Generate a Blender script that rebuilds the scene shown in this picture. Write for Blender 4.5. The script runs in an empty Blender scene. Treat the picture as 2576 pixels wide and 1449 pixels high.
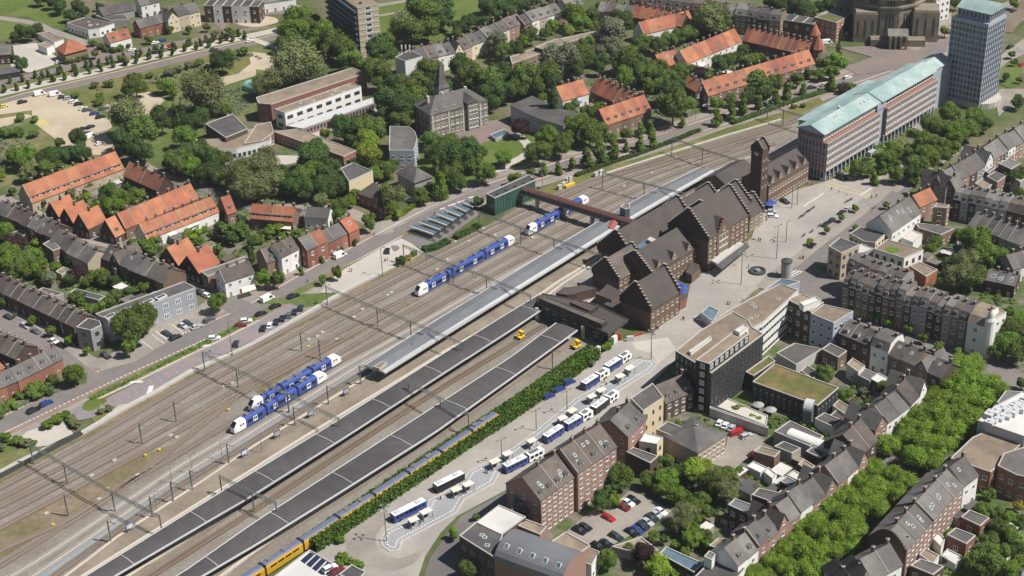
import bpy, math, random
from mathutils import Vector, Matrix
sc = bpy.context.scene
# ------------------------------------------------------------------ camera, sky, sun, exposure
CAMZ = 280.0; FOC = 4035.0; CX, CY = 1288.0, 724.5
R0 = Vector((0.99943346, -0.03365649, 0.0))
R1 = Vector((-0.01626601, -0.48302119, 0.87545756))
R2 = Vector((-0.02946483, -0.87496158, -0.483295))
cam_d = bpy.data.cameras.new('camera'); cam = bpy.data.objects.new('camera', cam_d)
sc.collection.objects.link(cam); sc.camera = cam
cam_d.sensor_width = 36; cam_d.lens = 36 * FOC / 2576; cam_d.clip_start = 1; cam_d.clip_end = 6000
cx_ = Vector((R0.x, R1.x, R2.x)); cy_ = -Vector((R0.y, R1.y, R2.y)); cz_ = -Vector((R0.z, R1.z, R2.z))
cam.matrix_world = Matrix(((cx_.x, cy_.x, cz_.x, 0), (cx_.y, cy_.y, cz_.y, 0), (cx_.z, cy_.z, cz_.z, CAMZ), (0, 0, 0, 1)))
w = bpy.data.worlds.new('World'); sc.world = w; w.use_nodes = True
nt = w.node_tree; bg = nt.nodes['Background']
sky = nt.nodes.new('ShaderNodeTexSky'); sky.sky_type = 'NISHITA'; sky.sun_disc = False
SUN_EL, SUN_AZ = math.radians(54), math.radians(108)
sky.sun_elevation = SUN_EL; sky.sun_rotation = SUN_AZ
nt.links.new(sky.outputs[0], bg.inputs[0]); bg.inputs[1].default_value = 0.05
sd = bpy.data.lights.new('sun', 'SUN'); sd.energy = 4.9; sd.angle = math.radians(0.5); sd.color = (1, 0.96, 0.9)
so = bpy.data.objects.new('sun', sd); sc.collection.objects.link(so)
sv = Vector((math.sin(SUN_AZ) * math.cos(SUN_EL), math.cos(SUN_AZ) * math.cos(SUN_EL), math.sin(SUN_EL)))
so.rotation_euler = sv.to_track_quat('Z', 'Y').to_euler(); so.location = (0, 500, 400)
sc.view_settings.view_transform = 'Standard'; sc.view_settings.look = 'None'
sc.view_settings.exposure = 0.31; sc.view_settings.gamma = 1
# ------------------------------------------------------------------ helpers
rnd = random.Random(7)
COL = sc.collection
def G(x, y, h=0.0):
    a, b = x - CX, y - CY
    d = (R0.x * a + R0.y * b + R0.z * FOC, R1.x * a + R1.y * b + R1.z * FOC, R2.x * a + R2.y * b + R2.z * FOC)
    t = (h - CAMZ) / d[2]
    return Vector((d[0] * t, d[1] * t, h))
TI = [0, 0]
def tile(i, j): TI[0] = i; TI[1] = j
def U(p):
    if len(p) == 4: return (644 * p[2] + p[0] / 4, 362.25 * p[3] + p[1] / 4)
    if len(p) == 3: return (p[0], p[1])
    return (644 * TI[0] + p[0] / 4, 362.25 * TI[1] + p[1] / 4)
def g(p, h=0.0): q = U(p); return G(q[0], q[1], h)
def px_per_m(v): 
    d = v - Vector((0, 0, CAMZ)); return FOC / (d.x * cz_.x * -1 + d.y * cz_.y * -1 + d.z * cz_.z * -1)
CAMP = Vector((0, 0, CAMZ))
class MB:
    def __init__(s): s.v = []; s.f = []; s.m = []
    def face(s, pts, m=0):
        n = len(s.v); s.v += [tuple(p) for p in pts]; s.f.append(tuple(range(n, n + len(pts)))); s.m.append(m)
    def box(s, x0, x1, y0, y1, z0, z1, m=0, bottom=False):
        P = [(x0, y0, z0), (x1, y0, z0), (x1, y1, z0), (x0, y1, z0), (x0, y0, z1), (x1, y0, z1), (x1, y1, z1), (x0, y1, z1)]
        n = len(s.v); s.v += P
        F = [(4, 5, 6, 7), (0, 1, 5, 4), (1, 2, 6, 5), (2, 3, 7, 6), (3, 0, 4, 7)]
        if bottom: F.append((3, 2, 1, 0))
        for f in F: s.f.append(tuple(n + i for i in f)); s.m.append(m)
    def obox(s, a, b, wd, z0, z1, m=0):       # box along a->b (xy), width wd
        d = Vector((b[0] - a[0], b[1] - a[1], 0)); L = d.length
        if L < 1e-6: return
        d /= L; q = Vector((-d.y, d.x, 0)) * wd / 2
        s.prism([(a[0] - q.x, a[1] - q.y), (b[0] - q.x, b[1] - q.y), (b[0] + q.x, b[1] + q.y), (a[0] + q.x, a[1] + q.y)], z0, z1, m)
    def prism(s, pts, z0, z1, m=0, mt=None, cap=True):
        if area(pts) < 0: pts = pts[::-1]
        n = len(s.v); k = len(pts)
        s.v += [(p[0], p[1], z0) for p in pts] + [(p[0], p[1], z1) for p in pts]
        for i in range(k):
            j = (i + 1) % k; s.f.append((n + i, n + j, n + k + j, n + k + i)); s.m.append(m)
        if cap: s.f.append(tuple(range(n + k, n + 2 * k))); s.m.append(m if mt is None else mt)
    def beam(s, a, b, t, m=0):
        a = Vector(a); b = Vector(b); d = (b - a).normalized()
        u = d.cross(Vector((0, 0, 1)));  u = Vector((1, 0, 0)) if u.length < .01 else u.normalized()
        v = d.cross(u).normalized(); u *= t / 2; v *= t / 2; n = len(s.v)
        for c in (a, b):
            for (i, j) in ((-1, -1), (1, -1), (1, 1), (-1, 1)): s.v.append(tuple(c + u * i + v * j))
        for i in range(4):
            j = (i + 1) % 4; s.f.append((n + i, n + j, n + 4 + j, n + 4 + i)); s.m.append(m)
        s.f.append((n + 3, n + 2, n + 1, n)); s.f.append((n + 4, n + 5, n + 6, n + 7)); s.m += [m, m]
    def lathe(s, prof, c=(0, 0), k=12, m=0, ph=0.0):
        n = len(s.v)
        for (r, z) in prof:
            for i in range(k):
                a = ph + 2 * math.pi * i / k; s.v.append((c[0] + r * math.cos(a), c[1] + r * math.sin(a), z))
        for q in range(len(prof) - 1):
            for i in range(k):
                j = (i + 1) % k; s.f.append((n + q * k + i, n + q * k + j, n + (q + 1) * k + j, n + (q + 1) * k + i)); s.m.append(m)
        s.f.append(tuple(n + (len(prof) - 1) * k + i for i in range(k))); s.m.append(m)
    def mesh(s, name, mats, smooth=False):
        me = bpy.data.meshes.new(name); me.from_pydata(s.v, [], s.f)
        for m in mats: me.materials.append(m)
        if len(mats) > 1: me.polygons.foreach_set('material_index', s.m)
        if smooth: me.polygons.foreach_set('use_smooth', [True] * len(me.polygons))
        me.update(); return me
    def obj(s, name, mats, parent=None, smooth=False):
        if not isinstance(mats, (list, tuple)): mats = [mats]
        return link(name, s.mesh(name, mats, smooth), parent)
def area(p):
    return sum(p[i][0] * p[(i + 1) % len(p)][1] - p[(i + 1) % len(p)][0] * p[i][1] for i in range(len(p))) / 2
def link(name, me, parent=None, loc=None, rz=0, scale=None):
    o = bpy.data.objects.new(name, me); COL.objects.link(o)
    if parent: o.parent = parent
    if loc is not None: o.location = loc
    if rz: o.rotation_euler = (0, 0, rz)
    if scale is not None: o.scale = scale
    return o
LABELS = {}
def tag(o, label, cat, group=None, kind=None):
    if label: o['label'] = label
    if cat: o['category'] = cat
    if group: o['group'] = group
    if kind: o['kind'] = kind
    return o
FOOT = []
def thing(name, label, cat, loc=(0, 0, 0), rz=0, group=None):
    o = bpy.data.objects.new(name, None); COL.objects.link(o); o.location = loc; o.rotation_euler = (0, 0, rz)
    o.empty_display_size = 1
    return tag(o, label, cat, group)
ONES = ['', 'first', 'second', 'third', 'fourth', 'fifth', 'sixth', 'seventh', 'eighth', 'ninth', 'tenth', 'eleventh', 'twelfth', 'thirteenth', 'fourteenth', 'fifteenth', 'sixteenth', 'seventeenth', 'eighteenth', 'nineteenth']
TENS = {2: 'twent', 3: 'thirt', 4: 'fort', 5: 'fift', 6: 'sixt'}
def nth(i):
    if i < 20: return ONES[i]
    t, r = divmod(i, 10)
    return TENS[t] + 'ieth' if r == 0 else TENS[t] + 'y-' + ONES[r]
# ------------------------------------------------------------------ materials
def mat(name, c, rough=.8, n1=0.25, s1=1.5, c2=None, s2=.15, rand=0.0, metal=0.0, spec=.3, stripe=None, brick=None):
    """c base; c2 large-scale second colour; n1 fine noise amount; rand per-object value change"""
    m = bpy.data.materials.new(name); m.use_nodes = True; t = m.node_tree; N = t.nodes; L = t.links
    b = N['Principled BSDF']; b.inputs['Roughness'].default_value = rough; b.inputs['Metallic'].default_value = metal
    b.inputs['Specular IOR Level'].default_value = spec
    tc = N.new('ShaderNodeTexCoord'); geo = N.new('ShaderNodeNewGeometry')
    def rgb(col):
        r = N.new('ShaderNodeRGB'); r.outputs[0].default_value = (*col, 1); return r.outputs[0]
    def noise(scale, det=3):
        n = N.new('ShaderNodeTexNoise'); n.inputs['Scale'].default_value = scale; n.inputs['Detail'].default_value = det
        L.new(geo.outputs['Position'], n.inputs['Vector']); return n.outputs['Fac']
    col = rgb(c)
    if c2:
        mx = N.new('ShaderNodeMix'); mx.data_type = 'RGBA'
        rmp = N.new('ShaderNodeValToRGB'); rmp.color_ramp.elements[0].position = .42; rmp.color_ramp.elements[1].position = .6
        L.new(noise(s2, 5), rmp.inputs[0]); L.new(rmp.outputs[0], mx.inputs[0]); L.new(col, mx.inputs[6]); L.new(rgb(c2), mx.inputs[7]); col = mx.outputs[2]
    if brick:
        bt = N.new('ShaderNodeTexBrick'); L.new(tc.outputs['Object'], bt.inputs['Vector'])
        bt.inputs['Scale'].default_value = brick[0]; bt.inputs['Color1'].default_value = (*c, 1); bt.inputs['Color2'].default_value = (*[q * .8 for q in c], 1)
        bt.inputs['Mortar'].default_value = (*[q * brick[1] for q in c], 1); bt.inputs['Mortar Size'].default_value = brick[2]
        col = bt.outputs['Color']
    if stripe:
        wv = N.new('ShaderNodeTexWave'); wv.bands_direction = stripe[2]; wv.inputs['Scale'].default_value = stripe[0]; wv.inputs['Distortion'].default_value = stripe[3] if len(stripe) > 3 else 0
        if len(stripe) > 4:
            mp = N.new('ShaderNodeMapping'); mp.inputs['Rotation'].default_value = (0, 0, stripe[4]); L.new(tc.outputs['Object'], mp.inputs['Vector']); L.new(mp.outputs[0], wv.inputs['Vector'])
        else: L.new(tc.outputs['Object'], wv.inputs['Vector'])
        mx = N.new('ShaderNodeMix'); mx.data_type = 'RGBA'; mx.blend_type = 'MULTIPLY'; mx.inputs[0].default_value = stripe[1]
        L.new(col, mx.inputs[6]); L.new(wv.outputs['Color'], mx.inputs[7]); col = mx.outputs[2]
    hs = N.new('ShaderNodeHueSaturation'); L.new(col, hs.inputs['Color'])
    ma = N.new('ShaderNodeMath'); ma.operation = 'MULTIPLY_ADD'; ma.inputs[1].default_value = n1 * 2.4; ma.inputs[2].default_value = 1 - n1 * 1.2
    L.new(noise(s1, 6), ma.inputs[0]); v = ma.outputs[0]
    if rand:
        oi = N.new('ShaderNodeObjectInfo'); mb = N.new('ShaderNodeMath'); mb.operation = 'MULTIPLY_ADD'
        mb.inputs[1].default_value = rand * 2; mb.inputs[2].default_value = 1 - rand; L.new(oi.outputs['Random'], mb.inputs[0])
        mc = N.new('ShaderNodeMath'); mc.operation = 'MULTIPLY'; L.new(v, mc.inputs[0]); L.new(mb.outputs[0], mc.inputs[1]); v = mc.outputs[0]
        mh = N.new('ShaderNodeMath'); mh.operation = 'MULTIPLY_ADD'; mh.inputs[1].default_value = rand * .1; mh.inputs[2].default_value = .5 - rand * .05
        L.new(oi.outputs['Random'], mh.inputs[0]); L.new(mh.outputs[0], hs.inputs['Hue'])
    L.new(v, hs.inputs['Value']); L.new(hs.outputs[0], b.inputs['Base Color'])
    return m
M = {}
def D(name, *a, **k): M[name] = mat(name, *a, **k); return M[name]
D('soil', (.075, .10, .03), .95, .35, .25, c2=(.15, .135, .08), s2=.03)
D('grass', (.085, .125, .022), .95, .25, .3, c2=(.12, .15, .035), s2=.04)
D('drygrass', (.16, .15, .05), .95, .35, .3, c2=(.10, .12, .03), s2=.06)
D('scrub', (.085, .125, .028), .95, .45, .35, c2=(.17, .155, .07), s2=.05)
D('sand', (.40, .33, .24), .95, .12, .3, c2=(.46, .39, .29), s2=.05)
D('asphalt', (.155, .145, .14), .9, .12, .4, c2=(.19, .175, .165), s2=.05)
D('roadgrey', (.17, .155, .147), .9, .14, .4, c2=(.20, .172, .16), s2=.05)
D('brickroad', (.215, .165, .148), .9, .15, .5, c2=(.18, .155, .142), s2=.08)
D('redpath', (.27, .17, .13), .9, .15, .6, c2=(.24, .19, .16), s2=.2)
D('paving', (.29, .26, .225), .9, .16, .5, c2=(.24, .215, .19), s2=.09)
D('plaza', (.345, .32, .285), .9, .14, .6, c2=(.29, .27, .245), s2=.05)
D('palepave', (.46, .42, .37), .9, .1, .4, c2=(.41, .38, .34), s2=.06)
D('darkroad', (.13, .12, .115), .9, .12, .4, c2=(.16, .15, .14), s2=.06)
D('purplepave', (.215, .20, .205), .9, .14, .6, c2=(.255, .21, .21), s2=.12)
D('pinkmark', (.46, .24, .20), .9, .2, 1.5)
D('whitemark', (.62, .60, .57), .8, .2, 1.5)
D('yellowmark', (.50, .43, .16), .8, .2, 1.5)
D('ballast', (.20, .175, .148), .95, .3, .9, c2=(.235, .212, .185), s2=.06)
D('ballastblue', (.235, .262, .275), .95, .25, .9, c2=(.26, .28, .285), s2=.08)
D('bedbrown', (.155, .112, .08), .95, .3, .9, c2=(.19, .155, .12), s2=.04)
D('bedgrey', (.205, .18, .15), .95, .3, .9, c2=(.16, .125, .095), s2=.05)
D('weeds', (.15, .13, .07), .95, .4, .5, c2=(.22, .165, .115), s2=.08)
D('gardens', (.07, .105, .03), .95, .5, .5, c2=(.16, .145, .11), s2=.12)
D('platform', (.26, .22, .17), .9, .2, .5, c2=(.20, .165, .13), s2=.08)
D('platedge', (.52, .46, .37), .8, .08, 1)
D('wallpale', (.44, .42, .38), .85, .15, .5)
D('rail', (.16, .10, .07), .6, .2, 1, metal=.3)
D('railshine', (.62, .57, .50), .4, .1, 1, metal=.4)
D('sleeper', (.54, .46, .38), .9, .2, 2)
D('sleeperwood', (.12, .085, .06), .9, .2, 2)
D('sleeperdull', (.25, .205, .17), .9, .2, 2)
# roofs
D('orange', (.42, .16, .085), .85, .26, .35, c2=(.33, .135, .08), s2=.2, rand=.14, stripe=(1.4, .18, 'Y'))
D('orange2', (.34, .125, .07), .85, .28, .35, c2=(.24, .11, .075), s2=.2, rand=.15, stripe=(1.4, .18, 'Y'))
D('slate', (.105, .098, .094), .8, .25, .5, c2=(.14, .128, .118), s2=.15, rand=.22, stripe=(1.6, .2, 'Y'))
D('brownroof', (.13, .107, .092), .85, .28, .5, c2=(.10, .084, .076), s2=.15, rand=.2, stripe=(1.6, .2, 'Y'))
D('greyroof', (.19, .178, .165), .85, .25, .5, c2=(.14, .13, .12), s2=.12, rand=.15, stripe=(1.6, .18, 'Y'))
D('darkroof', (.07, .068, .07), .8, .2, .5, c2=(.09, .085, .082), s2=.12, rand=.2)
D('tanroof', (.20, .16, .12), .9, .22, .4, c2=(.26, .205, .15), s2=.1, rand=.1)
D('whiteroof', (.62, .60, .57), .8, .12, .4, c2=(.5, .49, .47), s2=.1, rand=.08)
D('stationroof', (.088, .075, .067), .85, .2, .3, c2=(.075, .065, .06), s2=.08, stripe=(1.6, .15, 'Y'))
D('sedum', (.11, .115, .035), .95, .45, .4, c2=(.17, .125, .055), s2=.12)
D('copper', (.25, .36, .345), .7, .22, .3, c2=(.36, .44, .42), s2=.08, stripe=(.8, .12, 'X'))
D('copperteal', (.20, .42, .35), .7, .14, .3)
# walls
D('brickred', (.26, .115, .08), .9, .2, .9, rand=.2)
D('brickdark', (.085, .056, .046), .9, .22, .9, rand=.25)
D('brickbrown', (.20, .135, .10), .9, .2, .9, rand=.2)
D('brickpink', (.29, .18, .145), .9, .18, .9, rand=.12)
D('white', (.72, .71, .68), .8, .08, .6, rand=.06)
D('cream', (.62, .53, .36), .85, .1, .6, rand=.08)
D('tanwall', (.42, .34, .25), .85, .14, .6, rand=.1)
D('greywall', (.30, .29, .28), .85, .14, .6, rand=.15)
D('silver', (.42, .44, .48), .45, .08, .5, metal=.35)
D('blackwall', (.035, .033, .033), .7, .15, .6)
D('stone', (.24, .205, .155), .9, .25, .4, c2=(.17, .148, .115), s2=.15)
D('bluegrey', (.34, .37, .43), .75, .08, .5)
D('concrete', (.45, .43, .40), .85, .15, .5)
D('frame', (.75, .74, .70), .6, .05, 2)
D('frametan', (.62, .54, .40), .7, .05, 2)
D('framedark', (.09, .09, .095), .6, .05, 2)
D('framegrey', (.36, .37, .39), .6, .05, 2)
D('offbrick', (.27, .145, .11), .9, .2, .9)
D('stbrick', (.15, .098, .075), .9, .22, .7)
D('glass', (.035, .045, .055), .12, .2, .3, spec=.6, rand=.3)
D('glassblue', (.10, .15, .18), .12, .3, .3, spec=.7, rand=.3)
D('glassgreen', (.03, .11, .08), .2, .3, .4, spec=.7)
D('coping', (.30, .28, .25), .85, .15, .5)
D('chimney', (.15, .085, .065), .9, .2, 1, rand=.3)
D('doorm', (.20, .13, .09), .7, .1, 1, rand=.6)
D('steel', (.30, .32, .31), .5, .1, 1, metal=.3)
D('darksteel', (.06, .065, .06), .6, .1, 1)
D('polegrey', (.15, .17, .15), .6, .1, 1)
D('tyre', (.02, .02, .02), .8, .05, 1)
D('canrib', (.05, .046, .048), .85, .3, .3)
D('asphaltroof', (.125, .115, .115), .85, .2, .25, c2=(.09, .083, .083), s2=.04, stripe=(.62, .4, 'Y', .5, -.745))
D('zinc', (.165, .17, .18), .5, .12, .4, c2=(.14, .145, .155), s2=.1)
D('zinclight', (.50, .51, .51), .5, .08, .4)
D('trainblue', (.045, .08, .30), .35, .06, .5, spec=.5)
D('trainwhite', (.82, .82, .80), .3, .04, .5, spec=.5)
D('trainyellow', (.55, .32, .025), .35, .08, .5, spec=.5)
D('traindark', (.01, .011, .015), .25, .05, .5, spec=.5)
D('traingrey', (.16, .16, .17), .6, .2, 1)
D('trainbluegrey', (.13, .15, .22), .5, .15, .6)
D('rust', (.30, .10, .075), .8, .2, .6)
D('trunk', (.09, .07, .05), .9, .3, 2)
D('solar', (.02, .03, .06), .25, .1, 1, spec=.6)
D('skin', (.45, .28, .2), .7, .05, 2)
D('yellow', (.72, .50, .03), .6, .1, 1)
D('redpaint', (.50, .03, .025), .5, .1, 1)
D('awning', (.66, .60, .52), .8, .08, 1)
D('terrace', (.50, .47, .42), .85, .1, .6)
for n, c in dict(black=(.012, .013, .016), white=(.78, .78, .77), silver=(.42, .43, .45), grey=(.11, .115, .125), blue=(.025, .05, .22), red=(.42, .015, .02), darkred=(.16, .012, .016), yellow=(.70, .70, .08), dark=(.03, .035, .045), beige=(.50, .45, .36)).items():
    M['car_' + n] = mat('car_' + n, c, .25, .04, 1, spec=.6)
def leafmat(name, c, rand=.22):
    m = mat(name, c, .8, .38, .45, c2=tuple(q * f for q, f in zip(c, (1.35, 1.25, 1.2))), s2=.35, rand=rand, spec=.15)
    t = m.node_tree; b = t.nodes['Principled BSDF']; o = t.nodes['Material Output']
    tr = t.nodes.new('ShaderNodeBsdfTranslucent'); mx = t.nodes.new('ShaderNodeMixShader'); mx.inputs[0].default_value = .22
    src = b.inputs['Base Color'].links[0].from_socket; t.links.new(src, tr.inputs[0])
    t.links.new(b.outputs[0], mx.inputs[1]); t.links.new(tr.outputs[0], mx.inputs[2]); t.links.new(mx.outputs[0], o.inputs[0])
    M[name] = m
leafmat('L_mid', (.10, .15, .032)); leafmat('L_dark', (.062, .105, .028)); leafmat('L_bright', (.115, .19, .028))
leafmat('L_olive', (.14, .165, .065)); leafmat('L_lime', (.17, .24, .03)); leafmat('L_purple', (.05, .028, .03)); leafmat('L_avenue', (.135, .215, .026), .15)
leafmat('L_grey', (.14, .165, .10)); leafmat('L_yellow', (.30, .27, .04)); leafmat('L_hedge', (.075, .135, .022), .05)
LCOL = dict(m=('L_mid', 'mid-green'), d=('L_dark', 'dark green'), b=('L_bright', 'bright green'), o=('L_olive', 'olive-green'), l=('L_lime', 'lime-green'), p=('L_purple', 'purple-leaved'), a=('L_avenue', 'vivid green'), g=('L_grey', 'grey-green'), y=('L_yellow', 'yellow'))
# ------------------------------------------------------------------ builders
def winmesh(fm, gm, bars=1, sill=True):
    b = MB(); f = .12
    b.face([(0, -.05, 0), (1, -.05, 0), (1, -.05, 1), (0, -.05, 1)], 0)
    b.face([(0, -.05, 1), (1, -.05, 1), (1, 0, 1), (0, 0, 1)], 0)
    b.face([(0, 0, 0), (0, -.05, 0), (0, -.05, 1), (0, 0, 1)], 0); b.face([(1, -.05, 0), (1, 0, 0), (1, 0, 1), (1, -.05, 1)], 0)
    n = bars + 1; gw = (1 - f * (n + 1) * .8) / n
    for i in range(n):
        x0 = f * .8 + i * (gw + f * .8)
        b.face([(x0, -.058, .1), (x0 + gw, -.058, .1), (x0 + gw, -.058, .9), (x0, -.058, .9)], 1)
    if sill: b.box(-.06, 1.06, -.14, 0, -.08, 0, 0, True)
    return b.mesh('window', [M[fm], M[gm]])
WM = dict(w=winmesh('frame', 'glass'), d=winmesh('framedark', 'glass', 1, False), t=winmesh('frametan', 'glass', 1), g=winmesh('framegrey', 'glass', 0, False),
          n=winmesh('frame', 'glass', 0), b=winmesh('frame', 'glassblue', 2, False), p=winmesh('framedark', 'glass', 0, False))
def doormesh():
    b = MB(); b.box(0, 1, -.08, 0, 0, 1, 0); b.box(.1, .9, -.11, -.08, .05, .93, 1)
    return b.mesh('door', [M['frame'], M['doorm']])
DM = doormesh()
def chimmesh():
    b = MB(); b.box(-.5, .5, -.4, .4, -1.2, 1.2, 0); b.box(-.56, .56, -.46, .46, 1.2, 1.36, 1); b.box(-.3, -.05, -.15, .15, 1.36, 1.75, 2); b.box(.08, .32, -.15, .15, 1.36, 1.7, 2)
    return b.mesh('chimney', [M['chimney'], M['concrete'], M['brickdark']])
CHM = chimmesh()
def skymesh():
    b = MB(); b.box(-.5, .5, -.5, .5, -.3, .06, 0); b.box(-.4, .4, -.4, .4, .06, .08, 1); return b.mesh('skylight', [M['frame'], M['glassblue']])
SKM = skymesh()
def dormmesh(rm, wm, fm='frame'):
    b = MB(); b.box(0, 1, 0, 2.2, 0, 1, 0); b.box(-.1, 1.1, -.15, 2.4, 1, 1.08, 1); b.face([(.12, -.02, .15), (.88, -.02, .15), (.88, -.02, .88), (.12, -.02, .88)], 2)
    b.face([(.47, -.03, .15), (.53, -.03, .15), (.53, -.03, .88), (.47, -.03, .88)], 0)
    return b.mesh('dormer', [M[wm], M[rm], M['glass']])
DOM = dict(w=dormmesh('slate', 'frame'), s=dormmesh('slate', 'slate'), r=dormmesh('brownroof', 'white'))
def windows(parent, wins):
    """wins: (pos(local), rotz, w, h, kind); first 100 as parts, the rest one stuff part"""
    if len(wins) > 100:
        mw = parent.matrix_world if False else Matrix.Translation(parent.location) @ Matrix.Rotation(parent.rotation_euler.z, 4, 'Z')
        wins = sorted(wins, key=lambda a: ((mw @ Vector(a[0])) - CAMP).length)
        rest = wins[100:]; wins = wins[:100]
        b = MB(); mats = []
        for (p, rz, w, h, k) in rest:
            me = WM[k]; off = len(b.v); R = Matrix.Translation(p) @ Matrix.Rotation(rz, 4, 'Z') @ Matrix.Diagonal((w, 1, h, 1))
            for v in me.vertices: b.v.append(tuple(R @ v.co))
            for mt in me.materials:
                if mt not in mats: mats.append(mt)
            for pl in me.polygons:
                b.f.append(tuple(off + i for i in pl.vertices)); b.m.append(mats.index(me.materials[pl.material_index]))
        o = b.obj('window', mats, parent); o['kind'] = 'stuff'
    for (p, rz, w, h, k) in wins: link('window', WM[k], parent, p, rz, (w, 1, h))
def facade(a, b, h, kind='w', step=2.6, ww=1.2, wh=1.5, floors=None, z0=1.0, fh=3.0, skip_ground=False, end=.6):
    """window list on the wall a->b (outer face to the right of a->b)"""
    a = Vector((a[0], a[1], 0)); b = Vector((b[0], b[1], 0)); d = b - a; L = d.length
    if L < 1.6 or h < 2: return []
    d /= L; rz = math.atan2(d.y, d.x); n = max(1, int((L - end) / step)); st = L / n; fl = floors or max(1, int((h - .4) / fh)); out = []
    fhh = (h - z0 * .2) / fl
    for k in range(fl):
        if k == 0 and skip_ground: continue
        z = k * fhh + min(z0, fhh - wh - .2)
        for i in range(n):
            p = a + d * (st * (i + .5) - ww / 2); out.append(((p.x, p.y, z), rz, ww, min(wh, fhh - .5), kind))
    return out
def faces_cam(o, a, b):
    """is the outer face right of local a->b of empty o turned to the camera"""
    m = Matrix.Translation(o.location) @ Matrix.Rotation(o.rotation_euler.z, 4, 'Z')
    A = m @ Vector((a[0], a[1], 0)); B = m @ Vector((b[0], b[1], 0)); d = B - A; n = Vector((d.y, -d.x, 0))
    return n.dot(CAMP - A) > 0
RN = dict(orange='orange', orange2='russet', slate='slate', brownroof='brown', greyroof='grey', darkroof='black', tanroof='tan', whiteroof='white', stationroof='brown', sedum='mossy', asphaltroof='dark', zinc='zinc', copper='copper')
WN = dict(brickred='red-brick', brickdark='dark-brick', brickbrown='brown-brick', brickpink='pink-brick', white='white', cream='cream', tanwall='tan', greywall='grey', silver='silver', blackwall='black', stone='stone', bluegrey='blue-grey', concrete='concrete', glassgreen='green glass')
UC = {}
CH = rnd
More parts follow.
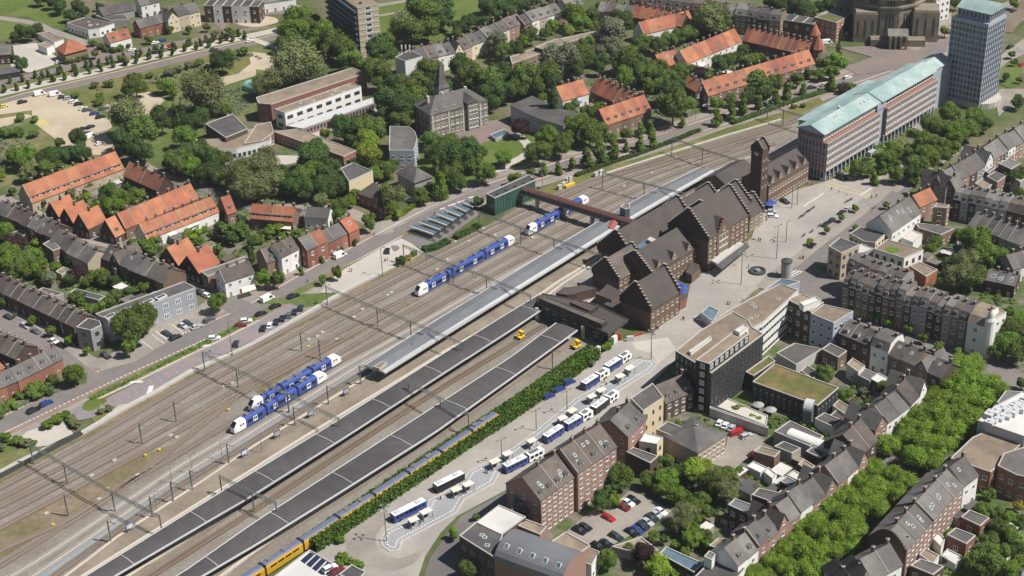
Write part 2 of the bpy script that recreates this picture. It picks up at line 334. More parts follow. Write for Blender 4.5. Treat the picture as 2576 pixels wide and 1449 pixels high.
def house_geo(o, w, d, h, rh, typ, roof, wall, dorm=None, chim=True, win='w', ends=(0, 0), rear=False, oh=.25, fl=None, step=2.6, door=True, sky=0):
    """local frame: x along the front 0..w, y away from the viewer 0..d"""
    b = MB(); e = .012; x0, x1 = e, w - e
    r = MB(); t = .16
    if typ == 'f':
        b.prism([(x0, 0), (x1, 0), (x1, d), (x0, d)], 0, h, 0); q = .22
        r.box(x0 + q, x1 - q, q, d - q, h + .003, h + .03, 0)
        for (A, B, C2, D2) in ((x0, x1, 0, q), (x0, x1, d - q, d), (x0, x0 + q, q, d - q), (x1 - q, x1, q, d - q)): r.box(A, B, C2, D2, h + .003, h + .32, 1)
    elif typ == 'g':
        m = d / 2
        b.prism([(x0, 0), (x1, 0), (x1, d), (x0, d)], 0, h, 0, cap=False)
        b.face([(x0, 0, h), (x0, m, h + rh), (x0, d, h)]); b.face([(x1, d, h), (x1, m, h + rh), (x1, 0, h)])
        s = rh / m; a, c = (-.02 if not ends[0] else -oh), (w + .02 if not ends[1] else w + oh); a, c = (a if ends[0] else 0), (c if ends[1] else w)
        for (ya, yb) in ((-oh, m), (d + oh, m)):
            za = h - oh * s + .02; zb = h + rh + .02
            P = [(a, ya, za), (c, ya, za), (c, yb, zb), (a, yb, zb)]; Q = [(x, y, z + t) for x, y, z in P]
            if ya > yb: P = P[::-1]; Q = Q[::-1]
            r.face(Q); r.face([P[0], P[1], Q[1], Q[0]], 1); r.face([P[1], P[2], Q[2], Q[1]], 1); r.face([P[3], P[0], Q[0], Q[3]], 1)
        if CH.random() < .45 and rh > 2.4:
            for (ya, yb) in ((-oh, m), (d + oh, m)):
                P = [(x0 - .1, ya, h - oh * s + .05), (x0 + .14, ya, h - oh * s + .05), (x0 + .14, yb, h + rh + .05), (x0 - .1, yb, h + rh + .05)]; P = P if ya < yb else P[::-1]; r.face([(q[0], q[1], q[2] + t + .16) for q in P], 2)
                r.face([(x0 + .14, ya, h - oh * s), (x0 + .14, ya, h - oh * s + t + .2), (x0 + .14, yb, h + rh + t + .2), (x0 + .14, yb, h + rh)], 2)
    elif typ == 'x':
        m = w / 2
        b.prism([(x0, 0), (x1, 0), (x1, d), (x0, d)], 0, h, 0, cap=False)
        b.face([(x1, 0, h), (m, 0, h + rh), (x0, 0, h)][::-1] and [(x0, 0, h), (x1, 0, h), (m, 0, h + rh)]); b.face([(x1, d, h), (x0, d, h), (m, d, h + rh)])
        s = rh / m
        for (xa, xb) in ((-oh * .3, m), (w + oh * .3, m)):
            za = h - oh * .3 * s + .02; zb = h + rh + .02
            P = [(xa, d + oh, za), (xa, -oh, za), (xb, -oh, zb), (xb, d + oh, zb)]; Q = [(x, y, z + t) for x, y, z in P]
            if xa > xb: P = P[::-1]; Q = Q[::-1]
            r.face(Q); r.face([P[0], P[1], Q[1], Q[0]], 1); r.face([P[1], P[2], Q[2], Q[1]], 1); r.face([P[3], P[0], Q[0], Q[3]], 1)
    elif typ == 'h':
        b.prism([(x0, 0), (x1, 0), (x1, d), (x0, d)], 0, h, 0)
        i = min(w, d) / 2; A = [(-oh, -oh, h), (w + oh, -oh, h), (w + oh, d + oh, h), (-oh, d + oh, h)]
        if w >= d: T = [(i * .92, d / 2, h + rh), (w - i * .92, d / 2, h + rh)]; F = [(A[0], A[1], T[1], T[0]), (A[1], A[2], T[1]), (A[2], A[3], T[0], T[1]), (A[3], A[0], T[0])]
        else: T = [(w / 2, i * .92, h + rh), (w / 2, d - i * .92, h + rh)]; F = [(A[0], A[1], T[0]), (A[1], A[2], T[1], T[0]), (A[2], A[3], T[1]), (A[3], A[0], T[0], T[1])]
        for f in F: r.face([(p[0], p[1], p[2] + t) for p in f])
        for k in range(4): P, Q = A[k], A[(k + 1) % 4]; r.face([P, Q, (Q[0], Q[1], Q[2] + t), (P[0], P[1], P[2] + t)], 1)
    elif typ == 'm':   # mansard: steep front and back, flat-ish top
        b.prism([(x0, 0), (x1, 0), (x1, d), (x0, d)], 0, h, 0); k = 1.3
        b.face([(x0, 0, h), (x0, k, h + rh), (x0, d / 2, h + rh + .9), (x0, d - k, h + rh), (x0, d, h)]); b.face([(x1, 0, h), (x1, k, h + rh), (x1, d / 2, h + rh + .9), (x1, d - k, h + rh), (x1, d, h)][::-1])
        L = [(-.35, h), (k, h + rh), (d / 2, h + rh + .9), (d - k, h + rh), (d + .35, h)]
        for q in range(4):
            (ya, za), (yb, zb) = L[q], L[q + 1]; r.face([(0, ya, za + .12), (w, ya, za + .12), (w, yb, zb + .12), (0, yb, zb + .12)], 0)
        r.face([(0, -.35, h - .1), (w, -.35, h - .1), (w, -.35, h + .12), (0, -.35, h + .12)], 1)
        r.face([(0, 0, h + .12), (0, -.35, h + .12), (0, -.35, h - .1)], 1)
    b.obj('wall', M[wall], o)
    rf = r.obj('roof', [M[roof], M['concrete'] if typ == 'f' else M['frame'] if typ in 'm' else M[roof], M['coping']], o)
    W = []
    if win:
        W += facade((x0, 0), (x1, 0), h, win, step, floors=fl)
        if faces_cam(o, (w, 0), (w, d)) and ends[1]: W += facade((x1, 0), (x1, d), h, win, 3.4, 1.0, 1.3, floors=fl)
        if faces_cam(o, (0, d), (0, 0)) and ends[0]: W += facade((x0, d), (x0, 0), h, win, 3.4, 1.0, 1.3, floors=fl)
        if door and W and W[0][0][2] < 1.6:
            p = W.pop(0); link('door', DM, o, (p[0][0], p[0][1], 0), p[1], (1.0, 1, 2.2))
        if typ == 'x' and rh > 2: W.append(((w / 2 - .5, 0, h + .3), 0, 1.0, 1.1, win))
        windows(o, W)
    if dorm and typ in 'gm':
        n = max(1, int(w / 3.2)); s = rh / (d / 2) if typ == 'g' else rh / 1.3
        for i in range(n):
            y = .9 if typ == 'g' else .25; dw = 1.3 if typ == 'g' else 1.2
            if dorm == 'W': dw = w / n - .5
            link('dormer', DOM['w' if dorm == 'W' else dorm], o, ((i + .5) * w / n - dw / 2, y, h + (s * y if typ == 'g' else .5) - .05), 0, (dw, 1, .85 if dorm == 'W' else 1.25))
    if chim:
        zc = h + rh + .7 if typ in 'gx' else h + (rh + 1.2 if typ == 'm' else .9)
        if typ == 'h': zc = h + rh * .8
        cxp = w - .45 if typ in 'gm' else w * .55
        link('chimney', CHM, rf, (cxp, d * (.5 if typ != 'f' else .7) + (.3 if typ == 'g' else 0), zc), 0, (.8, .9, .8))
    if sky and typ == 'g':
        an = math.atan2(rh, d / 2)
        for i in range(sky):
            yy = d * (.15 + .2 * rnd.random()); k = link('skylight', SKM, rf, (w * (.25 + .5 * rnd.random()), yy, h + yy * rh / (d / 2) + .2)); k.rotation_euler = (an, 0, 0); k.scale = (.9, 1.1, 1)
    return o
ROWID = [0]
def row(place, p1, p2, h, d, n, roof='orange', wall='brickbrown', typ='g', rh=4.0, kind='terraced_house', desc='house', jit=.0, roofs=None, walls=None, ends=(1, 1), **k):
    A = g(p1, h); B = g(p2, h); v = B - A; v.z = 0; L = v.length; u = v / L; rz = math.atan2(u.y, u.x); ln = Vector((-u.y, u.x, 0))
    ROWID[0] += 1; r = random.Random(ROWID[0] * 13 + 5); out = []
    grp = None if n == 1 else (desc + 's ' + place)
    for i in range(n):
        hh = h + r.uniform(-jit, jit); dd = d + r.uniform(-jit, jit); P = A + u * (L * i / n); P.z = 0
        rf = r.choice(roofs) if roofs else roof; wl = r.choice(walls) if walls else wall
        lab = '%s-roofed %s %s %s' % (RN[rf], WN[wl], desc, place) if n == 1 else '%s-roofed %s %s, %s from left %s' % (RN[rf], WN[wl], desc, nth(i + 1), place)
        o = thing(kind, lab, 'house', P, rz, grp)
        FOOT.append((P + u * (L / n / 2) + ln * dd / 2, max(L / n, dd) * .56))
        tt = 'x' if (typ == 'g' and jit >= .3 and r.random() < .2) else typ
        house_geo(o, L / n, dd + (1 if tt != typ else 0), hh, rh + r.uniform(-jit, jit) * .5, tt, rf, wl, ends=(1 if (i == 0 and ends[0]) or jit else 0, 1 if (i == n - 1 and ends[1]) or jit else 0), **k)
        out.append(o)
    return out
def building(label, pts, h, wall, roof, win='w', kind='building', cat='building', z0=0, step=2.8, ww=1.4, wh=1.5, fh=3.1, floors=None, skip_ground=False, skys=0, boxes=(), par=.35, parmat='concrete', group=None, gnd=False, allw=False):
    """flat roof building: pts = roof corners in the picture, lying at height h"""
    P = [g(p, h) for p in pts]
    if area(P) < 0: P = P[::-1]
    c = sum((Vector((p.x, p.y, 0)) for p in P), Vector()) / len(P)
    d0 = P[1] - P[0]; rz = math.atan2(d0.y, d0.x); FOOT.append((c, max((Vector((p.x, p.y, 0)) - c).length for p in P) * .8)); o = thing(kind, label, cat, c, rz, group); R = Matrix.Rotation(-rz, 3, 'Z')
    Q = [R @ (p - c) for p in P]; Q = [(q.x, q.y) for q in Q]
    b = MB(); b.prism(Q, z0, h, 0); b.obj('wall', M[wall], o)
    r = MB(); r.prism(inset(Q, .25), h + .003, h + .04, 0)
    I = inset(Q, .28); k = len(Q)
    for i in range(k):
        j = (i + 1) % k; r.prism([Q[i], Q[j], I[j], I[i]], h + .003, h + par, 1)
    rf = r.obj('roof', [M[roof], M[parmat]], o)
    W = []
    for i in range(k):
        a, b2 = Q[i], Q[(i + 1) % k]
        if win and (allw or faces_cam(o, a, b2)): W += facade(a, b2, h, win, step, ww, wh, floors=floors, fh=fh, skip_ground=skip_ground)
    windows(o, W)
    rr = random.Random(len(label) * 7 + int(c.x))
    bb = [q[0] for q in Q], [q[1] for q in Q]
    mx, my = sum(bb[0]) / k, sum(bb[1]) / k
    for i in range(skys):
        f = rr.uniform(-.6, .6); q = Q[i % k]; link('skylight', SKM, rf, (mx + (q[0] - mx) * abs(f), my + (q[1] - my) * abs(f), h + .2), 0, (1.2, 1.2, 1))
    return o, Q, rf
def inset(Q, t):
    out = []; k = len(Q)
    for i in range(k):
        a, b, c = Vector(Q[i - 1]), Vector(Q[i]), Vector(Q[(i + 1) % k]); d1 = (b - a).normalized(); d2 = (c - b).normalized()
        n1 = Vector((-d1.y, d1.x)); n2 = Vector((-d2.y, d2.x)); m = (n1 + n2); m = m / max(.25, (m.dot(m) / 2)) if m.length > .1 else n1
        out.append((b.x + m.x * t, b.y + m.y * t))
    return out
LY = [0]
def ground(name, pts, m, z=None, spline=False):
    LY[0] += 1
    P = [g(p) for p in pts]
    if spline: P = smooth(P, True)
    P = [(p.x, p.y) for p in P]
    if area(P) < 0: P = P[::-1]
    z = z if z is not None else .0025 * LY[0] + .01
    b = MB(); b.face([(p[0], p[1], z) for p in P]); o = b.obj(name, M[m]); o['kind'] = 'structure'; return o
def smooth(P, closed=False, k=6):
    n = len(P); out = []
    for i in range(n if closed else n - 1):
        p0 = P[i - 1] if (i > 0 or closed) else P[0]; p1 = P[i]; p2 = P[(i + 1) % n]; p3 = P[(i + 2) % n] if (closed or i + 2 < n) else P[-1]
        for j in range(k):
            t = j / k; out.append(.5 * ((2 * p1) + (p2 - p0) * t + (2 * p0 - 5 * p1 + 4 * p2 - p3) * t * t + (3 * p1 - p0 - 3 * p2 + p3) * t ** 3))
    if not closed: out.append(P[-1].copy())
    return out
def ribbon(b, P, o0, o1, z, m=0, z2=None):
    """sheet between lateral offsets o0 and o1 of path P (offset positive to the right)"""
    k = len(P); ns = []
    for i in range(k):
        d = (P[min(i + 1, k - 1)] - P[max(i - 1, 0)]); d.z = 0; d.normalize(); ns.append(Vector((d.y, -d.x, 0)))
    for i in range(k - 1):
        a, c = P[i], P[i + 1]
        A = a + ns[i] * o0; B = a + ns[i] * o1; Cc = c + ns[i + 1] * o1; Dd = c + ns[i + 1] * o0
        z_ = z if z2 is None else z2
        b.face([(A.x, A.y, z_), (B.x, B.y, z_), (Cc.x, Cc.y, z_), (Dd.x, Dd.y, z_)], m)
        if z2 is not None:
            b.face([(B.x, B.y, z), (Cc.x, Cc.y, z), (Cc.x, Cc.y, z2), (B.x, B.y, z2)], m); b.face([(Dd.x, Dd.y, z), (A.x, A.y, z), (A.x, A.y, z2), (Dd.x, Dd.y, z2)], m)
def strip(name, pts, wd, m, sm=True, z=None):
    LY[0] += 1; P = [g(p) for p in pts]
    if sm: P = smooth(P)
    b = MB(); ribbon(b, P, -wd / 2, wd / 2, z if z is not None else .0025 * LY[0] + .01); o = b.obj(name, M[m]); o['kind'] = 'structure'; return o
# ------------------------------------------------------------------ trees
def crown_mesh(seed, shape='round', N=2600, lobes=16, leaf=.085, core=.78, loose=.0):
    r = random.Random(seed); b = MB(); L = []
    for i in range(lobes):
        if shape == 'cone':
            t = r.random(); rad = .55 * (1 - t) + .12; a = r.uniform(0, 6.28); q = rad * r.uniform(.2, .75); L.append((Vector((q * math.cos(a), q * math.sin(a), -1 + 2 * t)), rad * .62))
        elif shape == 'col':
            t = r.random(); a = r.uniform(0, 6.28); q = r.uniform(0, .45) * (1 - .5 * t); L.append((Vector((q * math.cos(a), q * math.sin(a), -.8 + 1.55 * t)), r.uniform(.3, .45) * (1.05 - .4 * t)))
        else:
            a = r.uniform(0, 6.28); t = (i + .5) / lobes; zz = -.55 + 1.25 * t; q = math.sqrt(max(0, 1 - (zz * .95) ** 2)) * r.uniform(.35, .72)
            L.append((Vector((q * math.cos(a), q * math.sin(a), zz * .72)), r.uniform(.26, .42)))
    if shape == 'round': L.append((Vector((0, 0, 0)), .55))
    for (c, q) in L:     # inner mass, hidden under the leaves
        q = q * core; n = len(b.v); K = 7; J = 5
        for j in range(J + 1):
            th = math.pi * j / J
            for i in range(K):
                ph = 6.283 * i / K + j * .4; w_ = q * r.uniform(.8, 1.08); b.v.append((c.x + w_ * math.sin(th) * math.cos(ph), c.y + w_ * math.sin(th) * math.sin(ph), c.z + w_ * math.cos(th)))
        for j in range(J):
            for i in range(K):
                i2 = (i + 1) % K; b.f.append((n + j * K + i, n + (j + 1) * K + i, n + (j + 1) * K + i2, n + j * K + i2)); b.m.append(0)
    tot = sum(q * q for c, q in L)
    for (c, q) in L:
        for _ in range(int(N * q * q / tot)):
            d = Vector((r.gauss(0, 1), r.gauss(0, 1), r.gauss(0.15, 1))).normalized(); p = c + d * q * r.uniform(.82, 1.12 + loose)
            if loose and r.random() < .3: p *= 1 + loose * r.random()
            n = (d + Vector((r.gauss(0, .45), r.gauss(0, .45), r.gauss(.2, .45)))).normalized()
            u = n.orthogonal().normalized(); v = n.cross(u); a = r.uniform(0, 3.14); s = leaf * r.uniform(.6, 1.35)
            e1 = (u * math.cos(a) + v * math.sin(a)) * s; e2 = (v * math.cos(a) - u * math.sin(a)) * s * r.uniform(.5, 1)
            b.face([p - e1 - e2 * .4, p + e2 * .9 - e1 * .2, p + e1 + e2 * .1, p - e2 * .8 + e1 * .3])
    return b.mesh('crown', [M['L_mid']])
CR = dict(r=[crown_mesh(s, 'round', 5200, 24, .054) for s in (1, 2, 3, 4, 5, 6)], s=[crown_mesh(s, 'round', 1300, 12, .11) for s in (11, 12, 13)], a=[crown_mesh(s, 'round', 7000, 40, .042, .72, .06) for s in (51, 52, 53, 54)],
          c=[crown_mesh(s, 'cone', 1800, 22, .08) for s in (21, 22)], k=[crown_mesh(s, 'col', 1100, 12, .11) for s in (31, 32, 33)],
          w=[crown_mesh(s, 'round', 5500, 30, .046, .7, .14) for s in (41, 42, 43)])
def trunkmesh():
    b = MB(); b.lathe([(.55, 0), (.36, .15), (.3, .6), (.24, 1.0), (.14, 1.5)], k=7)
    for a in (0.3, 2.2, 4.3): b.beam((0, 0, .85), (1.1 * math.cos(a), 1.1 * math.sin(a), 1.6), .22)
    return b.mesh('trunk', [M['trunk']])
TRM = trunkmesh()
TSZ = [(3.0, 'small'), (5.2, 'medium'), (99, 'large')]
SHN = dict(r='round', s='round', c='conical', k='upright', w='loose feathery', b='low')
TREES = [0]
TK = dict(k='street tree', a='avenue tree', w='willow', c='conifer', s='garden tree')
def tree_at(c, rm, hv, trunk, col, shape, label, cat='tree', name='tree', group=None, rr=None):
    """c: ground point; rm crown radius; hv crown half height; trunk clear height"""
    o = thing(name, label, cat, (c.x, c.y, 0), rr.uniform(0, 6.28), group)
    q_ = 1.24 if col == 'a' else 1.2; rm *= q_; hv *= 1.17; trunk *= .75
    me = rr.choice(CR['a' if col == 'a' else 'r' if shape == 'r' and rm > 2.6 else 's' if shape in 'rb' else shape])
    cr = link('crown', me, o, (0, 0, trunk + hv * .95), 0, (rm, rm * rr.uniform(.92, 1.08), hv))
    cr.material_slots[0].link = 'OBJECT'; cr.material_slots[0].material = M[LCOL[col][0]]
    if cat not in ('shrub',):
        link('trunk', TRM, o, (0, 0, 0), 0, (rm * .14, rm * .14, (trunk + hv * .4)))
    return o
def trees(place, lst, col='m', shape='r', k=.95, cat='tree', tr=.35, desc='', each='tree'):
    """lst: (u,v,r[,col[,shape[,k]]]) crown centre and half width in tile pixels, in the current tile"""
    TREES[0] += 1; rr = random.Random(TREES[0] * 31); items = []
    for t in lst:
        t = list(t) + [None] * (6 - len(t)); c0, s0, k0 = t[3] or col, t[4] or shape, t[5] or k
        q = U((t[0], t[1])); items.append((q[0], q[1], t[2] / 4, c0, s0, k0))
    items.sort()
    for i, (x, y, rp, c0, s0, k0) in enumerate(items):
        z = 5.0
        for _ in range(4):
            p = G(x, y, z); rm = rp / px_per_m(p); hv = rm * k0
            if s0 == 'k' : hv = rm * k0 * 1.25; rm *= 1.3
            if s0 == 'c': hv = rm * k0 * 2.0
            t0 = 0.15 if cat != 'tree' else min(3.2, rm * tr + .5); z = t0 + hv * .95
        sz = [n for (lim, n) in TSZ if rm < lim][0]
        lab = '%s %s %s %s' % (sz, LCOL[c0][1], each, place) if len(items) == 1 else '%s %s %s, %s from left %s' % (sz, LCOL[c0][1], each, nth(i + 1), place)
        tree_at(p, rm, hv, t0, c0, s0, lab, (cat if cat != 'tree' else TK.get('a' if c0 == 'a' else s0, 'tree')), (each.replace(' ', '_') if cat != 'tree' else TK.get('a' if c0 == 'a' else s0, 'tree').replace(' ', '_')), (each + 's ' + place) if len(items) > 1 else None, rr)
def shrubs(place, lst, col='m', each='shrub', k=.75): trees(place, lst, col, 'b', k, each, .1, each=each)
def hedge(label, pts, wd, h, col='L_mid', leafs=6, cat='hedge', name='hedge', ls=.35):
    P = [g(p) for p in pts]; r = random.Random(int(P[0].x) + 99); b = MB()
    ribbon(b, P, -wd * .42, wd * .42, 0, 0, h * .88)
    for i in range(len(P) - 1):
        a, c = P[i], P[i + 1]; d = c - a; L = d.length; d /= L; n = Vector((d.y, -d.x, 0))
        for _ in range(int(L * (wd + 2 * h) * leafs)):
            t = r.uniform(0, L); s = r.uniform(-1, 1) * (wd / 2 + h * .6)
            if abs(s) < wd / 2: p = a + d * t + n * s; p.z = h * r.uniform(.85, 1.08)
            else: p = a + d * t + n * (wd / 2 * (1 if s > 0 else -1) * r.uniform(.88, 1.1)); p.z = r.uniform(.05, h)
            nn = Vector((r.gauss(0, 1), r.gauss(0, 1), r.gauss(.8, 1))).normalized(); u = nn.orthogonal().normalized(); v = nn.cross(u); q = ls * r.uniform(.6, 1.3)
            b.face([p - u * q, p - v * q * .7, p + u * q, p + v * q * .7])
    o = b.obj(name, M[col]); return tag(o, label, cat)
# ------------------------------------------------------------------ vehicles
def car_meshes(L=4.3, W=1.75, H=1.45, van=False, est=False):
    b = MB(); w = W / 2
    if van: prof = [(-L / 2, .35), (-L / 2, H - .1), (-L / 2 + .15, H), (L / 2 - 1.3, H), (L / 2 - .75, 1.15), (L / 2 - .05, .95), (L / 2, .35)]
    elif est: prof = [(-L / 2, .32), (-L / 2, .85), (-L / 2 + .45, H - .05), (-L / 2 + .7, H), (.25, H), (.95, .95), (L / 2 - .1, .78), (L / 2, .32)]
    else: prof = [(-L / 2, .32), (-L / 2, .85), (-L / 2 + .35, .92), (-L / 2 + 1.0, H), (.2, H), (.9, .93), (L / 2 - .12, .76), (L / 2, .32)]
    def wid(z): return w if z < .96 else w - .22 * (z - .95) / (H - .95) * (1.0 if not van else .4)
    k = len(prof); n = len(b.v)
    for s in (-1, 1):
        for (x, z) in prof: b.v.append((x, s * wid(z), z))
    for i in range(k - 1): b.f.append((n + i, n + i + 1, n + k + i + 1, n + k + i)); b.m.append(0)
    b.f.append(tuple(n + i for i in range(k))[::-1]); b.f.append(tuple(n + k + i for i in range(k))); b.m += [0, 0]
    gb = MB()
    top = [p for p in prof if p[1] > H - .12]; xa = top[0][0]; xb = top[-1][0]
    for s in (-1, 1):
        q = [(xa - (.25 if not van else 0) + (.1 if van else 0), 1.0), (xb + (.5 if not van else .35), 1.0), (xb - .02, H - .12), (xa + .08, H - .12)]
        if van: q[0] = (xb - 1.2, 1.05); q[3] = (xb - 1.2, H - .35); q[2] = (xb + .05, H - .35)
        f = [(x, s * (wid(z) + .02), z) for x, z in q]; gb.face(f if s < 0 else f[::-1])
    pi = prof.index(top[-1]); A, B = prof[pi], prof[pi + 1]
    def scr(A, B, off):
        a = .12; p = [(A[0] + (B[0] - A[0]) * t, A[1] + (B[1] - A[1]) * t) for t in (a, .92)]
        return [(p[0][0] + off, -wid(p[0][1]) + .1, p[0][1] + .02), (p[1][0] + off, -wid(p[1][1]) + .06, p[1][1] + .02), (p[1][0] + off, wid(p[1][1]) - .06, p[1][1] + .02), (p[0][0] + off, wid(p[0][1]) - .1, p[0][1] + .02)]
    gb.face(scr(A, B, .02))
    if not van:
        i0 = prof.index(top[0]); gb.face(scr(prof[i0], prof[i0 - 1], -.02)[::-1])
    wb = MB()
    k = 10
    for s in (0, 1):
        pass
    n = len(wb.v)
    for y in (-.11, .11):
        for i in range(k): a = 6.283 * i / k; wb.v.append((.32 * math.cos(a), y, .32 * math.sin(a)))
    for i in range(k): j = (i + 1) % k; wb.f.append((n + i, n + j, n + k + j, n + k + i)); wb.m.append(0)
    wb.f.append(tuple(range(n, n + k))[::-1]); wb.f.append(tuple(range(n + k, n + 2 * k))); wb.m += [0, 0]
    return b.mesh('body', [M['car_white']]), gb.mesh('windows', [M['glass']]), wb.mesh('wheel', [M['tyre']]), L, W
CM = dict(s=car_meshes(), e=car_meshes(4.5, 1.8, 1.55, est=True), v=car_meshes(5.4, 2.0, 2.3, van=True), h=car_meshes(3.8, 1.68, 1.48, est=True))
CNM = dict(s='saloon car', e='estate car', v='van', h='hatchback')
def cars(place, ref, lst, flip=False, name=None, z=0.0):
    """ref: two points giving the heading; lst: (u,v,colour,type)"""
    A, B = g(ref[0]), g(ref[1]); d = B - A; rz = math.atan2(d.y, d.x) + (math.pi if flip else 0)
    items = sorted((U((t[0], t[1])), t[2], t[3] if len(t) > 3 else 's') for t in lst)
    for i, (q, c, ty) in enumerate(items):
        p = G(q[0], q[1], .6 + z); bm, gm, wm, L, W = CM[ty]; kn = CNM[ty]
        lab = '%s %s %s' % ({'darkred': 'dark red', 'dark': 'dark grey'}.get(c, c), kn, place) if len(items) == 1 else '%s %s, %s from left %s' % ({'darkred': 'dark red', 'dark': 'dark grey'}.get(c, c), kn, nth(i + 1), place)
        o = thing('van' if ty == 'v' else 'parked_car', lab, 'van' if ty == 'v' else 'car', (p.x, p.y, z + .02), rz, ('vehicles ' + place) if len(items) > 1 else None)
        bo = link('body', bm, o); bo.material_slots[0].link = 'OBJECT'; bo.material_slots[0].material = M['car_' + c]
        link('windows', gm, o)
        for sx in (-1, 1):
            for sy in (-1, 1): link('wheel', wm, o, (sx * L * .31, sy * (W / 2 - .1), .32))
# ------------------------------------------------------------------ street things
def lamp_meshes():
    p = MB(); p.lathe([(.12, 0), (.09, 1), (.06, 7.6)], k=6); a = MB(); a.beam((0, 0, 7.5), (1.1, 0, 7.8), .07); h = MB(); h.box(1.0, 1.6, -.14, .14, 7.72, 7.86, 0, True)
    return p.mesh('pole', [M['polegrey']]), a.mesh('arm', [M['polegrey']]), h.mesh('lamp_head', [M['steel']])
LPM = lamp_meshes()
def lamps(place, lst, rz=0, col='grey'):
    items = sorted(lst, key=lambda t: U(t)[0])
    for i, t in enumerate(items):
        p = g(t); o = thing('street_lamp', 'slim %s street lamp%s %s' % (col, '' if len(items) == 1 else ', %s from left' % nth(i + 1), place), 'street lamp', p, rz, 'street lamps ' + place if len(items) > 1 else None)
        link('pole', LPM[0], o); link('arm', LPM[1], o); link('lamp_head', LPM[2], o)
def person_mesh(kind):
    b = MB(); r = .14
    for s in (-1, 1): b.lathe([(.06, 0), (.07, .45), (.1, .85)], (s * .1, .08 * s * kind), 6, 0)
    b.lathe([(.17, .8), (.15, 1.05), (.2, 1.35), (.17, 1.45), (.06, 1.5), (.06, 1.55)], k=8, m=1)
    b.lathe([(.05, 1.5), (.1, 1.58), (.11, 1.66), (.09, 1.75), (.02, 1.8)], k=8, m=2)
    for s in (-1, 1): b.beam((s * .2, 0, 1.4), (s * .26, .12 * s * kind, .85), .08, 1)
    return b
PCL = [('black', 'blackwall', 'car_black'), ('red', 'redpaint', 'car_dark'), ('white', 'white', 'car_blue'), ('blue', 'car_blue', 'car_grey')]
PM = []
for (n, top, leg) in PCL:
    for kk in (0, 1): PM.append((n, person_mesh(kk).mesh('person', [M[leg], M[top], M['skin']])))
def people(place, lst):
    items = sorted(lst, key=lambda t: U(t)[0]); rr = random.Random(len(place) * 3 + len(lst))
    for i, t in enumerate(items):
        p = g(t); n, me = PM[rr.randrange(len(PM))]
        o = link('person', me, None, p, rr.uniform(0, 6)); tag(o, 'person in %s top standing%s %s' % (n, '' if len(items) == 1 else ', %s from left' % nth(i + 1), place), 'person', 'people ' + place if len(items) > 1 else None)
# ------------------------------------------------------------------ ground
def DP(s): return [tuple(float(q) for q in t.split(',')) + (0,) for t in s.split()]
def TP(s): return [tuple(float(q) for q in t.split(',')) for t in s.split()]
b = MB(); b.face([(-3500, -400, 0), (3500, -400, 0), (3500, 7000, 0), (-3500, 7000, 0)]); o = b.obj('ground', M['soil']); o['kind'] = 'structure'
tile(0, 0)
ground('lawn', TP('-100,20 330,-60 500,40 650,110 660,240 540,280 430,240 280,160 -100,155'), 'grass')
ground('lawn', TP('-100,180 200,195 340,250 320,380 -100,410'), 'grass')
ground('scrubland', DP('-60,282 300,188 644,112 700,130 760,190 700,260 620,300 560,330 480,380 350,420 200,450 -60,480'), 'scrub')
ground('tall_grass', DP('120,262 300,196 500,150 640,118 650,150 560,200 440,235 330,260 250,270'), 'drygrass')
strip('path', TP('-80,170 330,230 500,300 750,390 1080,520'), 5, 'paving')
strip('road', TP('-120,880 300,770 900,640 1400,520 2000,400 2700,270'), 8, 'brickroad')
strip('verge', TP('-120,985 300,880 900,745 1400,620 2000,480 2700,335 3000,260'), 18, 'drygrass')
strip('promenade', TP('-120,975 300,872 900,740 1400,612 2000,472 2700,322 3000,250'), 7, 'palepave')
strip('road', TP('-120,1090 300,960 900,818 1400,700 2000,552 2700,390 3000,310'), 8, 'brickroad')
strip('kerb', TP('-120,1040 300,925 900,785 1400,665 2000,520 2700,362 3000,285'), .8, 'wallpale')
ground('forecourt', TP('60,470 360,430 640,620 300,730 120,700'), 'palepave')
ground('side_road', TP('860,420 1120,510 1180,560 980,620 760,680 560,700 640,620 900,560'), 'brickroad')
ground('round_square', DP('590,52 615,44 650,40 690,44 700,54 680,62 640,68 600,62'), 'sand', spline=True)
ground('square_paving', DP('545,35 600,26 650,30 590,44 560,75 540,60'), 'brickroad')
ground('gravel_yard', TP('-60,1070 190,1000 480,925 640,945 900,1130 1110,1210 1130,1280 1050,1330 1150,1449 1120,1560 700,1560 560,1400 330,1230 320,1110 -60,1160'), 'sand')
ground('gravel_yard', TP('1000,1090 1250,970 1500,925 1660,1010 1500,1150 1400,1230 1100,1130'), 'sand')
ground('sand_patch', TP('2140,800 2400,740 2576,600 2576,760 2450,800 2200,880'), 'sand')
ground('sand_patch', TP('-40,1200 280,1150 330,1170 60,1270 -40,1290'), 'sand')
ground('sand_heap', TP('370,1220 420,1190 500,1240 480,1270 380,1260'), 'yellowmark')
tile(1, 0)
ground('sand_patch', TP('-80,520 120,540 210,640 160,720 -40,690'), 'sand')
ground('lawn', TP('1180,80 1560,-40 2330,-60 2250,160 2050,330 1850,420 1240,340 1200,200'), 'grass')
strip('path', TP('1220,160 1480,120'), 3, 'paving')
strip('path', TP('1200,60 1700,-20'), 4, 'paving')
strip('path', TP('-40,390 200,480 340,530'), 4, 'palepave')
ground('road', TP('-100,90 300,30 480,60 300,140 -60,160'), 'brickroad')
ground('school_yard', TP('430,1290 1190,1060 1230,1130 900,1250 560,1400'), 'palepave')
ground('school_lawn', TP('900,1190 1180,1090 1190,1140 940,1230'), 'grass')
tile(1, 1)
ground('school_lawn', DP('500,430 640,380 760,370 860,420 900,480 860,520 700,545 560,490'), 'gardens')
ground('courtyard', TP('100,110 420,120 440,180 200,230 60,150'), 'palepave')
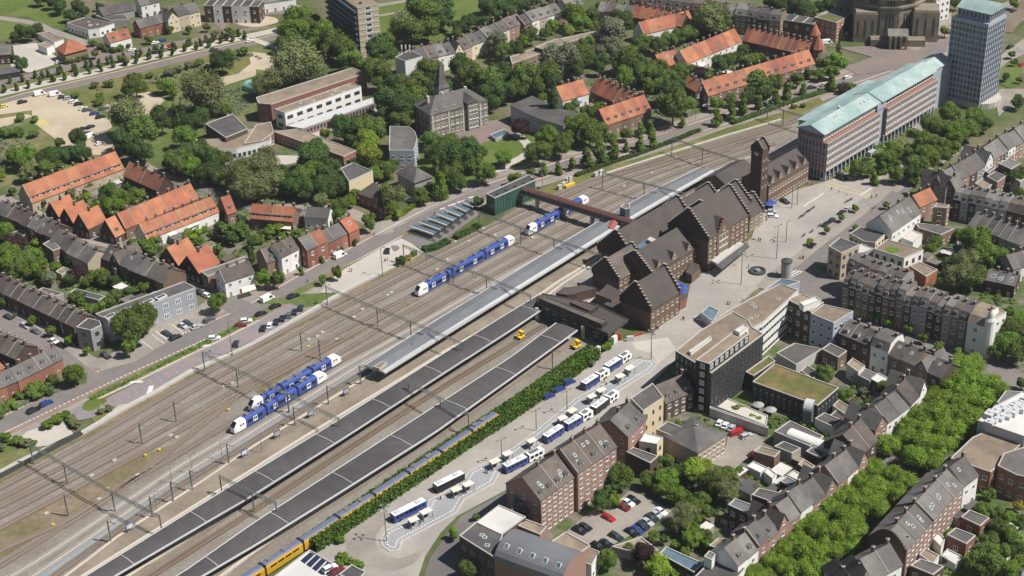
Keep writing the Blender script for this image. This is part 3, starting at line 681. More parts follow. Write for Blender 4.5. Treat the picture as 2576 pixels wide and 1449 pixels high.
ground('park_lawn', DP('1080,370 1250,310 1330,300 1560,330 1700,318 1760,312 1663,345 1488,405 1363,440 1220,480 1080,500 1010,440'), 'grass')
strip('path', DP('1180,375 1240,330 1300,340 1330,380 1270,420 1240,455'), 4, 'palepave')
strip('path', DP('1363,440 1400,400 1460,385 1540,370'), 4, 'palepave')
ground('villa_terrace', DP('1130,350 1180,310 1270,300 1300,330 1240,350 1190,370'), 'brickroad')
ground('town_gardens', DP('-60,480 200,440 560,440 620,560 560,640 420,720 200,800 -60,700'), 'gardens')
ground('town_gardens', DP('560,500 760,520 900,560 900,600 760,640 640,680 540,640'), 'gardens')
ground('town_gardens', DP('1950,700 2300,560 2640,440 2640,1500 1500,1500 1250,1300 1330,1230 1480,1100 1700,930 1900,760'), 'gardens')
ground('courtyard_gardens', DP('1400,200 1900,60 2100,100 2050,190 1700,300 1450,340 1380,260'), 'gardens')
# streets on the north side
ST = DP('-80,1108 0,1072 250,954 500,842 644,777 794,690 894,637 994,584 1094,533 1169,500 1240,473 1370,432 1488,398 1610,365 1700,340 1763,318 1880,283 1997,248 2057,226 2157,194 2257,158 2377,107 2500,50 2620,0')
strip('road', ST, 22, 'paving')
strip('road', ST, 13.5, 'brickroad')
P = smooth([g(p) for p in ST])
for (a, c, m) in ((-6.4, -4.8, 'redpath'), (4.9, 6.4, 'redpath')):
    LY[0] += 1; b = MB(); ribbon(b, P, a, c, .0025 * LY[0] + .01); b.obj('cycle_lane', M[m])['kind'] = 'structure'
LY[0] += 1; b = MB(); ribbon(b, P, -3.4, 3.6, .0025 * LY[0] + .01); b.obj('carriageway', M['roadgrey'])['kind'] = 'structure'
b = MB(); i = 0
for off in (-4.4, 4.5):
    for k in range(0, len(P) - 1):
        for t in (0.1, .35, .6, .85):
            a = P[k].lerp(P[k + 1], t); d = (P[k + 1] - P[k]).normalized(); n = Vector((d.y, -d.x, 0)); a = a + n * off
            b.face([(a + d * s * .5 + n * q * .2)[:2] + (.0025 * LY[0] + .02,) for s, q in ((-1, 1), (1, 1), (1, -1), (-1, -1))])
b.obj('road_markings', M['whitemark'])['kind'] = 'structure'
tile(1, 1)
b = MB()
for (a, c) in (((1850, 665), (1900, 648)), ((1930, 632), (2010, 605)), ((2020, 598), (2110, 570)), ((2140, 552), (2190, 535))):
    A, B = g(a), g(c); b.obox(A, B, .9, .3, .31)
b.obj('road_markings', M['whitemark'])['kind'] = 'structure'
strip('street', TP('-60,650 430,640 800,640 930,680 1060,745 1230,830 1330,900'), 6, 'paving')
ground('junction', TP('1180,790 1290,800 1480,740 1700,620 1960,470 2300,430 1900,600 1500,800 1240,920 1190,900'), 'paving')
tile(0, 1)
strip('street', TP('0,530 200,640 480,760 700,850 960,970 1110,1010 1500,1170 1980,1370 2200,1449 2576,1560'), 6, 'paving')
strip('street', TP('1080,1010 1300,940 1500,850 2100,600'), 5, 'paving')
strip('street', TP('1900,400 2100,460 2330,560 2560,650'), 5, 'asphalt')
strip('street', TP('1300,120 1560,280 1800,350 1960,340'), 5, 'paving')
tile(0, 2)
strip('pavement', TP('-120,160 250,340 600,570 950,790'), 7, 'paving')
strip('side_road', TP('-120,250 200,420 500,640 760,850 900,960'), 9, 'roadgrey')
ground('parking_court', TP('1080,690 1400,480 1580,370 1990,190 2120,100 2230,230 1900,420 1600,600 1360,740 1040,830 880,740'), 'paving')
ground('side_road', TP('1980,0 2100,-40 2576,180 2576,260 2300,260 2200,180'), 'roadgrey')
ground('front_gardens', TP('-60,1150 200,1010 640,800 880,860 870,960 450,1100 -60,1320'), 'gardens')
strip('parking_bays_line', TP('1570,440 1680,520'), .4, 'whitemark')
for (x, y) in ((1480, 590), (1590, 530), (1690, 480), (1790, 430), (1880, 380)): strip('bay_line', [(x - 60, y - 60), (x + 60, y + 30)], .25, 'whitemark', False)
strip('verge', DP('225,1004 330,952 450,896 560,842 650,795 740,740 830,695 900,662 985,618'), 3.4, 'scrub')
ground('car_park', DP('155,1047 215,1013 262,1006 350,962 450,912 560,860 652,812 735,757 830,748 765,785 644,855 482,930 375,990 290,1040 200,1058'), 'purplepave')
strip('kerb', DP('235,1010 350,957 450,906 560,854 652,806'), .7, 'platedge')
ground('green_island', DP('208,1022 225,1006 268,1006 258,1020 232,1034 212,1033'), 'grass', spline=True)
ground('green_island', DP('230,1052 285,1021 290,1026 262,1052 236,1064'), 'drygrass')
ground('verge_planting', DP('644,765 735,742 815,738 860,742 790,770 765,776 730,765'), 'scrub')
ground('gravel_lot', DP('70,1085 160,1060 185,1092 120,1122 70,1128 40,1110'), 'palepave')
ground('verge_planting', DP('-40,1140 40,1100 90,1112 80,1150 -40,1200'), 'scrub')
ground('service_yard', DP('-60,1215 60,1150 190,1092 250,1058 300,1020 320,1016 230,1072 120,1125 -60,1232'), 'palepave')
# parking bay marks
A, B = g((262, 1040, 0)), g((640, 855, 0)); d = (B - A).normalized(); n = Vector((-d.y, d.x, 0)); L = (B - A).length; b = MB()
for i in range(int(L / 3.2)):
    p = A + d * (i * 3.2 + 1); b.obox(p + n * 1.2, p + n * 5.8 + d * 1.2, .22, LY[0] * .0025 + .02, LY[0] * .0025 + .024)
    if i % 2: b.obox(p + n * 8.5, p + n * 12 + d * 4.5, .3, LY[0] * .0025 + .02, LY[0] * .0025 + .024)
b.obj('parking_markings', M['pinkmark'])['kind'] = 'structure'
tile(0, 2); b = MB()
for (a, c) in (((1280, 955), (1440, 945)), ((1960, 590), (2120, 580))): b.obox(g(a), g(c), 1.1, LY[0] * .0025 + .02, LY[0] * .0025 + .026)
P0 = TP('1500,990 1550,985 1530,1050 1470,1080'); b.face([tuple(g(p).xy) + (LY[0] * .0025 + .022,) for p in P0])
b.obj('parking_markings', M['whitemark'])['kind'] = 'structure'
tile(1, 1)
ground('forecourt', TP('700,1449 720,1390 900,1255 1340,1005 1460,955 1560,1000 1670,1080 1600,1130 1480,1220 1280,1310 980,1460 800,1500 640,1500'), 'palepave')
ground('green_island', TP('1360,1030 1430,1030 1440,1060 1390,1085'), 'brickroad', spline=True)
ground('cycle_park', TP('1480,950 1560,880 2180,630 2270,700 1900,960 1670,1065 1640,1050'), 'asphalt')
ground('verge_planting', TP('1460,945 1480,915 1560,880 1800,745 2050,650 2080,660 1640,900'), 'drygrass')
ground('verge_planting', TP('1300,1300 1500,1190 1640,1110 1660,1130 1500,1230 1340,1320'), 'scrub')
ground('embankment', DP('1333,502 1363,478 1450,440 1600,400 1720,362 1830,322 1960,285 2060,245 2075,262 1990,300 1830,345 1663,398 1508,446 1420,486 1340,512'), 'drygrass')
# ------------------------------------------------------------------ rail yard
ground('rail_yard', DP('-80,1250 0,1209 205,1097 325,1027 482,939 644,866 765,800 889,727 1059,638 1100,640 1210,578 1333,508 1420,486 1508,448 1663,398 1830,345 1990,300 2130,232 2250,190 2350,260 2000,420 1700,600 1500,880 790,1372 600,1480 -80,1640'), 'ballast')
ground('ballast_new', DP('100,1449 480,1190 640,1090 820,975 1000,870 1090,820 900,950 620,1112 470,1210 290,1330 150,1449 60,1470'), 'ballastblue')
ground('weed_strip', DP('-60,1350 0,1325 180,1235 330,1160 430,1120 425,1140 290,1235 150,1320 0,1410 -60,1440'), 'weeds')
ground('weed_strip', DP('205,1100 325,1030 482,942 644,869 765,803 889,730 1059,641 1066,650 900,745 780,812 650,880 490,958 330,1045 212,1112'), 'weeds')
ground('weed_strip', DP('640,985 760,905 900,833 1000,775 1004,782 905,842 770,915 650,993'), 'weeds')
ground('weed_strip', DP('0,1206 205,1097 212,1104 0,1220 -60,1250 -60,1236'), 'weeds')
TRK = [
 ('-60,1264 0,1230 195,1127 470,967 770,805 939,720 1247,563 1420,482 1530,440 1663,402 1830,352 1964,310 2070,272 2160,232', 'g', 'bedgrey'),
 ('-60,1290 0,1257 250,1127 470,995 811,805 939,738 1290,560 1500,462 1663,410 1830,360 1964,318 2080,280', 'g', 'bedbrown'),
 ('-60,1310 0,1277 292,1127 470,1022 858,805 1000,733 1341,563 1530,470 1663,420 1830,369 1990,320', 'g', 'bedgrey'),
 ('-60,1335 0,1302 333,1127 494,1038 700,922 899,815 1350,582 1560,478 1700,420 1840,376', 'g', 'bedgrey'),
 ('-60,1366 0,1332 383,1127 570,1014 760,913 899,835 1047,752 1294,613 1322,597 1478,512 1600,455 1760,400 1900,350', 'g', 'bedbrown'),
 ('760,948 899,864 1000,800 1200,690 1400,581 1500,527 1650,458 1800,399 1930,353', 'g', 'bedgrey'),
 ('-60,1462 0,1427 160,1327 282,1250 429,1135 541,1046 619,982 686,942 753,905 860,850', 'g', 'bedbrown'),
 ('-80,1440 0,1388 160,1315 282,1240 429,1157 620,1043 853,913 1000,832 1200,715 1400,608 1600,502 1780,422 1950,362', 'g', 'bedbrown'),
 ('-60,1510 0,1470 134,1388 429,1190 580,1098 818,954 1000,849 1200,735 1400,625 1600,520 1780,438 1950,374', 'n', 'ballastblue'),
 ('0,1505 134,1419 429,1217 620,1098 899,925 1000,868 1200,753 1400,641 1600,534 1780,448 1950,386', 'n', 'ballastblue'),
 ('60,1500 139,1449 429,1240 479,1207 644,1106 899,947 1100,828 1200,770 1400,655 1600,547 1760,468 1900,404', 'w', 'ballast'),
 ('120,1500 201,1449 563,1217 769,1087 1019,939 1119,876 1288,777 1413,700 1550,612 1700,520 1850,440 2000,360 2120,290', 'n', 'platform'),
 ('270,1500 345,1449 700,1215 894,1096 1100,962 1288,841 1365,795 1450,742', 'g', 'platform'),
 ('290,1520 385,1449 644,1283 904,1113 1120,972 1288,870 1400,800', 'w', 'bedbrown'),
 ('460,1520 555,1449 700,1352 900,1226 1094,1099 1288,966 1440,860 1480,832', 'g', 'platform'),
 ('500,1554 640,1463 800,1355 1000,1227 1130,1140 1260,1051 1400,950 1500,872', 'g', 'bedbrown'),
]
def rails_for(P, i, kind, bed):
    o = thing('railway_track', '%s railway track counted from the street side of the yard' % nth(i + 1), 'railway track', (P[0].x, P[0].y, 0), 0, 'railway tracks in the station yard')
    off = Vector((P[0].x, P[0].y, 0)); Q = [p - off for p in P]
    b = MB(); ribbon(b, Q, -1.25, 1.25, .40, 0); b.obj('track_bed', M[bed], o)
    for s in (-1, 1):
        b = MB(); ribbon(b, Q, s * .76 - .07, s * .76 + .07, .40, 0, .60); b.obj('rail', M['rail'], o)
        b = MB(); ribbon(b, Q, s * .76 - .05, s * .76 + .05, .604, 0); b.obj('rail_head', M['railshine'], o)
    b = MB(); acc = 0; st = 0.75 if kind != 'w' else .85; hw = 1.15 if kind != 'w' else 1.35; wd = .16 if kind != 'w' else .17
    for k in range(len(Q) - 1):
        a, c = Q[k], Q[k + 1]; d = c - a; Ls = d.length
        if Ls < .01: continue
        d /= Ls; n = Vector((d.y, -d.x, 0)); t = acc
        while t < Ls:
            p = a + d * t; b.face([(p + n * s * hw + d * q * wd)[:2] + (.44,) for s, q in ((1, -1), (1, 1), (-1, 1), (-1, -1))]); t += st
        acc = t - Ls
    s = b.obj('sleeper', M[dict(g='sleeperdull', n='sleeper', w='sleeperwood')[kind]], o); s['kind'] = 'stuff'
for i, (s, kd, bed) in enumerate(TRK): rails_for(smooth([g(p) for p in DP(s)]), i, kd, bed)
TRACKZ = .6
# platforms
def platform(name, pts, h, m='platform', edge=True):
    P = [(p.x, p.y) for p in (g(q, h) for q in pts)]
    if area(P) < 0: P = P[::-1]
    b = MB(); b.prism(P, 0, h, 0, 1); I = inset(P, .9); k = len(P)
    for i in range(k):
        j = (i + 1) % k; b.face([(*P[i], h + .006), (*P[j], h + .006), (*I[j], h + .006), (*I[i], h + .006)], 2)
    o = b.obj(name, [M['concrete'], M[m], M['platedge']]); o['kind'] = 'structure'; return o
platform('platform', DP('120,1478 212,1410 290,1350 470,1232 644,1115 914,950 1080,850 1350,695 1600,556 1760,478 1900,414 2010,360 2100,300 2112,306 2020,372 1850,455 1700,535 1550,622 1410,706 1288,790 1119,885 1019,948 769,1098 563,1228 217,1445 150,1490'), .9)
platform('platform', DP('215,1478 330,1405 563,1256 804,1098 1100,910 1288,795 1345,760 1380,772 1288,832 1094,952 886,1090 644,1244 300,1465 250,1500'), .9)
platform('platform', DP('440,1490 644,1333 851,1190 1004,1094 1288,905 1400,830 1465,822 1288,952 1094,1090 900,1217 700,1345 520,1478'), .9)
platform('platform', DP('1350,760 1413,712 1550,624 1700,532 1850,452 2000,372 2110,305 2130,320 2000,400 1900,470 1800,560 1600,690 1450,780'), .9, 'paving')
# ------------------------------------------------------------------ plaza, bus station and roads
ground('station_square', DP('1500,905 1545,862 1620,842 1640,838 1725,770 1740,700 1790,680 1890,600 1915,530 2000,480 2085,455 2165,420 2260,470 2130,555 2035,645 1950,700 1895,735 1790,830 1700,905 1600,930'), 'plaza')
ground('bus_road', DP('760,1400 801,1385 865,1350 900,1305 1000,1235 1150,1130 1288,1050 1400,968 1470,925 1510,900 1545,880 1600,855 1720,850 1700,905 1640,965 1600,1000 1540,1060 1470,1120 1390,1180 1290,1225 1150,1300 1110,1340 1070,1400 1050,1460 880,1460 860,1430 800,1410'), 'plaza')
ground('bus_lane', DP('1590,862 1680,850 1700,880 1600,960 1540,1000 1655,915 1640,890 1600,880'), 'palepave')
ground('turning_circle', DP('868,1372 872,1340 920,1300 960,1290 990,1300 955,1335 945,1365 965,1395 1010,1405 1060,1385 1040,1420 960,1440 890,1410'), 'paving', spline=True)
ISL = DP('956,1357 969,1337 1019,1314 1069,1284 1079,1259 1106,1247 1164,1212 1179,1187 1226,1164 1288,1130 1340,1092 1448,1004 1538,957 1583,922 1613,902 1643,907 1655,917 1638,937 1538,997 1460,1050 1380,1110 1257,1194 1244,1219 1169,1259 1151,1292 1014,1364 1006,1387 981,1391 961,1377')
P = [tuple(g(p).xy) for p in ISL]; b = MB()
if area(P) < 0: P = P[::-1]
b.prism(P, 0, .42, 1, 0); I = inset(P, .5); k = len(P)
for i in range(k): j = (i + 1) % k; b.face([(*P[i], .425), (*P[j], .425), (*I[j], .425), (*I[i], .425)], 1)
D('isl', (.27, .275, .285), .85, .12, .5, c2=(.31, .31, .315), s2=.08)
o = b.obj('bus_station_island', [M['isl'], M['wallpale']]); o['kind'] = 'structure'
I1, I2 = inset(P, 1.4), inset(P, 1.9); b = MB()
for i in range(k):
    j = (i + 1) % k; a, c = Vector(I1[i]), Vector(I1[j]); e, f = Vector(I2[i]), Vector(I2[j]); n = max(1, int((c - a).length / 1.0))
    for q in range(n):
        t0, t1 = q / n, (q + .5) / n; b.face([(*a.lerp(c, t0), .43), (*a.lerp(c, t1), .43), (*e.lerp(f, t1), .43), (*e.lerp(f, t0), .43)])
b.obj('paving_marks', M['whitemark'])['kind'] = 'structure'
ground('road', DP('1300,1222 1160,1300 1120,1350 1080,1410 1060,1470 1250,1470 1180,1400 1160,1350 1200,1310 1290,1290'), 'darkroad')
strip('street', DP('2240,470 2180,520 2110,580 2040,640 1960,700 1930,730'), 9, 'paving')
strip('street', DP('2330,415 2240,505 2160,570 2080,630 2010,690'), 6, 'roadgrey')
strip('street', DP('1985,680 2060,720 2180,790 2300,850 2420,905 2520,955 2620,1010'), 17, 'roadgrey')
strip('street', DP('2520,930 2420,990 2300,1075 2200,1170 2100,1270 1990,1400 1930,1480'), 24, 'roadgrey')
strip('street', DP('2260,300 2340,330 2420,360 2300,440 2240,480'), 6, 'paving')
tile(3, 1)
ground('park_lawn', TP('700,160 1000,60 1400,60 1560,200 1200,290 1100,370 820,330'), 'grass')
strip('path', TP('1060,420 1220,290 1400,170 1500,60'), 4, 'paving')
ground('forecourt', TP('560,400 740,350 1080,420 1000,560 560,430'), 'plaza')
strip('yellow_bay_line', TP('560,410 900,510 1010,540 1030,515 780,440 600,390'), .5, 'yellowmark', False)
strip('square_line', TP('360,630 560,500'), .5, 'whitemark', False)
strip('square_line', TP('930,520 1040,450'), .5, 'whitemark', False)
ground('crossing', TP('150,1290 270,1270 350,1290 220,1360'), 'whitemark')
strip('crossing_gap', TP('190,1340 300,1280'), .6, 'darkroad', False)
strip('crossing_gap', TP('215,1352 325,1290'), .6, 'darkroad', False)
strip('crossing_gap', TP('165,1325 275,1270'), .6, 'darkroad', False)
tile(3, 0)
ground('church_square', TP('700,480 1000,470 1300,500 1780,380 1800,520 1300,700 900,760 760,680 1050,580'), 'brickroad')
ground('road', TP('1600,160 1850,100 1840,250 1500,520 1400,480 1650,330'), 'paving')
ground('side_garden', TP('2320,700 2440,600 2560,640 2540,860 2420,890 2320,840'), 'grass')
ground('road', TP('2280,980 2330,900 2576,900 2700,880 2700,1060 2400,1100 2320,1180'), 'paving')
ground('road', TP('2340,560 2700,300 2700,500 2420,620 2330,700'), 'paving')
for k in range(3):
    strip('track_bed_far', [(2300 + k * 60, 330), (2480 + k * 60, 120), (2640 + k * 60, -80)], 3, 'bedbrown', False)
tile(2, 3)
ground('car_park', TP('520,1030 700,880 830,780 900,830 1200,590 1610,800 1480,890 1020,1140 830,1170'), 'paving')
ground('car_park', TP('1950,310 2150,160 2180,0 2450,20 2560,100 2450,200 2230,390'), 'paving')
ground('lawn', TP('2280,600 2400,540 2576,570 2420,700 2300,690'), 'grass')
# paths and walls along the yard
def wallrun(label, pts, h, t, m, cat='wall', name='wall'):
    b = MB(); P = [g(p) for p in pts]; ribbon(b, P, -t / 2, t / 2, 0, 0, h)
    return tag(b.obj(name, M[m]), label, cat)
wallrun('long pale concrete wall between the red-marked car park and tracks', DP('205,1093 325,1024 400,985 482,936 600,886 644,864 765,795 889,723 969,684 1062,637'), .9, 1.6, 'wallpale')
wallrun('dark green fence at the lower left beside the pale service yard', DP('-60,1240 0,1205 100,1152 205,1095'), 1.8, .5, 'darksteel', 'fence', 'fence')
wallrun('pale concrete cable trough beside the curved outer track', DP('1508,444 1663,394 1830,342 1964,303'), .7, 1.1, 'wallpale', 'cable trough', 'cable_trough')
# ------------------------------------------------------------------ overhead line gantries
def gantry(bases, i, hm=7.6):
    B = [g(p) for p in bases]; o = thing('overhead_line_gantry', 'lattice steel gantry spanning the tracks, %s from the lower left' % nth(i + 1), 'gantry', B[0], 0, 'overhead line gantries over the rail yard')
    off = B[0]; Q = [p - off for p in B]
    for p in Q:
        b = MB(); b.beam(p, p + Vector((0, 0, hm + .3)), .34); b.obj('mast', M['polegrey'], o)
    b = MB(); z = Vector((0, 0, 1))
    for k in range(len(Q) - 1):
        a, c = Q[k] + z * hm, Q[k + 1] + z * hm; L = (c - a).length; n = max(2, int(L / 1.6)); d = (c - a) / n; s = Vector((d.y, -d.x, 0)).normalized() * .35
        for q in (-1, 1):
            b.beam(a + s * q, c + s * q, .11); b.beam(a + s * q - z * .6, c + s * q - z * .6, .11)
        for j in range(n):
            b.beam(a + d * j + s, a + d * (j + 1) - s, .07); b.beam(a + d * j + s, a + d * (j + .5) + s - z * .6, .07); b.beam(a + d * (j + .5) - s - z * .6, a + d * (j + 1) - s, .07)
    b.obj('lattice_beam', M['polegrey'], o)
    tot = Q[-1] - Q[0]; n = int(tot.length / 7)
    for j in range(n):
        p = Q[0] + tot * ((j + .5) / n) + z * hm; b = MB(); b.beam(p, p - z * 1.9, .1); d = tot.normalized(); b.beam(p - z * 1.8, p - z * 1.6 + d * 1.6, .07); b.obj('hanger', M['darksteel'], o)
GL = ['85,1168 170,1219 290,1289 410,1352', '516,935 600,977 728,1040 857,1104', '824,768 951,822 1035,856 1165,912', '1017,662 1142,712 1225,742 1335,790', '1206,577 1310,616 1394,646 1510,686', '1516,476 1620,503 1720,530', '1690,388 1766,416 1872,450', '1930,302 1969,318 2035,338', '560,1250 640,1290 700,1318', '1030,1010 1110,1052 1180,1092']
for i, s in enumerate(GL): gantry(DP(s), i)
def mast(pts, h=8):
    items = sorted(U(p) for p in pts)
    for i, q in enumerate(items):
        p = G(*q); o = thing('overhead_line_mast', 'single steel overhead line mast, %s from left among the tracks' % nth(i + 1), 'mast', p, 0, 'single overhead line masts')
        b = MB(); b.beam((0, 0, 0), (0, 0, h), .36); b.obj('mast', M['polegrey'], o); b = MB(); b.beam((0, 0, h - .6), (2.6, -1.2, h - .4), .14); b.obj('bracket', M['polegrey'], o)
mast(DP('172,1300 358,1118 444,1063 760,885 806,905 909,972 827,1023 743,1076 727,1040 1390,930 280,1366 385,1305 437,1266 577,1170 485,1237'))
# contact wires
for i, idx in enumerate((1, 4, 8, 11, 13)):
    P = [g(p) for p in DP(TRK[idx][0])][1:-1]; b = MB()
    for k in range(len(P) - 1): b.beam(P[k] + Vector((0, 0, 5.9)), P[k + 1] + Vector((0, 0, 5.9)), .045)
    tag(b.obj('contact_wire', M['darksteel']), 'thin overhead wire above the %s track from the street' % nth(idx + 1), 'wire', 'overhead wires')
def hgt(base, topp):
    B = g(base); q = U(topp); lo, hi = 0.0, 120.0
    for _ in range(40):
        m = (lo + hi) / 2; v = Vector((B.x, B.y, m)) - CAMP; yy = CY + FOC * (v.x * R0.y + v.y * R1.y + v.z * R2.y) / (v.x * R0.z + v.y * R1.z + v.z * R2.z)
        if yy > q[1]: lo = m
        else: hi = m
    return lo
# ------------------------------------------------------------------ canopies over the platforms
def canopy_frame(pts, h):
    P = [g(p, h) for p in pts]; return P
def canopy(label, left, right, h, prof, mats, fascia, n=24, seams=0, post=11):
    """left / right edge polylines (picture points at height h); prof: list of (fraction, dz, mat)"""
    A = [g(p, h) for p in left]; B = [g(p, h) for p in right]
    def samp(P, t):
        L = [0];
        for i in range(1, len(P)): L.append(L[-1] + (P[i] - P[i - 1]).length)
        x = t * L[-1]
        for i in range(1, len(P)):
            if x <= L[i] + 1e-6: return P[i - 1].lerp(P[i], (x - L[i - 1]) / (L[i] - L[i - 1]))
        return P[-1]
    o = thing('platform_canopy', label, 'platform canopy', (A[0].x, A[0].y, 0)); off = Vector((A[0].x, A[0].y, 0)); b = MB()
    def near(p):
        best = None
        for i in range(1, len(B)):
            e_ = B[i] - B[i - 1]; t_ = (p - B[i - 1]).dot(e_) / e_.dot(e_); t_ = max(0 if i > 1 else -9, min(1 if i < len(B) - 1 else 9, t_)); q = B[i - 1] + e_ * t_
            if best is None or (q - p).length < (best - p).length: best = q
        return best
    S = [[samp(A, i / n).lerp(near(samp(A, i / n)), f) - off + Vector((0, 0, dz)) for (f, dz, m) in prof] for i in range(n + 1)]
    for i in range(n):
        for j in range(len(prof) - 1): b.face([S[i][j], S[i][j + 1], S[i + 1][j + 1], S[i + 1][j]], prof[j][2])
    b.obj('roof', mats, o)
    if seams:
        for fr in (.08, .2, .31, .43, .55, .66, .78, .9):
            q = MB(); w_ = .016
            for i in range(n):
                P = []
                for (ii, ff) in ((i, fr - w_), (i, fr + w_), (i + 1, fr + w_), (i + 1, fr - w_)):
                    j = min(3, int(ff * 4)); P.append(S[ii][j].lerp(S[ii][j + 1], ff * 4 - j) + Vector((0, 0, .035)))
                q.face(P)
            q.obj('rib', M['canrib'], o)
    f = MB()
    for i in range(n):
        for j, dn in ((len(prof) - 1, 1), (0, -1)):
            a, c = S[i][j], S[i + 1][j]; z = Vector((0, 0, -fascia)); z2 = Vector((0, 0, .06)); d = (c - a).normalized(); nn = Vector((d.y, -d.x, 0)) * .3 * dn
            f.face([a + nn + z, c + nn + z, c + nn + z2, a + nn + z2]); f.face([a + z2 - nn * .3, a + nn + z2, c + nn + z2, c + z2 - nn * .3])
    for e in (0, n):
        for j in range(len(prof) - 1):
            a, c = S[e][j], S[e][j + 1]; z = Vector((0, 0, -fascia)); f.face([a + z, c + z, c + Vector((0, 0, .05)), a + Vector((0, 0, .05))])
    f.obj('fascia', [M['zinclight']], o)
    L = (A[-1] - A[0]).length; k = int(L / post)
    for i in range(k):
        p = samp(A, (i + .5) / k).lerp(samp(B, (i + .5) / k), .5) - off; b = MB(); b.beam((p.x, p.y, .9), (p.x, p.y, h - .2), .3); b.obj('column', M['polegrey'], o)
    if seams:
        for i in range(1, seams + 1):
            t = i / (seams + .4); b = MB(); a = samp(A, t) - off; c = near(samp(A, t)) - off
            pts = [a.lerp(c, q / 6) for q in range(7)]
            for q in range(6):
                def zz(f): return next((p0[1] + (p1[1] - p0[1]) * (f - p0[0]) / (p1[0] - p0[0]) for p0, p1 in zip(prof, prof[1:]) if p0[0] <= f <= p1[0] + 1e-6), 0)
                b.beam(pts[q] + Vector((0, 0, zz(q / 6) + .08)), pts[q + 1] + Vector((0, 0, zz((q + 1) / 6) + .08)), .22)
            b.obj('joint_strip', M['concrete'], o)
    return o, samp, A, B, off
tile(1, 2)
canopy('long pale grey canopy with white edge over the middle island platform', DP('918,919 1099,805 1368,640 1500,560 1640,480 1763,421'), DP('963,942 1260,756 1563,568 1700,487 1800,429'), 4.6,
       [(0, 0, 0), (.05, .05, 0), (.40, .25, 1), (.5, -.4, 0), (.505, 1.5, 0), (.86, .6, 2), (1, .55, 2)], [M['zinc'], M['darkroof'], M['zinclight']], .7, seams=0)  # dark gutter strip: valley shade below the raised half put into the colour
CAN = [(0, 0, 0), (.25, .2, 0), (.5, .28, 0), (.75, .2, 0), (1, 0, 0)]
canopy('dark ribbed bitumen canopy over the platform beside the pale one', DP('110,1510 217,1449 644,1184 804,1087 1100,900 1264,797 1355,742'), DP('180,1515 287,1449 644,1240 886,1087 1100,948 1288,828 1352,785'), 4.4, CAN, [M['asphaltroof']], .35, n=30, seams=8)
canopy('dark ribbed bitumen canopy over the platform nearest the bus station', DP('330,1515 448,1449 644,1312 851,1179 994,1087 1288,897 1400,812'), DP('400,1515 507,1449 644,1369 850,1241 1094,1087 1288,949 1460,824'), 4.4, CAN, [M['asphaltroof']], .35, n=30, seams=7)
# wooden platform on the canopy end, lift tower and information signs
tile(1, 2)
building('weathered timber plant box on the lower end of the pale platform canopy', [(1180, 790), (1265, 740), (1320, 755), (1245, 815)], 6.0, 'tanwall', 'tanroof', None, 'plant_box', 'plant box', z0=4.9, par=.1)
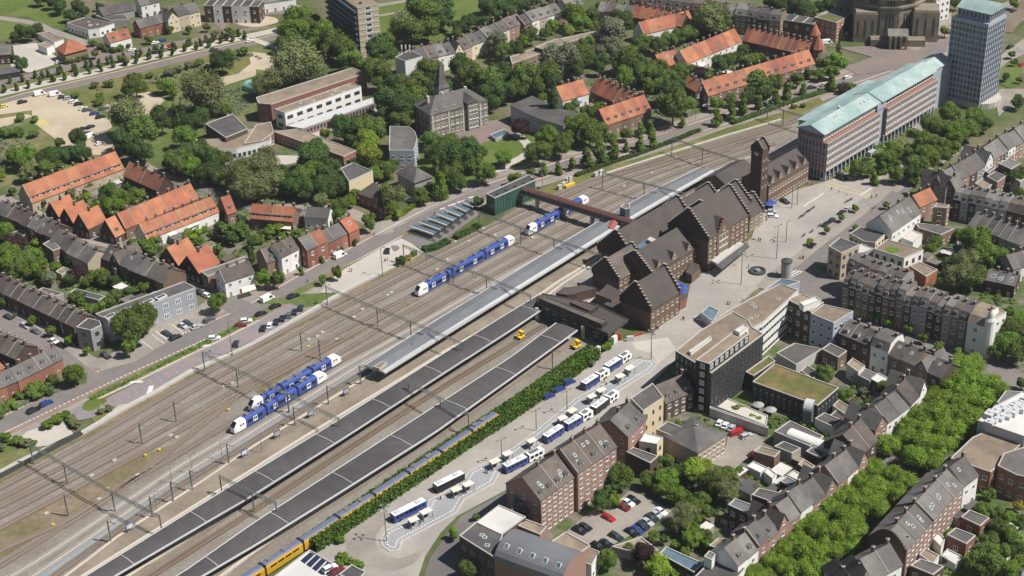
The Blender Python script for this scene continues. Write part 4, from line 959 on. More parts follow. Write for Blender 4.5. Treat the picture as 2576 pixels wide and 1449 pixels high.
# ------------------------------------------------------------------ trains
def train(label, pa, pb, ncar, kind='blue', z=.62, name='passenger_train', tight=False):
    P = [g(p) for p in pa]; A, B = P[0], P[-1]; L = sum((P[i + 1] - P[i]).length for i in range(len(P) - 1)); o = thing(name, label, 'train', (A.x, A.y, z), 0); off = Vector((A.x, A.y, 0))
    body, alt, win = ('trainblue', 'trainwhite', 'traindark') if kind == 'blue' else ('trainyellow', 'trainbluegrey', 'traindark')
    def pos(x):
        for i in range(len(P) - 1):
            l = (P[i + 1] - P[i]).length
            if x <= l or i == len(P) - 2:
                d = (P[i + 1] - P[i]).normalized(); return P[i] + d * x - off, d
            x -= l
    cl = L / ncar
    sec = [(-1.35, .45), (-1.4, 1.2), (-1.4, 2.45), (-1.2, 3.0), (-.7, 3.3), (.7, 3.3), (1.2, 3.0), (1.4, 2.45), (1.4, 1.2), (1.35, .45)]
    for c in range(ncar):
        x0, x1 = c * cl + .35, (c + 1) * cl - .35; b = MB()
        st = [(x0, 1, 1)]
        if c == 0 : st = [(x0, .72, .45), (x0 + .5, .85, .72), (x0 + 1.6, .95, .97), (x0 + 2.8, 1, 1.02), (x0 + 4.6, 1, 1)]
        en = [(x1, 1, 1)]
        if c == ncar - 1: en = [(x1 - 4.6, 1, 1), (x1 - 2.8, 1, 1.02), (x1 - 1.6, .95, .97), (x1 - .5, .85, .72), (x1, .72, .45)]
        S = st + en; rings = []
        for (x, sy, sz) in S:
            p, d = pos(x); n = Vector((d.y, -d.x, 0)); r = []
            for (yy, zz) in sec: q = p + n * (yy * sy); r.append((q.x, q.y, .3 + zz * sz if zz > .5 else .35))
            rings.append(r)
        for i in range(len(rings) - 1):
            nose = (kind == 'blue') and ((c == 0 and S[i + 1][0] <= x0 + 4.7) or (c == ncar - 1 and S[i][0] >= x1 - 4.7))
            for j in range(len(sec) - 1):
                m = 1 if nose else 0
                if not nose and kind == 'yellow' and j in (3, 4, 5): m = 1
                b.face([rings[i][j], rings[i][j + 1], rings[i + 1][j + 1], rings[i + 1][j]][::-1], m)
        b.face(rings[0], 1 if kind == 'blue' and c == 0 else 0); b.face(rings[-1][::-1], 1 if kind == 'blue' and c == ncar - 1 else 0)
        car = b.obj('carriage', [M[body], M[alt]], o)
        def sidequad(bb, xa, xb, za, zb, m, out=1.43, sd=(1, -1)):
            for s in sd:
                pa_, d = pos(xa); pb_, _ = pos(xb); n = Vector((d.y, -d.x, 0)) * s * out; q = [(pa_ + n)[:2] + (.3 + za,), (pb_ + n)[:2] + (.3 + za,), (pb_ + n)[:2] + (.3 + zb,), (pa_ + n)[:2] + (.3 + zb,)]
                bb.face(q if s > 0 else q[::-1], m)
        a0 = x0 + (5.2 if c == 0 else 1.2); a1 = x1 - (5.2 if c == ncar - 1 else 1.2); span = a1 - a0
        if kind == 'blue':
            doors = [a0 + span * .22, a0 + span * .72] if span > 9 else [a0 + span * .5]
            segs = []; cur = a0
            for dd in doors: segs.append((cur, dd - 1.1)); cur = dd + 1.1
            segs.append((cur, a1))
            for (sa, sb) in segs:
                k = max(1, int((sb - sa) / 1.7))
                for i in range(k):
                    for sd in (1, -1): bb = MB(); u0 = sa + (sb - sa) * i / k + .12; sidequad(bb, u0, sa + (sb - sa) * (i + 1) / k - .12, 1.2, 2.3, 0, 1.43, (sd,)); bb.obj('window', M[win], car)
            for dd in doors:
                for sd in ((1,), (-1,)): bb = MB(); sidequad(bb, dd - .85, dd + .85, .7, 2.55, 0, 1.44, sd); sidequad(bb, dd - .62, dd - .1, 1.2, 2.3, 1, 1.46, sd); sidequad(bb, dd + .1, dd + .62, 1.2, 2.3, 1, 1.46, sd); bb.obj('door', [M['trainwhite'], M[win]], car)
        else:
            for lv in ((.95, 1.5),) if True else ():
                k = int(span / 2.4)
                for i in range(k): bb = MB(); u0 = a0 + span * i / k; sidequad(bb, u0 + .25, u0 + span / k - .25, 1.75, 2.35, 0); bb.obj('window', M[win], car)
        r = MB(); k = max(2, int(span / 4)); rr = random.Random(int(A.x) + c)
        for i in range(k):
            u0 = a0 + span * (i + rr.random() * .4) / k; pa_, d = pos(u0); pb_, _ = pos(u0 + rr.uniform(1.2, 2.8)); n = Vector((d.y, -d.x, 0)) * -.25; r.obox(pa_ + n, pb_ + n, 1.5, 3.6, 3.6 + rr.uniform(.2, .45))
        if kind == 'blue' or c % 2: r.obj('roof_equipment', M['traingrey'], car)
        for (e, x, sg) in ((0, x0, -1), (ncar - 1, x1, 1)):
            if c == e:
                p, d = pos(x - sg * .35); p2, _ = pos(x - sg * 1.7); n = Vector((d.y, -d.x, 0)); bb = MB()
                q = [p + n * -.95 + Vector((0, 0, 2.15)), p + n * .95 + Vector((0, 0, 2.15)), p2 + n * .85 + Vector((0, 0, 3.5)), p2 - n * .85 + Vector((0, 0, 3.5))]; q = [v + d * sg * .28 + Vector((0, 0, .12)) for v in q]
                bb.face(q if sg > 0 else q[::-1]); bb.obj('windscreen', M[win], car)
                bb = MB(); pp, _ = pos(x - sg * .2); sidequad(bb, *sorted((x - sg * 2.2, x - sg * 2.8)), 1.7, 2.3, 0, 1.45); sidequad(bb, *sorted((x - sg * 3.2, x - sg * 3.8)), 1.7, 2.3, 0, 1.45); bb.obj('cab_window', M[win], car)
        b = MB()
        for x in (x0 + 2.6, x1 - 2.6):
            p, d = pos(x - 1.3); q, _ = pos(x + 1.3); b.obox(p, q, 2.2, .0, .62)
        b.obj('bogie', M['tyre'], car)
        if c < ncar - 1:
            b = MB(); p, d = pos(x1 - .05); q, _ = pos(x1 + .75); b.obox(p, q, 2.5, .6, 3.7); b.obj('gangway', M['tyre'], o)
    return o
train('blue train with white ends standing alone on the left of the middle canopy', DP('1047,750 1294,611'), None, 3)
train('blue train with white ends passing under the red footbridge', DP('1324,596 1478,510'), None, 2)
train('rear one of two blue trains parked side by side at lower left', DP('628,1040 856,911'), None, 3)
train('front one of two blue trains parked side by side at lower left', DP('584,1096 820,954'), None, 3)
train('long yellow and blue train half hidden behind the green hedge', DP('560,1514 640,1466 800,1360 1000,1232 1130,1145 1257,1058'), None, 8, 'yellow')
tile(2, 2)
def track_machine(label, p, q, c='yellow'):
    A, B = g(p), g(q); d = B - A; L = d.length; o = thing('track_machine', label, 'rail machine', (A.x, A.y, .62), math.atan2(d.y, d.x))
    b = MB(); b.box(0, L, -1, 1, .3, .8); b.obj('chassis', M[c], o); b = MB(); b.box(L * .5, L * .9, -.9, .9, .8, 2.4); b.obj('cab', M[c], o); b = MB(); b.face([(L * .55, -.92, 1.4), (L * .85, -.92, 1.4), (L * .85, -.92, 2.2), (L * .55, -.92, 2.2)]); b.obj('window', M['glass'], o)
    b = MB(); b.beam((L * .4, 0, .8), (L * .1, 0, 2.2), .3); b.beam((L * .1, 0, 2.2), (-L * .1, 0, 1.0), .22); b.obj('boom', M[c], o); b = MB(); b.box(.2, L - .2, -.8, .8, 0, .3); b.obj('wheel', M['tyre'], o)
track_machine('yellow rail machine on the track between the two dark canopies', (60, 530), (110, 500)); track_machine('yellow rail machine on the track beside the upper end of the hedge', (620, 625), (680, 595))
# ------------------------------------------------------------------ buses
def bus(label, p, q, art=False, c2='trainblue', z=.2):
    A, B = g(p, .3), g(q, .3); d = B - A; L = d.length; o = thing('city_bus', label, 'bus', (A.x, A.y, z), math.atan2(d.y, d.x))
    parts = [(0, L)] if not art else [(0, L * .56), (L * .6, L)]
    for i, (a, c) in enumerate(parts):
        b = MB(); b.box(a, c, -1.2, 1.2, .35, 2.6, 0); b.box(a + .15, c - .15, -1.05, 1.05, 2.6, 2.75, 1); bo = b.obj('body', [M[c2 if i == 0 else 'trainwhite'], M['trainwhite' if i == 0 or art else 'trainwhite']], o)
        n = int((c - a - .6) / 1.5)
        for k in range(n):
            w = MB(); x = a + .4 + (c - a - .8) * k / n
            for s in (-1, 1): f = [(x, s * 1.215, 1.35), (x + 1.3, s * 1.215, 1.35), (x + 1.3, s * 1.215, 2.4), (x, s * 1.215, 2.4)]; w.face(f if s < 0 else f[::-1])
            w.obj('window', M['traindark'], bo)
        r = MB(); r.box(a + 1, a + 2.8, -.7, .7, 2.75, 2.95); r.box(c - 3.2, c - 1.6, -.6, .6, 2.75, 3.0); r.obj('roof_unit', M['traingrey' if i else 'zinclight'], bo)
        for x in (a + 1.9, c - 1.9):
            for s in (-1, 1):
                w = MB(); K = 10; pts = [(x + .45 * math.cos(6.283 * t / K), .45 + .45 * math.sin(6.283 * t / K)) for t in range(K)]
                w.face([(u, s * 1.23, v) for u, v in (pts if s < 0 else pts[::-1])]); w.obj('wheel', M['tyre'], bo)
        if i == 0:
            w = MB(); w.face([(a - .015, 1.1, 1.0), (a - .015, -1.1, 1.0), (a - .015, -1.1, 2.6), (a - .015, 1.1, 2.6)]); w.obj('windscreen', M['traindark'], bo)
    if art: b = MB(); b.box(L * .555, L * .605, -1.1, 1.1, .5, 2.7); b.obj('bellows', M['tyre'], o)
tile(1, 3)
bus('white-roofed blue bus nearest the turning loop', (1375, 905), (1700, 745)); bus('white bus, second from the turning loop', (1805, 605), (2080, 470), c2='traindark')
bus('white and blue bus half behind the brick office block', (2500, 410), (2880, 225), True)
tile(2, 2)
bus('articulated bus at the upper end of the bus island', (945, 850), (1180, 700), True); bus('articulated bus beside the three blue patrol cars', (715, 1025), (955, 870), True)
bus('articulated white bus in front of the pale yellow building', (815, 1270), (1050, 1095), True, 'traindark'); bus('articulated bus just below the white one by the brick block', (540, 1430), (790, 1285), True)
bus('white and blue bus mostly hidden by the brick block roof', (330, 1560), (500, 1449), False)
tile(2, 2)
def shelter(items, place):
    items = sorted(items, key=lambda t: U(t[0])[0])
    for i, (p, q) in enumerate(items):
        A, B = g(p, 2.6), g(q, 2.6); d = B - A; L = d.length; o = thing('bus_shelter', 'glass bus shelter with pale roof, %s from left %s' % (nth(i + 1), place), 'bus shelter', (A.x, A.y, .42), math.atan2(d.y, d.x), 'bus shelters on the bus island')
        b = MB(); b.box(0, L, -1.1, 1.1, 2.45, 2.6); b.obj('roof', M['awning'], o); b = MB(); b.box(.1, L - .1, .95, 1.0, .2, 2.4); b.obj('back_panel', M['glassblue'], o); b = MB(); b.box(.05, .1, -.9, .9, .2, 2.4); b.obj('side_panel', M['glassblue'], o)
        for x in (.2, L - .2): b = MB(); b.beam((x, -.9, 0), (x, -.9, 2.45), .12); b.obj('post', M['polegrey'], o)
        b = MB(); b.box(L * .2, L * .8, .3, .75, .4, .5); b.obj('bench', M['darksteel'], o)
shelter([((1050, 905), (1125, 875)), ((1150, 830), (1220, 790)), ((860, 1050), (935, 1015)), ((765, 1110), (840, 1080)), ((570, 1260), (640, 1220)), ((470, 1330), (550, 1300)), ((1540, 905, 1, 3), (1630, 870, 1, 3)), ((1660, 830, 1, 3), (1760, 780, 1, 3)), ((1970, 600, 1, 3), (2060, 565, 1, 3)), ((2090, 550, 1, 3), (2180, 510, 1, 3)), ((2360, 320, 1, 3), (2450, 280, 1, 3)), ((2490, 240, 1, 3), (2570, 205, 1, 3)), ((160, 110, 2, 3), (235, 75, 2, 3))], 'on the bus island')
# ------------------------------------------------------------------ railway station
def adopt(tmp, root):
    Mt = Matrix.Translation(tmp.location) @ Matrix.Rotation(tmp.rotation_euler.z, 4, 'Z'); Mr = Matrix.Translation(root.location) @ Matrix.Rotation(root.rotation_euler.z, 4, 'Z')
    for c in [c for c in COL.objects if c.parent == tmp]:
        mb = Matrix.LocRotScale(c.location, c.rotation_euler, c.scale); c.parent = root; c.matrix_parent_inverse = Matrix.Identity(4)
        m = Mr.inverted() @ Mt @ mb; l, r, s = m.decompose(); c.location = l; c.rotation_euler = r.to_euler(); c.scale = s
    bpy.data.objects.remove(tmp)
p0 = g((1782, 690, 0)); ROOT = thing('railway_station', 'dark brick railway station with stepped gables and a tall clock tower', 'railway station', (p0.x, p0.y, 0), math.radians(47))
def stepped(o, x, d, h, rh, n=7, y0=0, ov=.36):
    b = MB(); c = MB()
    m = d / 2; 
    for k in range(2 * n):
        f0, f1 = k / (2 * n), (k + 1) / (2 * n); ya, yb = y0 - .3 + f0 * (d + .6), y0 - .3 + f1 * (d + .6)
        kk = k if k < n else 2 * n - 1 - k; zt = h + (kk + 1) / n * rh + .62
        b.box(x - ov, x + ov, ya + .002, yb - .002, max(0, h - 1), zt, 0); c.box(x - ov - .04, x + ov + .04, ya + .02, yb - .02, zt + .001, zt + .16, 0)
    b.obj('stepped_gable', M['brickdark'], o); c.obj('coping_stone', M['coping'], o)  # darker brick than the walls: the gables' shade painted into their colour
def block(p1, p2, h, hd, rh, wall='stbrick', gab=(1, 1), rot=47, L=None, win='t', steps=7, base=None, dorm=0, **k):
    A = g(p1, h); B = g(p2, h); a = math.radians(rot); u = Vector((math.cos(a), math.sin(a), 0)); L = L or (B - A).dot(u)
    o = thing('tmp', '', '', (A.x, A.y, 0), a)
    house_geo(o, L, hd * 2, h, rh, k.pop('typ', 'g'), k.pop('roof', 'stationroof'), wall, win=win, ends=(0, 0), chim=False, door=False, step=k.pop('step', 2.3), **k)
    if gab[0]: stepped(o, 0, hd * 2, h, rh, steps)
    if gab[1]: stepped(o, L, hd * 2, h, rh, steps)
    for i in range(dorm):     # small stepped dormer gables
        x = L * (i + .5) / dorm; b = MB(); w = 1.5; s = rh / hd
        for q in range(4): zt = h + 1.1 + q * .75; b.box(x - w + q * .38, x + w - q * .38, .2, .5, h + .2 if q == 0 else zt - .75 + .001, zt)
        b.obj('gable_dormer', M['brickbrown'], o)
        b = MB(); y1 = 2.6 / s + .6; z = h + 3.3
        for sg in (-1, 1): b.face([(x + sg * w, .45, h + .9), (x, .45, z), (x, z / s - h / s, z), (x + sg * w, .9 / s + .2, h + .9)][::sg])
        b.obj('dormer_roof', M['stationroof'], o); link('window', WM['t'], o, (x - .5, .2, h + .9), 0, (1.0, 1, 1.3))
    adopt(o, ROOT); return A, u, L
block((1782, 602, 0), (1888, 542, 0), 13.1, 8.9, 9.2, steps=11, step=2.6)          # main hall
# front gable of the hall over the big window
A = g((1782, 602, 0), 13.1); u = Vector((math.cos(math.radians(47)), math.sin(math.radians(47)), 0)); c = A + u * 9.3
o = thing('tmp', '', '', (c.x, c.y, 0), math.radians(47)); b = MB(); n = 6
for k in range(2 * n):
    kk = k if k < n else 2 * n - 1 - k; xa, xb = -4.2 + 8.4 * k / (2 * n), -4.2 + 8.4 * (k + 1) / (2 * n); b.box(xa, xb, -.25, .35, 0 if True else 0, 12.2 + (kk + 1) * 1.05)
b.obj('front_gable', M['stbrick'], o); s = 9.2 / 8.9; b = MB()
for sg in (-1, 1): b.face([(sg * 3.6, .3, 14.2), (0, .3, 18), (0, 4.9 / s, 18), (sg * 3.6, 1.3 / s, 14.2)][::sg])
b.obj('gable_roof', M['stationroof'], o); windows(o, [((-2.8 + 1.9 * i, -.25, 4.4 + 2.6 * j), 0, 1.7, 2.4, 't') for i in range(3) for j in range(3)] + [((-.6, -.25, 13.2), 0, 1.2, 1.5, 't')]); adopt(o, ROOT)
block((1637, 780, 0), (1711, 735, 0), 8.8, 6.5, 8.2, 'stbrick', steps=8)            # south-west end block
block((1640, 690, 0), (1745, 619, 0), 8.5, 7.6, 6.4, gab=(1, 0), steps=9, dorm=3)   # wing with three dormers
block((1557, 704.7, 0), (1560, 702, 0), 7.0, 6.0, 6.5, 'stbrick', L=15, steps=8, roof='brownroof')
block((1596, 655, 0), (1740, 560, 0), 7.0, 8.5, 9.0, L=37, steps=9, gab=(1, 1))
block((1800, 560, 0), (1840, 520, 0), 10.5, 7, 6.5, L=23, steps=8)
block((1720, 560, 0), (1790, 510, 0), 6.5, 6, 5.5, L=24, steps=7)
block((1830, 470, 0), (1890, 440, 0), 5.0, 6, 3.2, L=20, gab=(0, 0))
block((1886, 548, 0), (1908, 530, 0), 6.5, 5, 5.5, L=9, steps=6, wall='stone')
block((1934, 469.5, 0), (2022, 406, 0), 8.7, 6.4, 4.6, gab=(0, 0), L=28.5, dorm=5, step=1.8, typ='g')
tile(2, 1)
# tower
A = g((1910, 534, 0)); o = thing('tmp', '', '', (A.x, A.y, 0), math.radians(47)); H1 = hgt((1910, 534, 0), (1919, 381, 0)); b = MB()
TW, TD = 4.6, 5.0
b.box(0, TW, 0, TD, 0, H1); b.box(-.15, TW + .15, -.15, TD + .15, H1 - 3.4, H1 - 3.1); b.obj('tower', M['brickdark'], o)
stepped(o, 0.2, TD, H1, 3.3, 5, ov=.3); stepped(o, TW - .2, TD, H1, 3.3, 5, ov=.3)
r = MB()
for (ya, yb) in ((-.1, TD / 2), (TD + .1, TD / 2)):
    P = [(0.2, ya, H1 + .02), (TW - .2, ya, H1 + .02), (TW - .2, yb, H1 + 3.3), (.2, yb, H1 + 3.3)]; r.face(P if ya < yb else P[::-1])
r.obj('tower_roof', M['stationroof'], o)
c = MB(); c.face([(-.06, TD / 2 + 1.1 * math.cos(t * .524), H1 - 1.4 + 1.1 * math.sin(t * .524)) for t in range(12)]); cf = c.obj('clock_face', M['frametan'], o)
c = MB(); c.beam((-.1, TD / 2, H1 - 1.4), (-.1, TD / 2, H1 - .6), .12); c.beam((-.1, TD / 2, H1 - 1.4), (-.1, TD / 2 - .5, H1 - 1.6), .12); c.obj('clock_hands', M['darksteel'], o)
windows(o, [((x, 0, z), 0, .7, .8, 't') for x in (1, 2.9) for z in (H1 - 4.8, H1 - 8.5, H1 - 12, H1 - 16)] + [((0, TD / 2 + .6, z), -math.pi / 2, 1.3, 1.5, 'p') for z in (H1 - 9, H1 - 15)]); adopt(o, ROOT)
# roof lights
tile(2, 1)
def localpart(name, pts, h0, h1, m, root=ROOT, m2=None, par=None):
    P = [g(p, h1) for p in pts]; Ri = Matrix.Rotation(-root.rotation_euler.z, 3, 'Z'); Q = [Ri @ (Vector((p.x, p.y, 0)) - Vector((root.location.x, root.location.y, 0))) for p in P]
    b = MB(); b.prism([(q.x, q.y) for q in Q], h0, h1, 0, 1 if m2 else None); return b.obj(name, [M[m]] + ([M[m2]] if m2 else []), root)
localpart('roof_light', [(1250, 1030), (1370, 950), (1460, 1000), (1330, 1090)], 10.5, 12.8, 'glassblue')
localpart('chimney', [(1360, 960), (1390, 930), (1460, 965), (1440, 1000)], 11, 14.2, 'concrete')
localpart('roof_light', [(2160, 430), (2240, 385), (2280, 410), (2200, 460)], 6, 8.5, 'zinclight'); localpart('roof_light', [(2060, 470), (2110, 440), (2150, 470), (2100, 500)], 6, 8, 'zinclight')
localpart('entrance_canopy', [(2050, 1220), (2340, 990), (2390, 1025), (2110, 1260)], 3.4, 3.9, 'darkroof'); localpart('balcony', [(2000, 1170), (2290, 980), (2330, 1000), (2060, 1200)], 4.5, 5.2, 'concrete')
localpart('porch', [(1745, 1290), (1800, 1190), (1880, 1210), (1895, 1250), (1810, 1320)], 0, 3.6, 'brickbrown', m2='stationroof')
localpart('platform_hall', [(720, 1420), (850, 1449), (640, 1500), (560, 1440)], 0, 4.5, 'brickdark', m2='stationroof')
tile(2, 2)
localpart('link_wing', [(850, 60), (1000, 120), (1150, 60), (960, -40)], 0, 5.6, 'brickbrown', m2='stationroof')
localpart('bay', [(920, 160), (1040, 95), (1150, 140), (1150, 230), (1050, 215)], 0, 4.5, 'brickdark', m2='stationroof')
localpart('bay', [(440, 50), (520, -10), (640, 0), (650, 60), (560, 70)], 0, 5.5, 'brickdark', m2='stationroof')
localpart('side_wing', [(1680, 60), (1700, 45), (1755, 95), (1690, 130)], 0, 4, 'brickred', m2='stationroof')
building('dark flat concourse roof crossing the platforms at the station end', [(250, 150), (300, 60), (600, 110), (880, 180), (1170, 320), (970, 470), (700, 330)], 6.2, 'darksteel', 'stationroof', None, 'concourse', 'concourse roof', z0=5.4, skys=0, parmat='stationroof')
building('raised dark lantern strip on the concourse roof', [(270, 110), (340, 90), (960, 330), (900, 370)], 8.0, 'blackwall', 'brownroof', 'p', 'roof_lantern', 'roof lantern', z0=6.5, ww=2.4, wh=.8, step=4, fh=1.4, parmat='brownroof')
building('second lantern block on the concourse roof beside the round bay', [(580, 150), (650, 120), (870, 180), (780, 240)], 7.8, 'blackwall', 'brownroof', 'p', 'roof_lantern', 'roof lantern', z0=6.5, ww=1.6, wh=.8, step=3, fh=1.4, parmat='brownroof')
# concourse posts
for i, (x, y) in enumerate(((255, 330), (715, 510), (985, 560))):
    p = g((x, y)); b = MB(); b.box(-.6, .6, -.6, .6, 0, 5.1); o = b.obj('concourse_pillar', M['tanwall']); o.location = p; tag(o, 'square pale pillar under the concourse roof edge, %s from left' % nth(i + 1), 'pillar', 'concourse pillars')
# ------------------------------------------------------------------ footbridge
tile(2, 1)
def footbridge():
    A = g((120, 440), 7.5); B = g((1290, 800), 7.5); d = B - A; L = d.length; o = thing('footbridge', 'long rust red covered footbridge crossing all the tracks', 'footbridge', (A.x, A.y, 0), math.atan2(d.y, d.x))
    b = MB(); b.box(0, L, -1.6, 1.6, 4.9, 5.3, 0, True); b.box(0, L, -1.6, -1.5, 5.3, 7.3, 1); b.box(0, L, 1.5, 1.6, 5.3, 7.3, 1); b.obj('deck', [M['greywall'], M['framedark']], o)
    b = MB(); K = 9; y = [(-1.7 + 3.4 * i / 6, 7.3 + .8 * math.sin(math.pi * i / 6)) for i in range(7)]
    for i in range(6): b.face([(0, y[i][0], y[i][1]), (L, y[i][0], y[i][1]), (L, y[i + 1][0], y[i + 1][1]), (0, y[i + 1][0], y[i + 1][1])])
    b.face([(0, p[0], p[1]) for p in y][::-1]); b.face([(L, p[0], p[1]) for p in y]); b.obj('roof', [D('bridgered', (.15, .07, .06), .7, .25, .8, c2=(.14, .06, .055), s2=.3, stripe=(.9, .5, 'X'))], o)
    n = int(L / 2.4)
    for i in range(n): w = MB(); w.face([(i * L / n + .3, -1.62, 5.9), ((i + 1) * L / n - .3, -1.62, 5.9), ((i + 1) * L / n - .3, -1.62, 6.9), (i * L / n + .3, -1.62, 6.9)]); w.obj('window', M['glass'], o)
    for f in (.12, .36, .6, .8): b = MB(); b.box(L * f - .4, L * f + .4, -1, 1, 0, 4.9); b.obj('pier', M['concrete'], o)
footbridge()
def ramp():
    A = g((1070, 720), 7.0); B = g((985, 850), 5.2); d = B - A; L = d.length; o = thing('stair_roof', 'short rust red stair roof leading down from the footbridge', 'stair roof', (A.x, A.y, 0), math.atan2(d.y, d.x))
    b = MB(); b.face([(0, -1.7, 7), (L, -1.7, 5.2), (L, 0, 5.8), (0, 0, 7.6)]); b.face([(0, 0, 7.6), (L, 0, 5.8), (L, 1.7, 5.2), (0, 1.7, 7)]); b.face([(L, -1.7, 5.2), (L, 1.7, 5.2), (L, 0, 5.8)]); b.obj('roof', M['rust'], o)
    b = MB(); b.prism([(0, -1.5), (L, -1.5), (L, 1.5), (0, 1.5)], .9, 5.1); b.obj('side_wall', M['greywall'], o)
ramp()
building('grey-green glass lift tower standing beside the footbridge', [(1085, 640), (1130, 600), (1185, 615), (1185, 650), (1140, 660)], 11.0, 'glassblue', 'zinc', None, 'lift_tower', 'lift tower')
# green glass bicycle store at the far end of the bridge
tile(2, 1)
BB = building('dark green glass bridge building with a flat roof by the street', [(2315, 505, 1, 1), (170, 310), (230, 370), (2400, 550, 1, 1)], 7.5, 'glassgreen', 'darkroof', None, 'bridge_building', 'bridge building')
o_, Q_, rf_ = BB
k_ = max(range(len(Q_)), key=lambda i: (Vector(Q_[i]) - Vector(Q_[(i + 1) % len(Q_)])).length if faces_cam(o_, Q_[i], Q_[(i + 1) % len(Q_)]) else 0); A_, B_ = Vector((*Q_[k_], 0)), Vector((*Q_[(k_ + 1) % len(Q_)], 0)); d_ = B_ - A_; n_ = Vector((d_.y, -d_.x, 0)).normalized() * .06; b = MB()
for i in range(15): p = A_ + d_ * (i / 14) + n_; b.beam(p, p + Vector((0, 0, 7.5)), .1)
for i in range(9): b.beam(A_ + n_ + Vector((0, 0, .4 + i * .88)), B_ + n_ + Vector((0, 0, .4 + i * .88)), .09)
b.obj('glazing_bars', M['darksteel'], o_)
for i in range(7):
    p = g((2430 + i * 90 - (2576 if i > 1 else 0), 500 - i * 36, 1 if i < 2 else 2, 1), 7.6); b = MB(); b.lathe([(.8, 7.5), (.8, 7.8)], k=12); o = b.obj('roof_fan', M['darksteel']); o.location = (p.x, p.y, .12); tag(o, 'round dark roof fan on the green glass building, %s from left' % nth(i + 1), 'roof fan', 'roof fans on the bridge building')
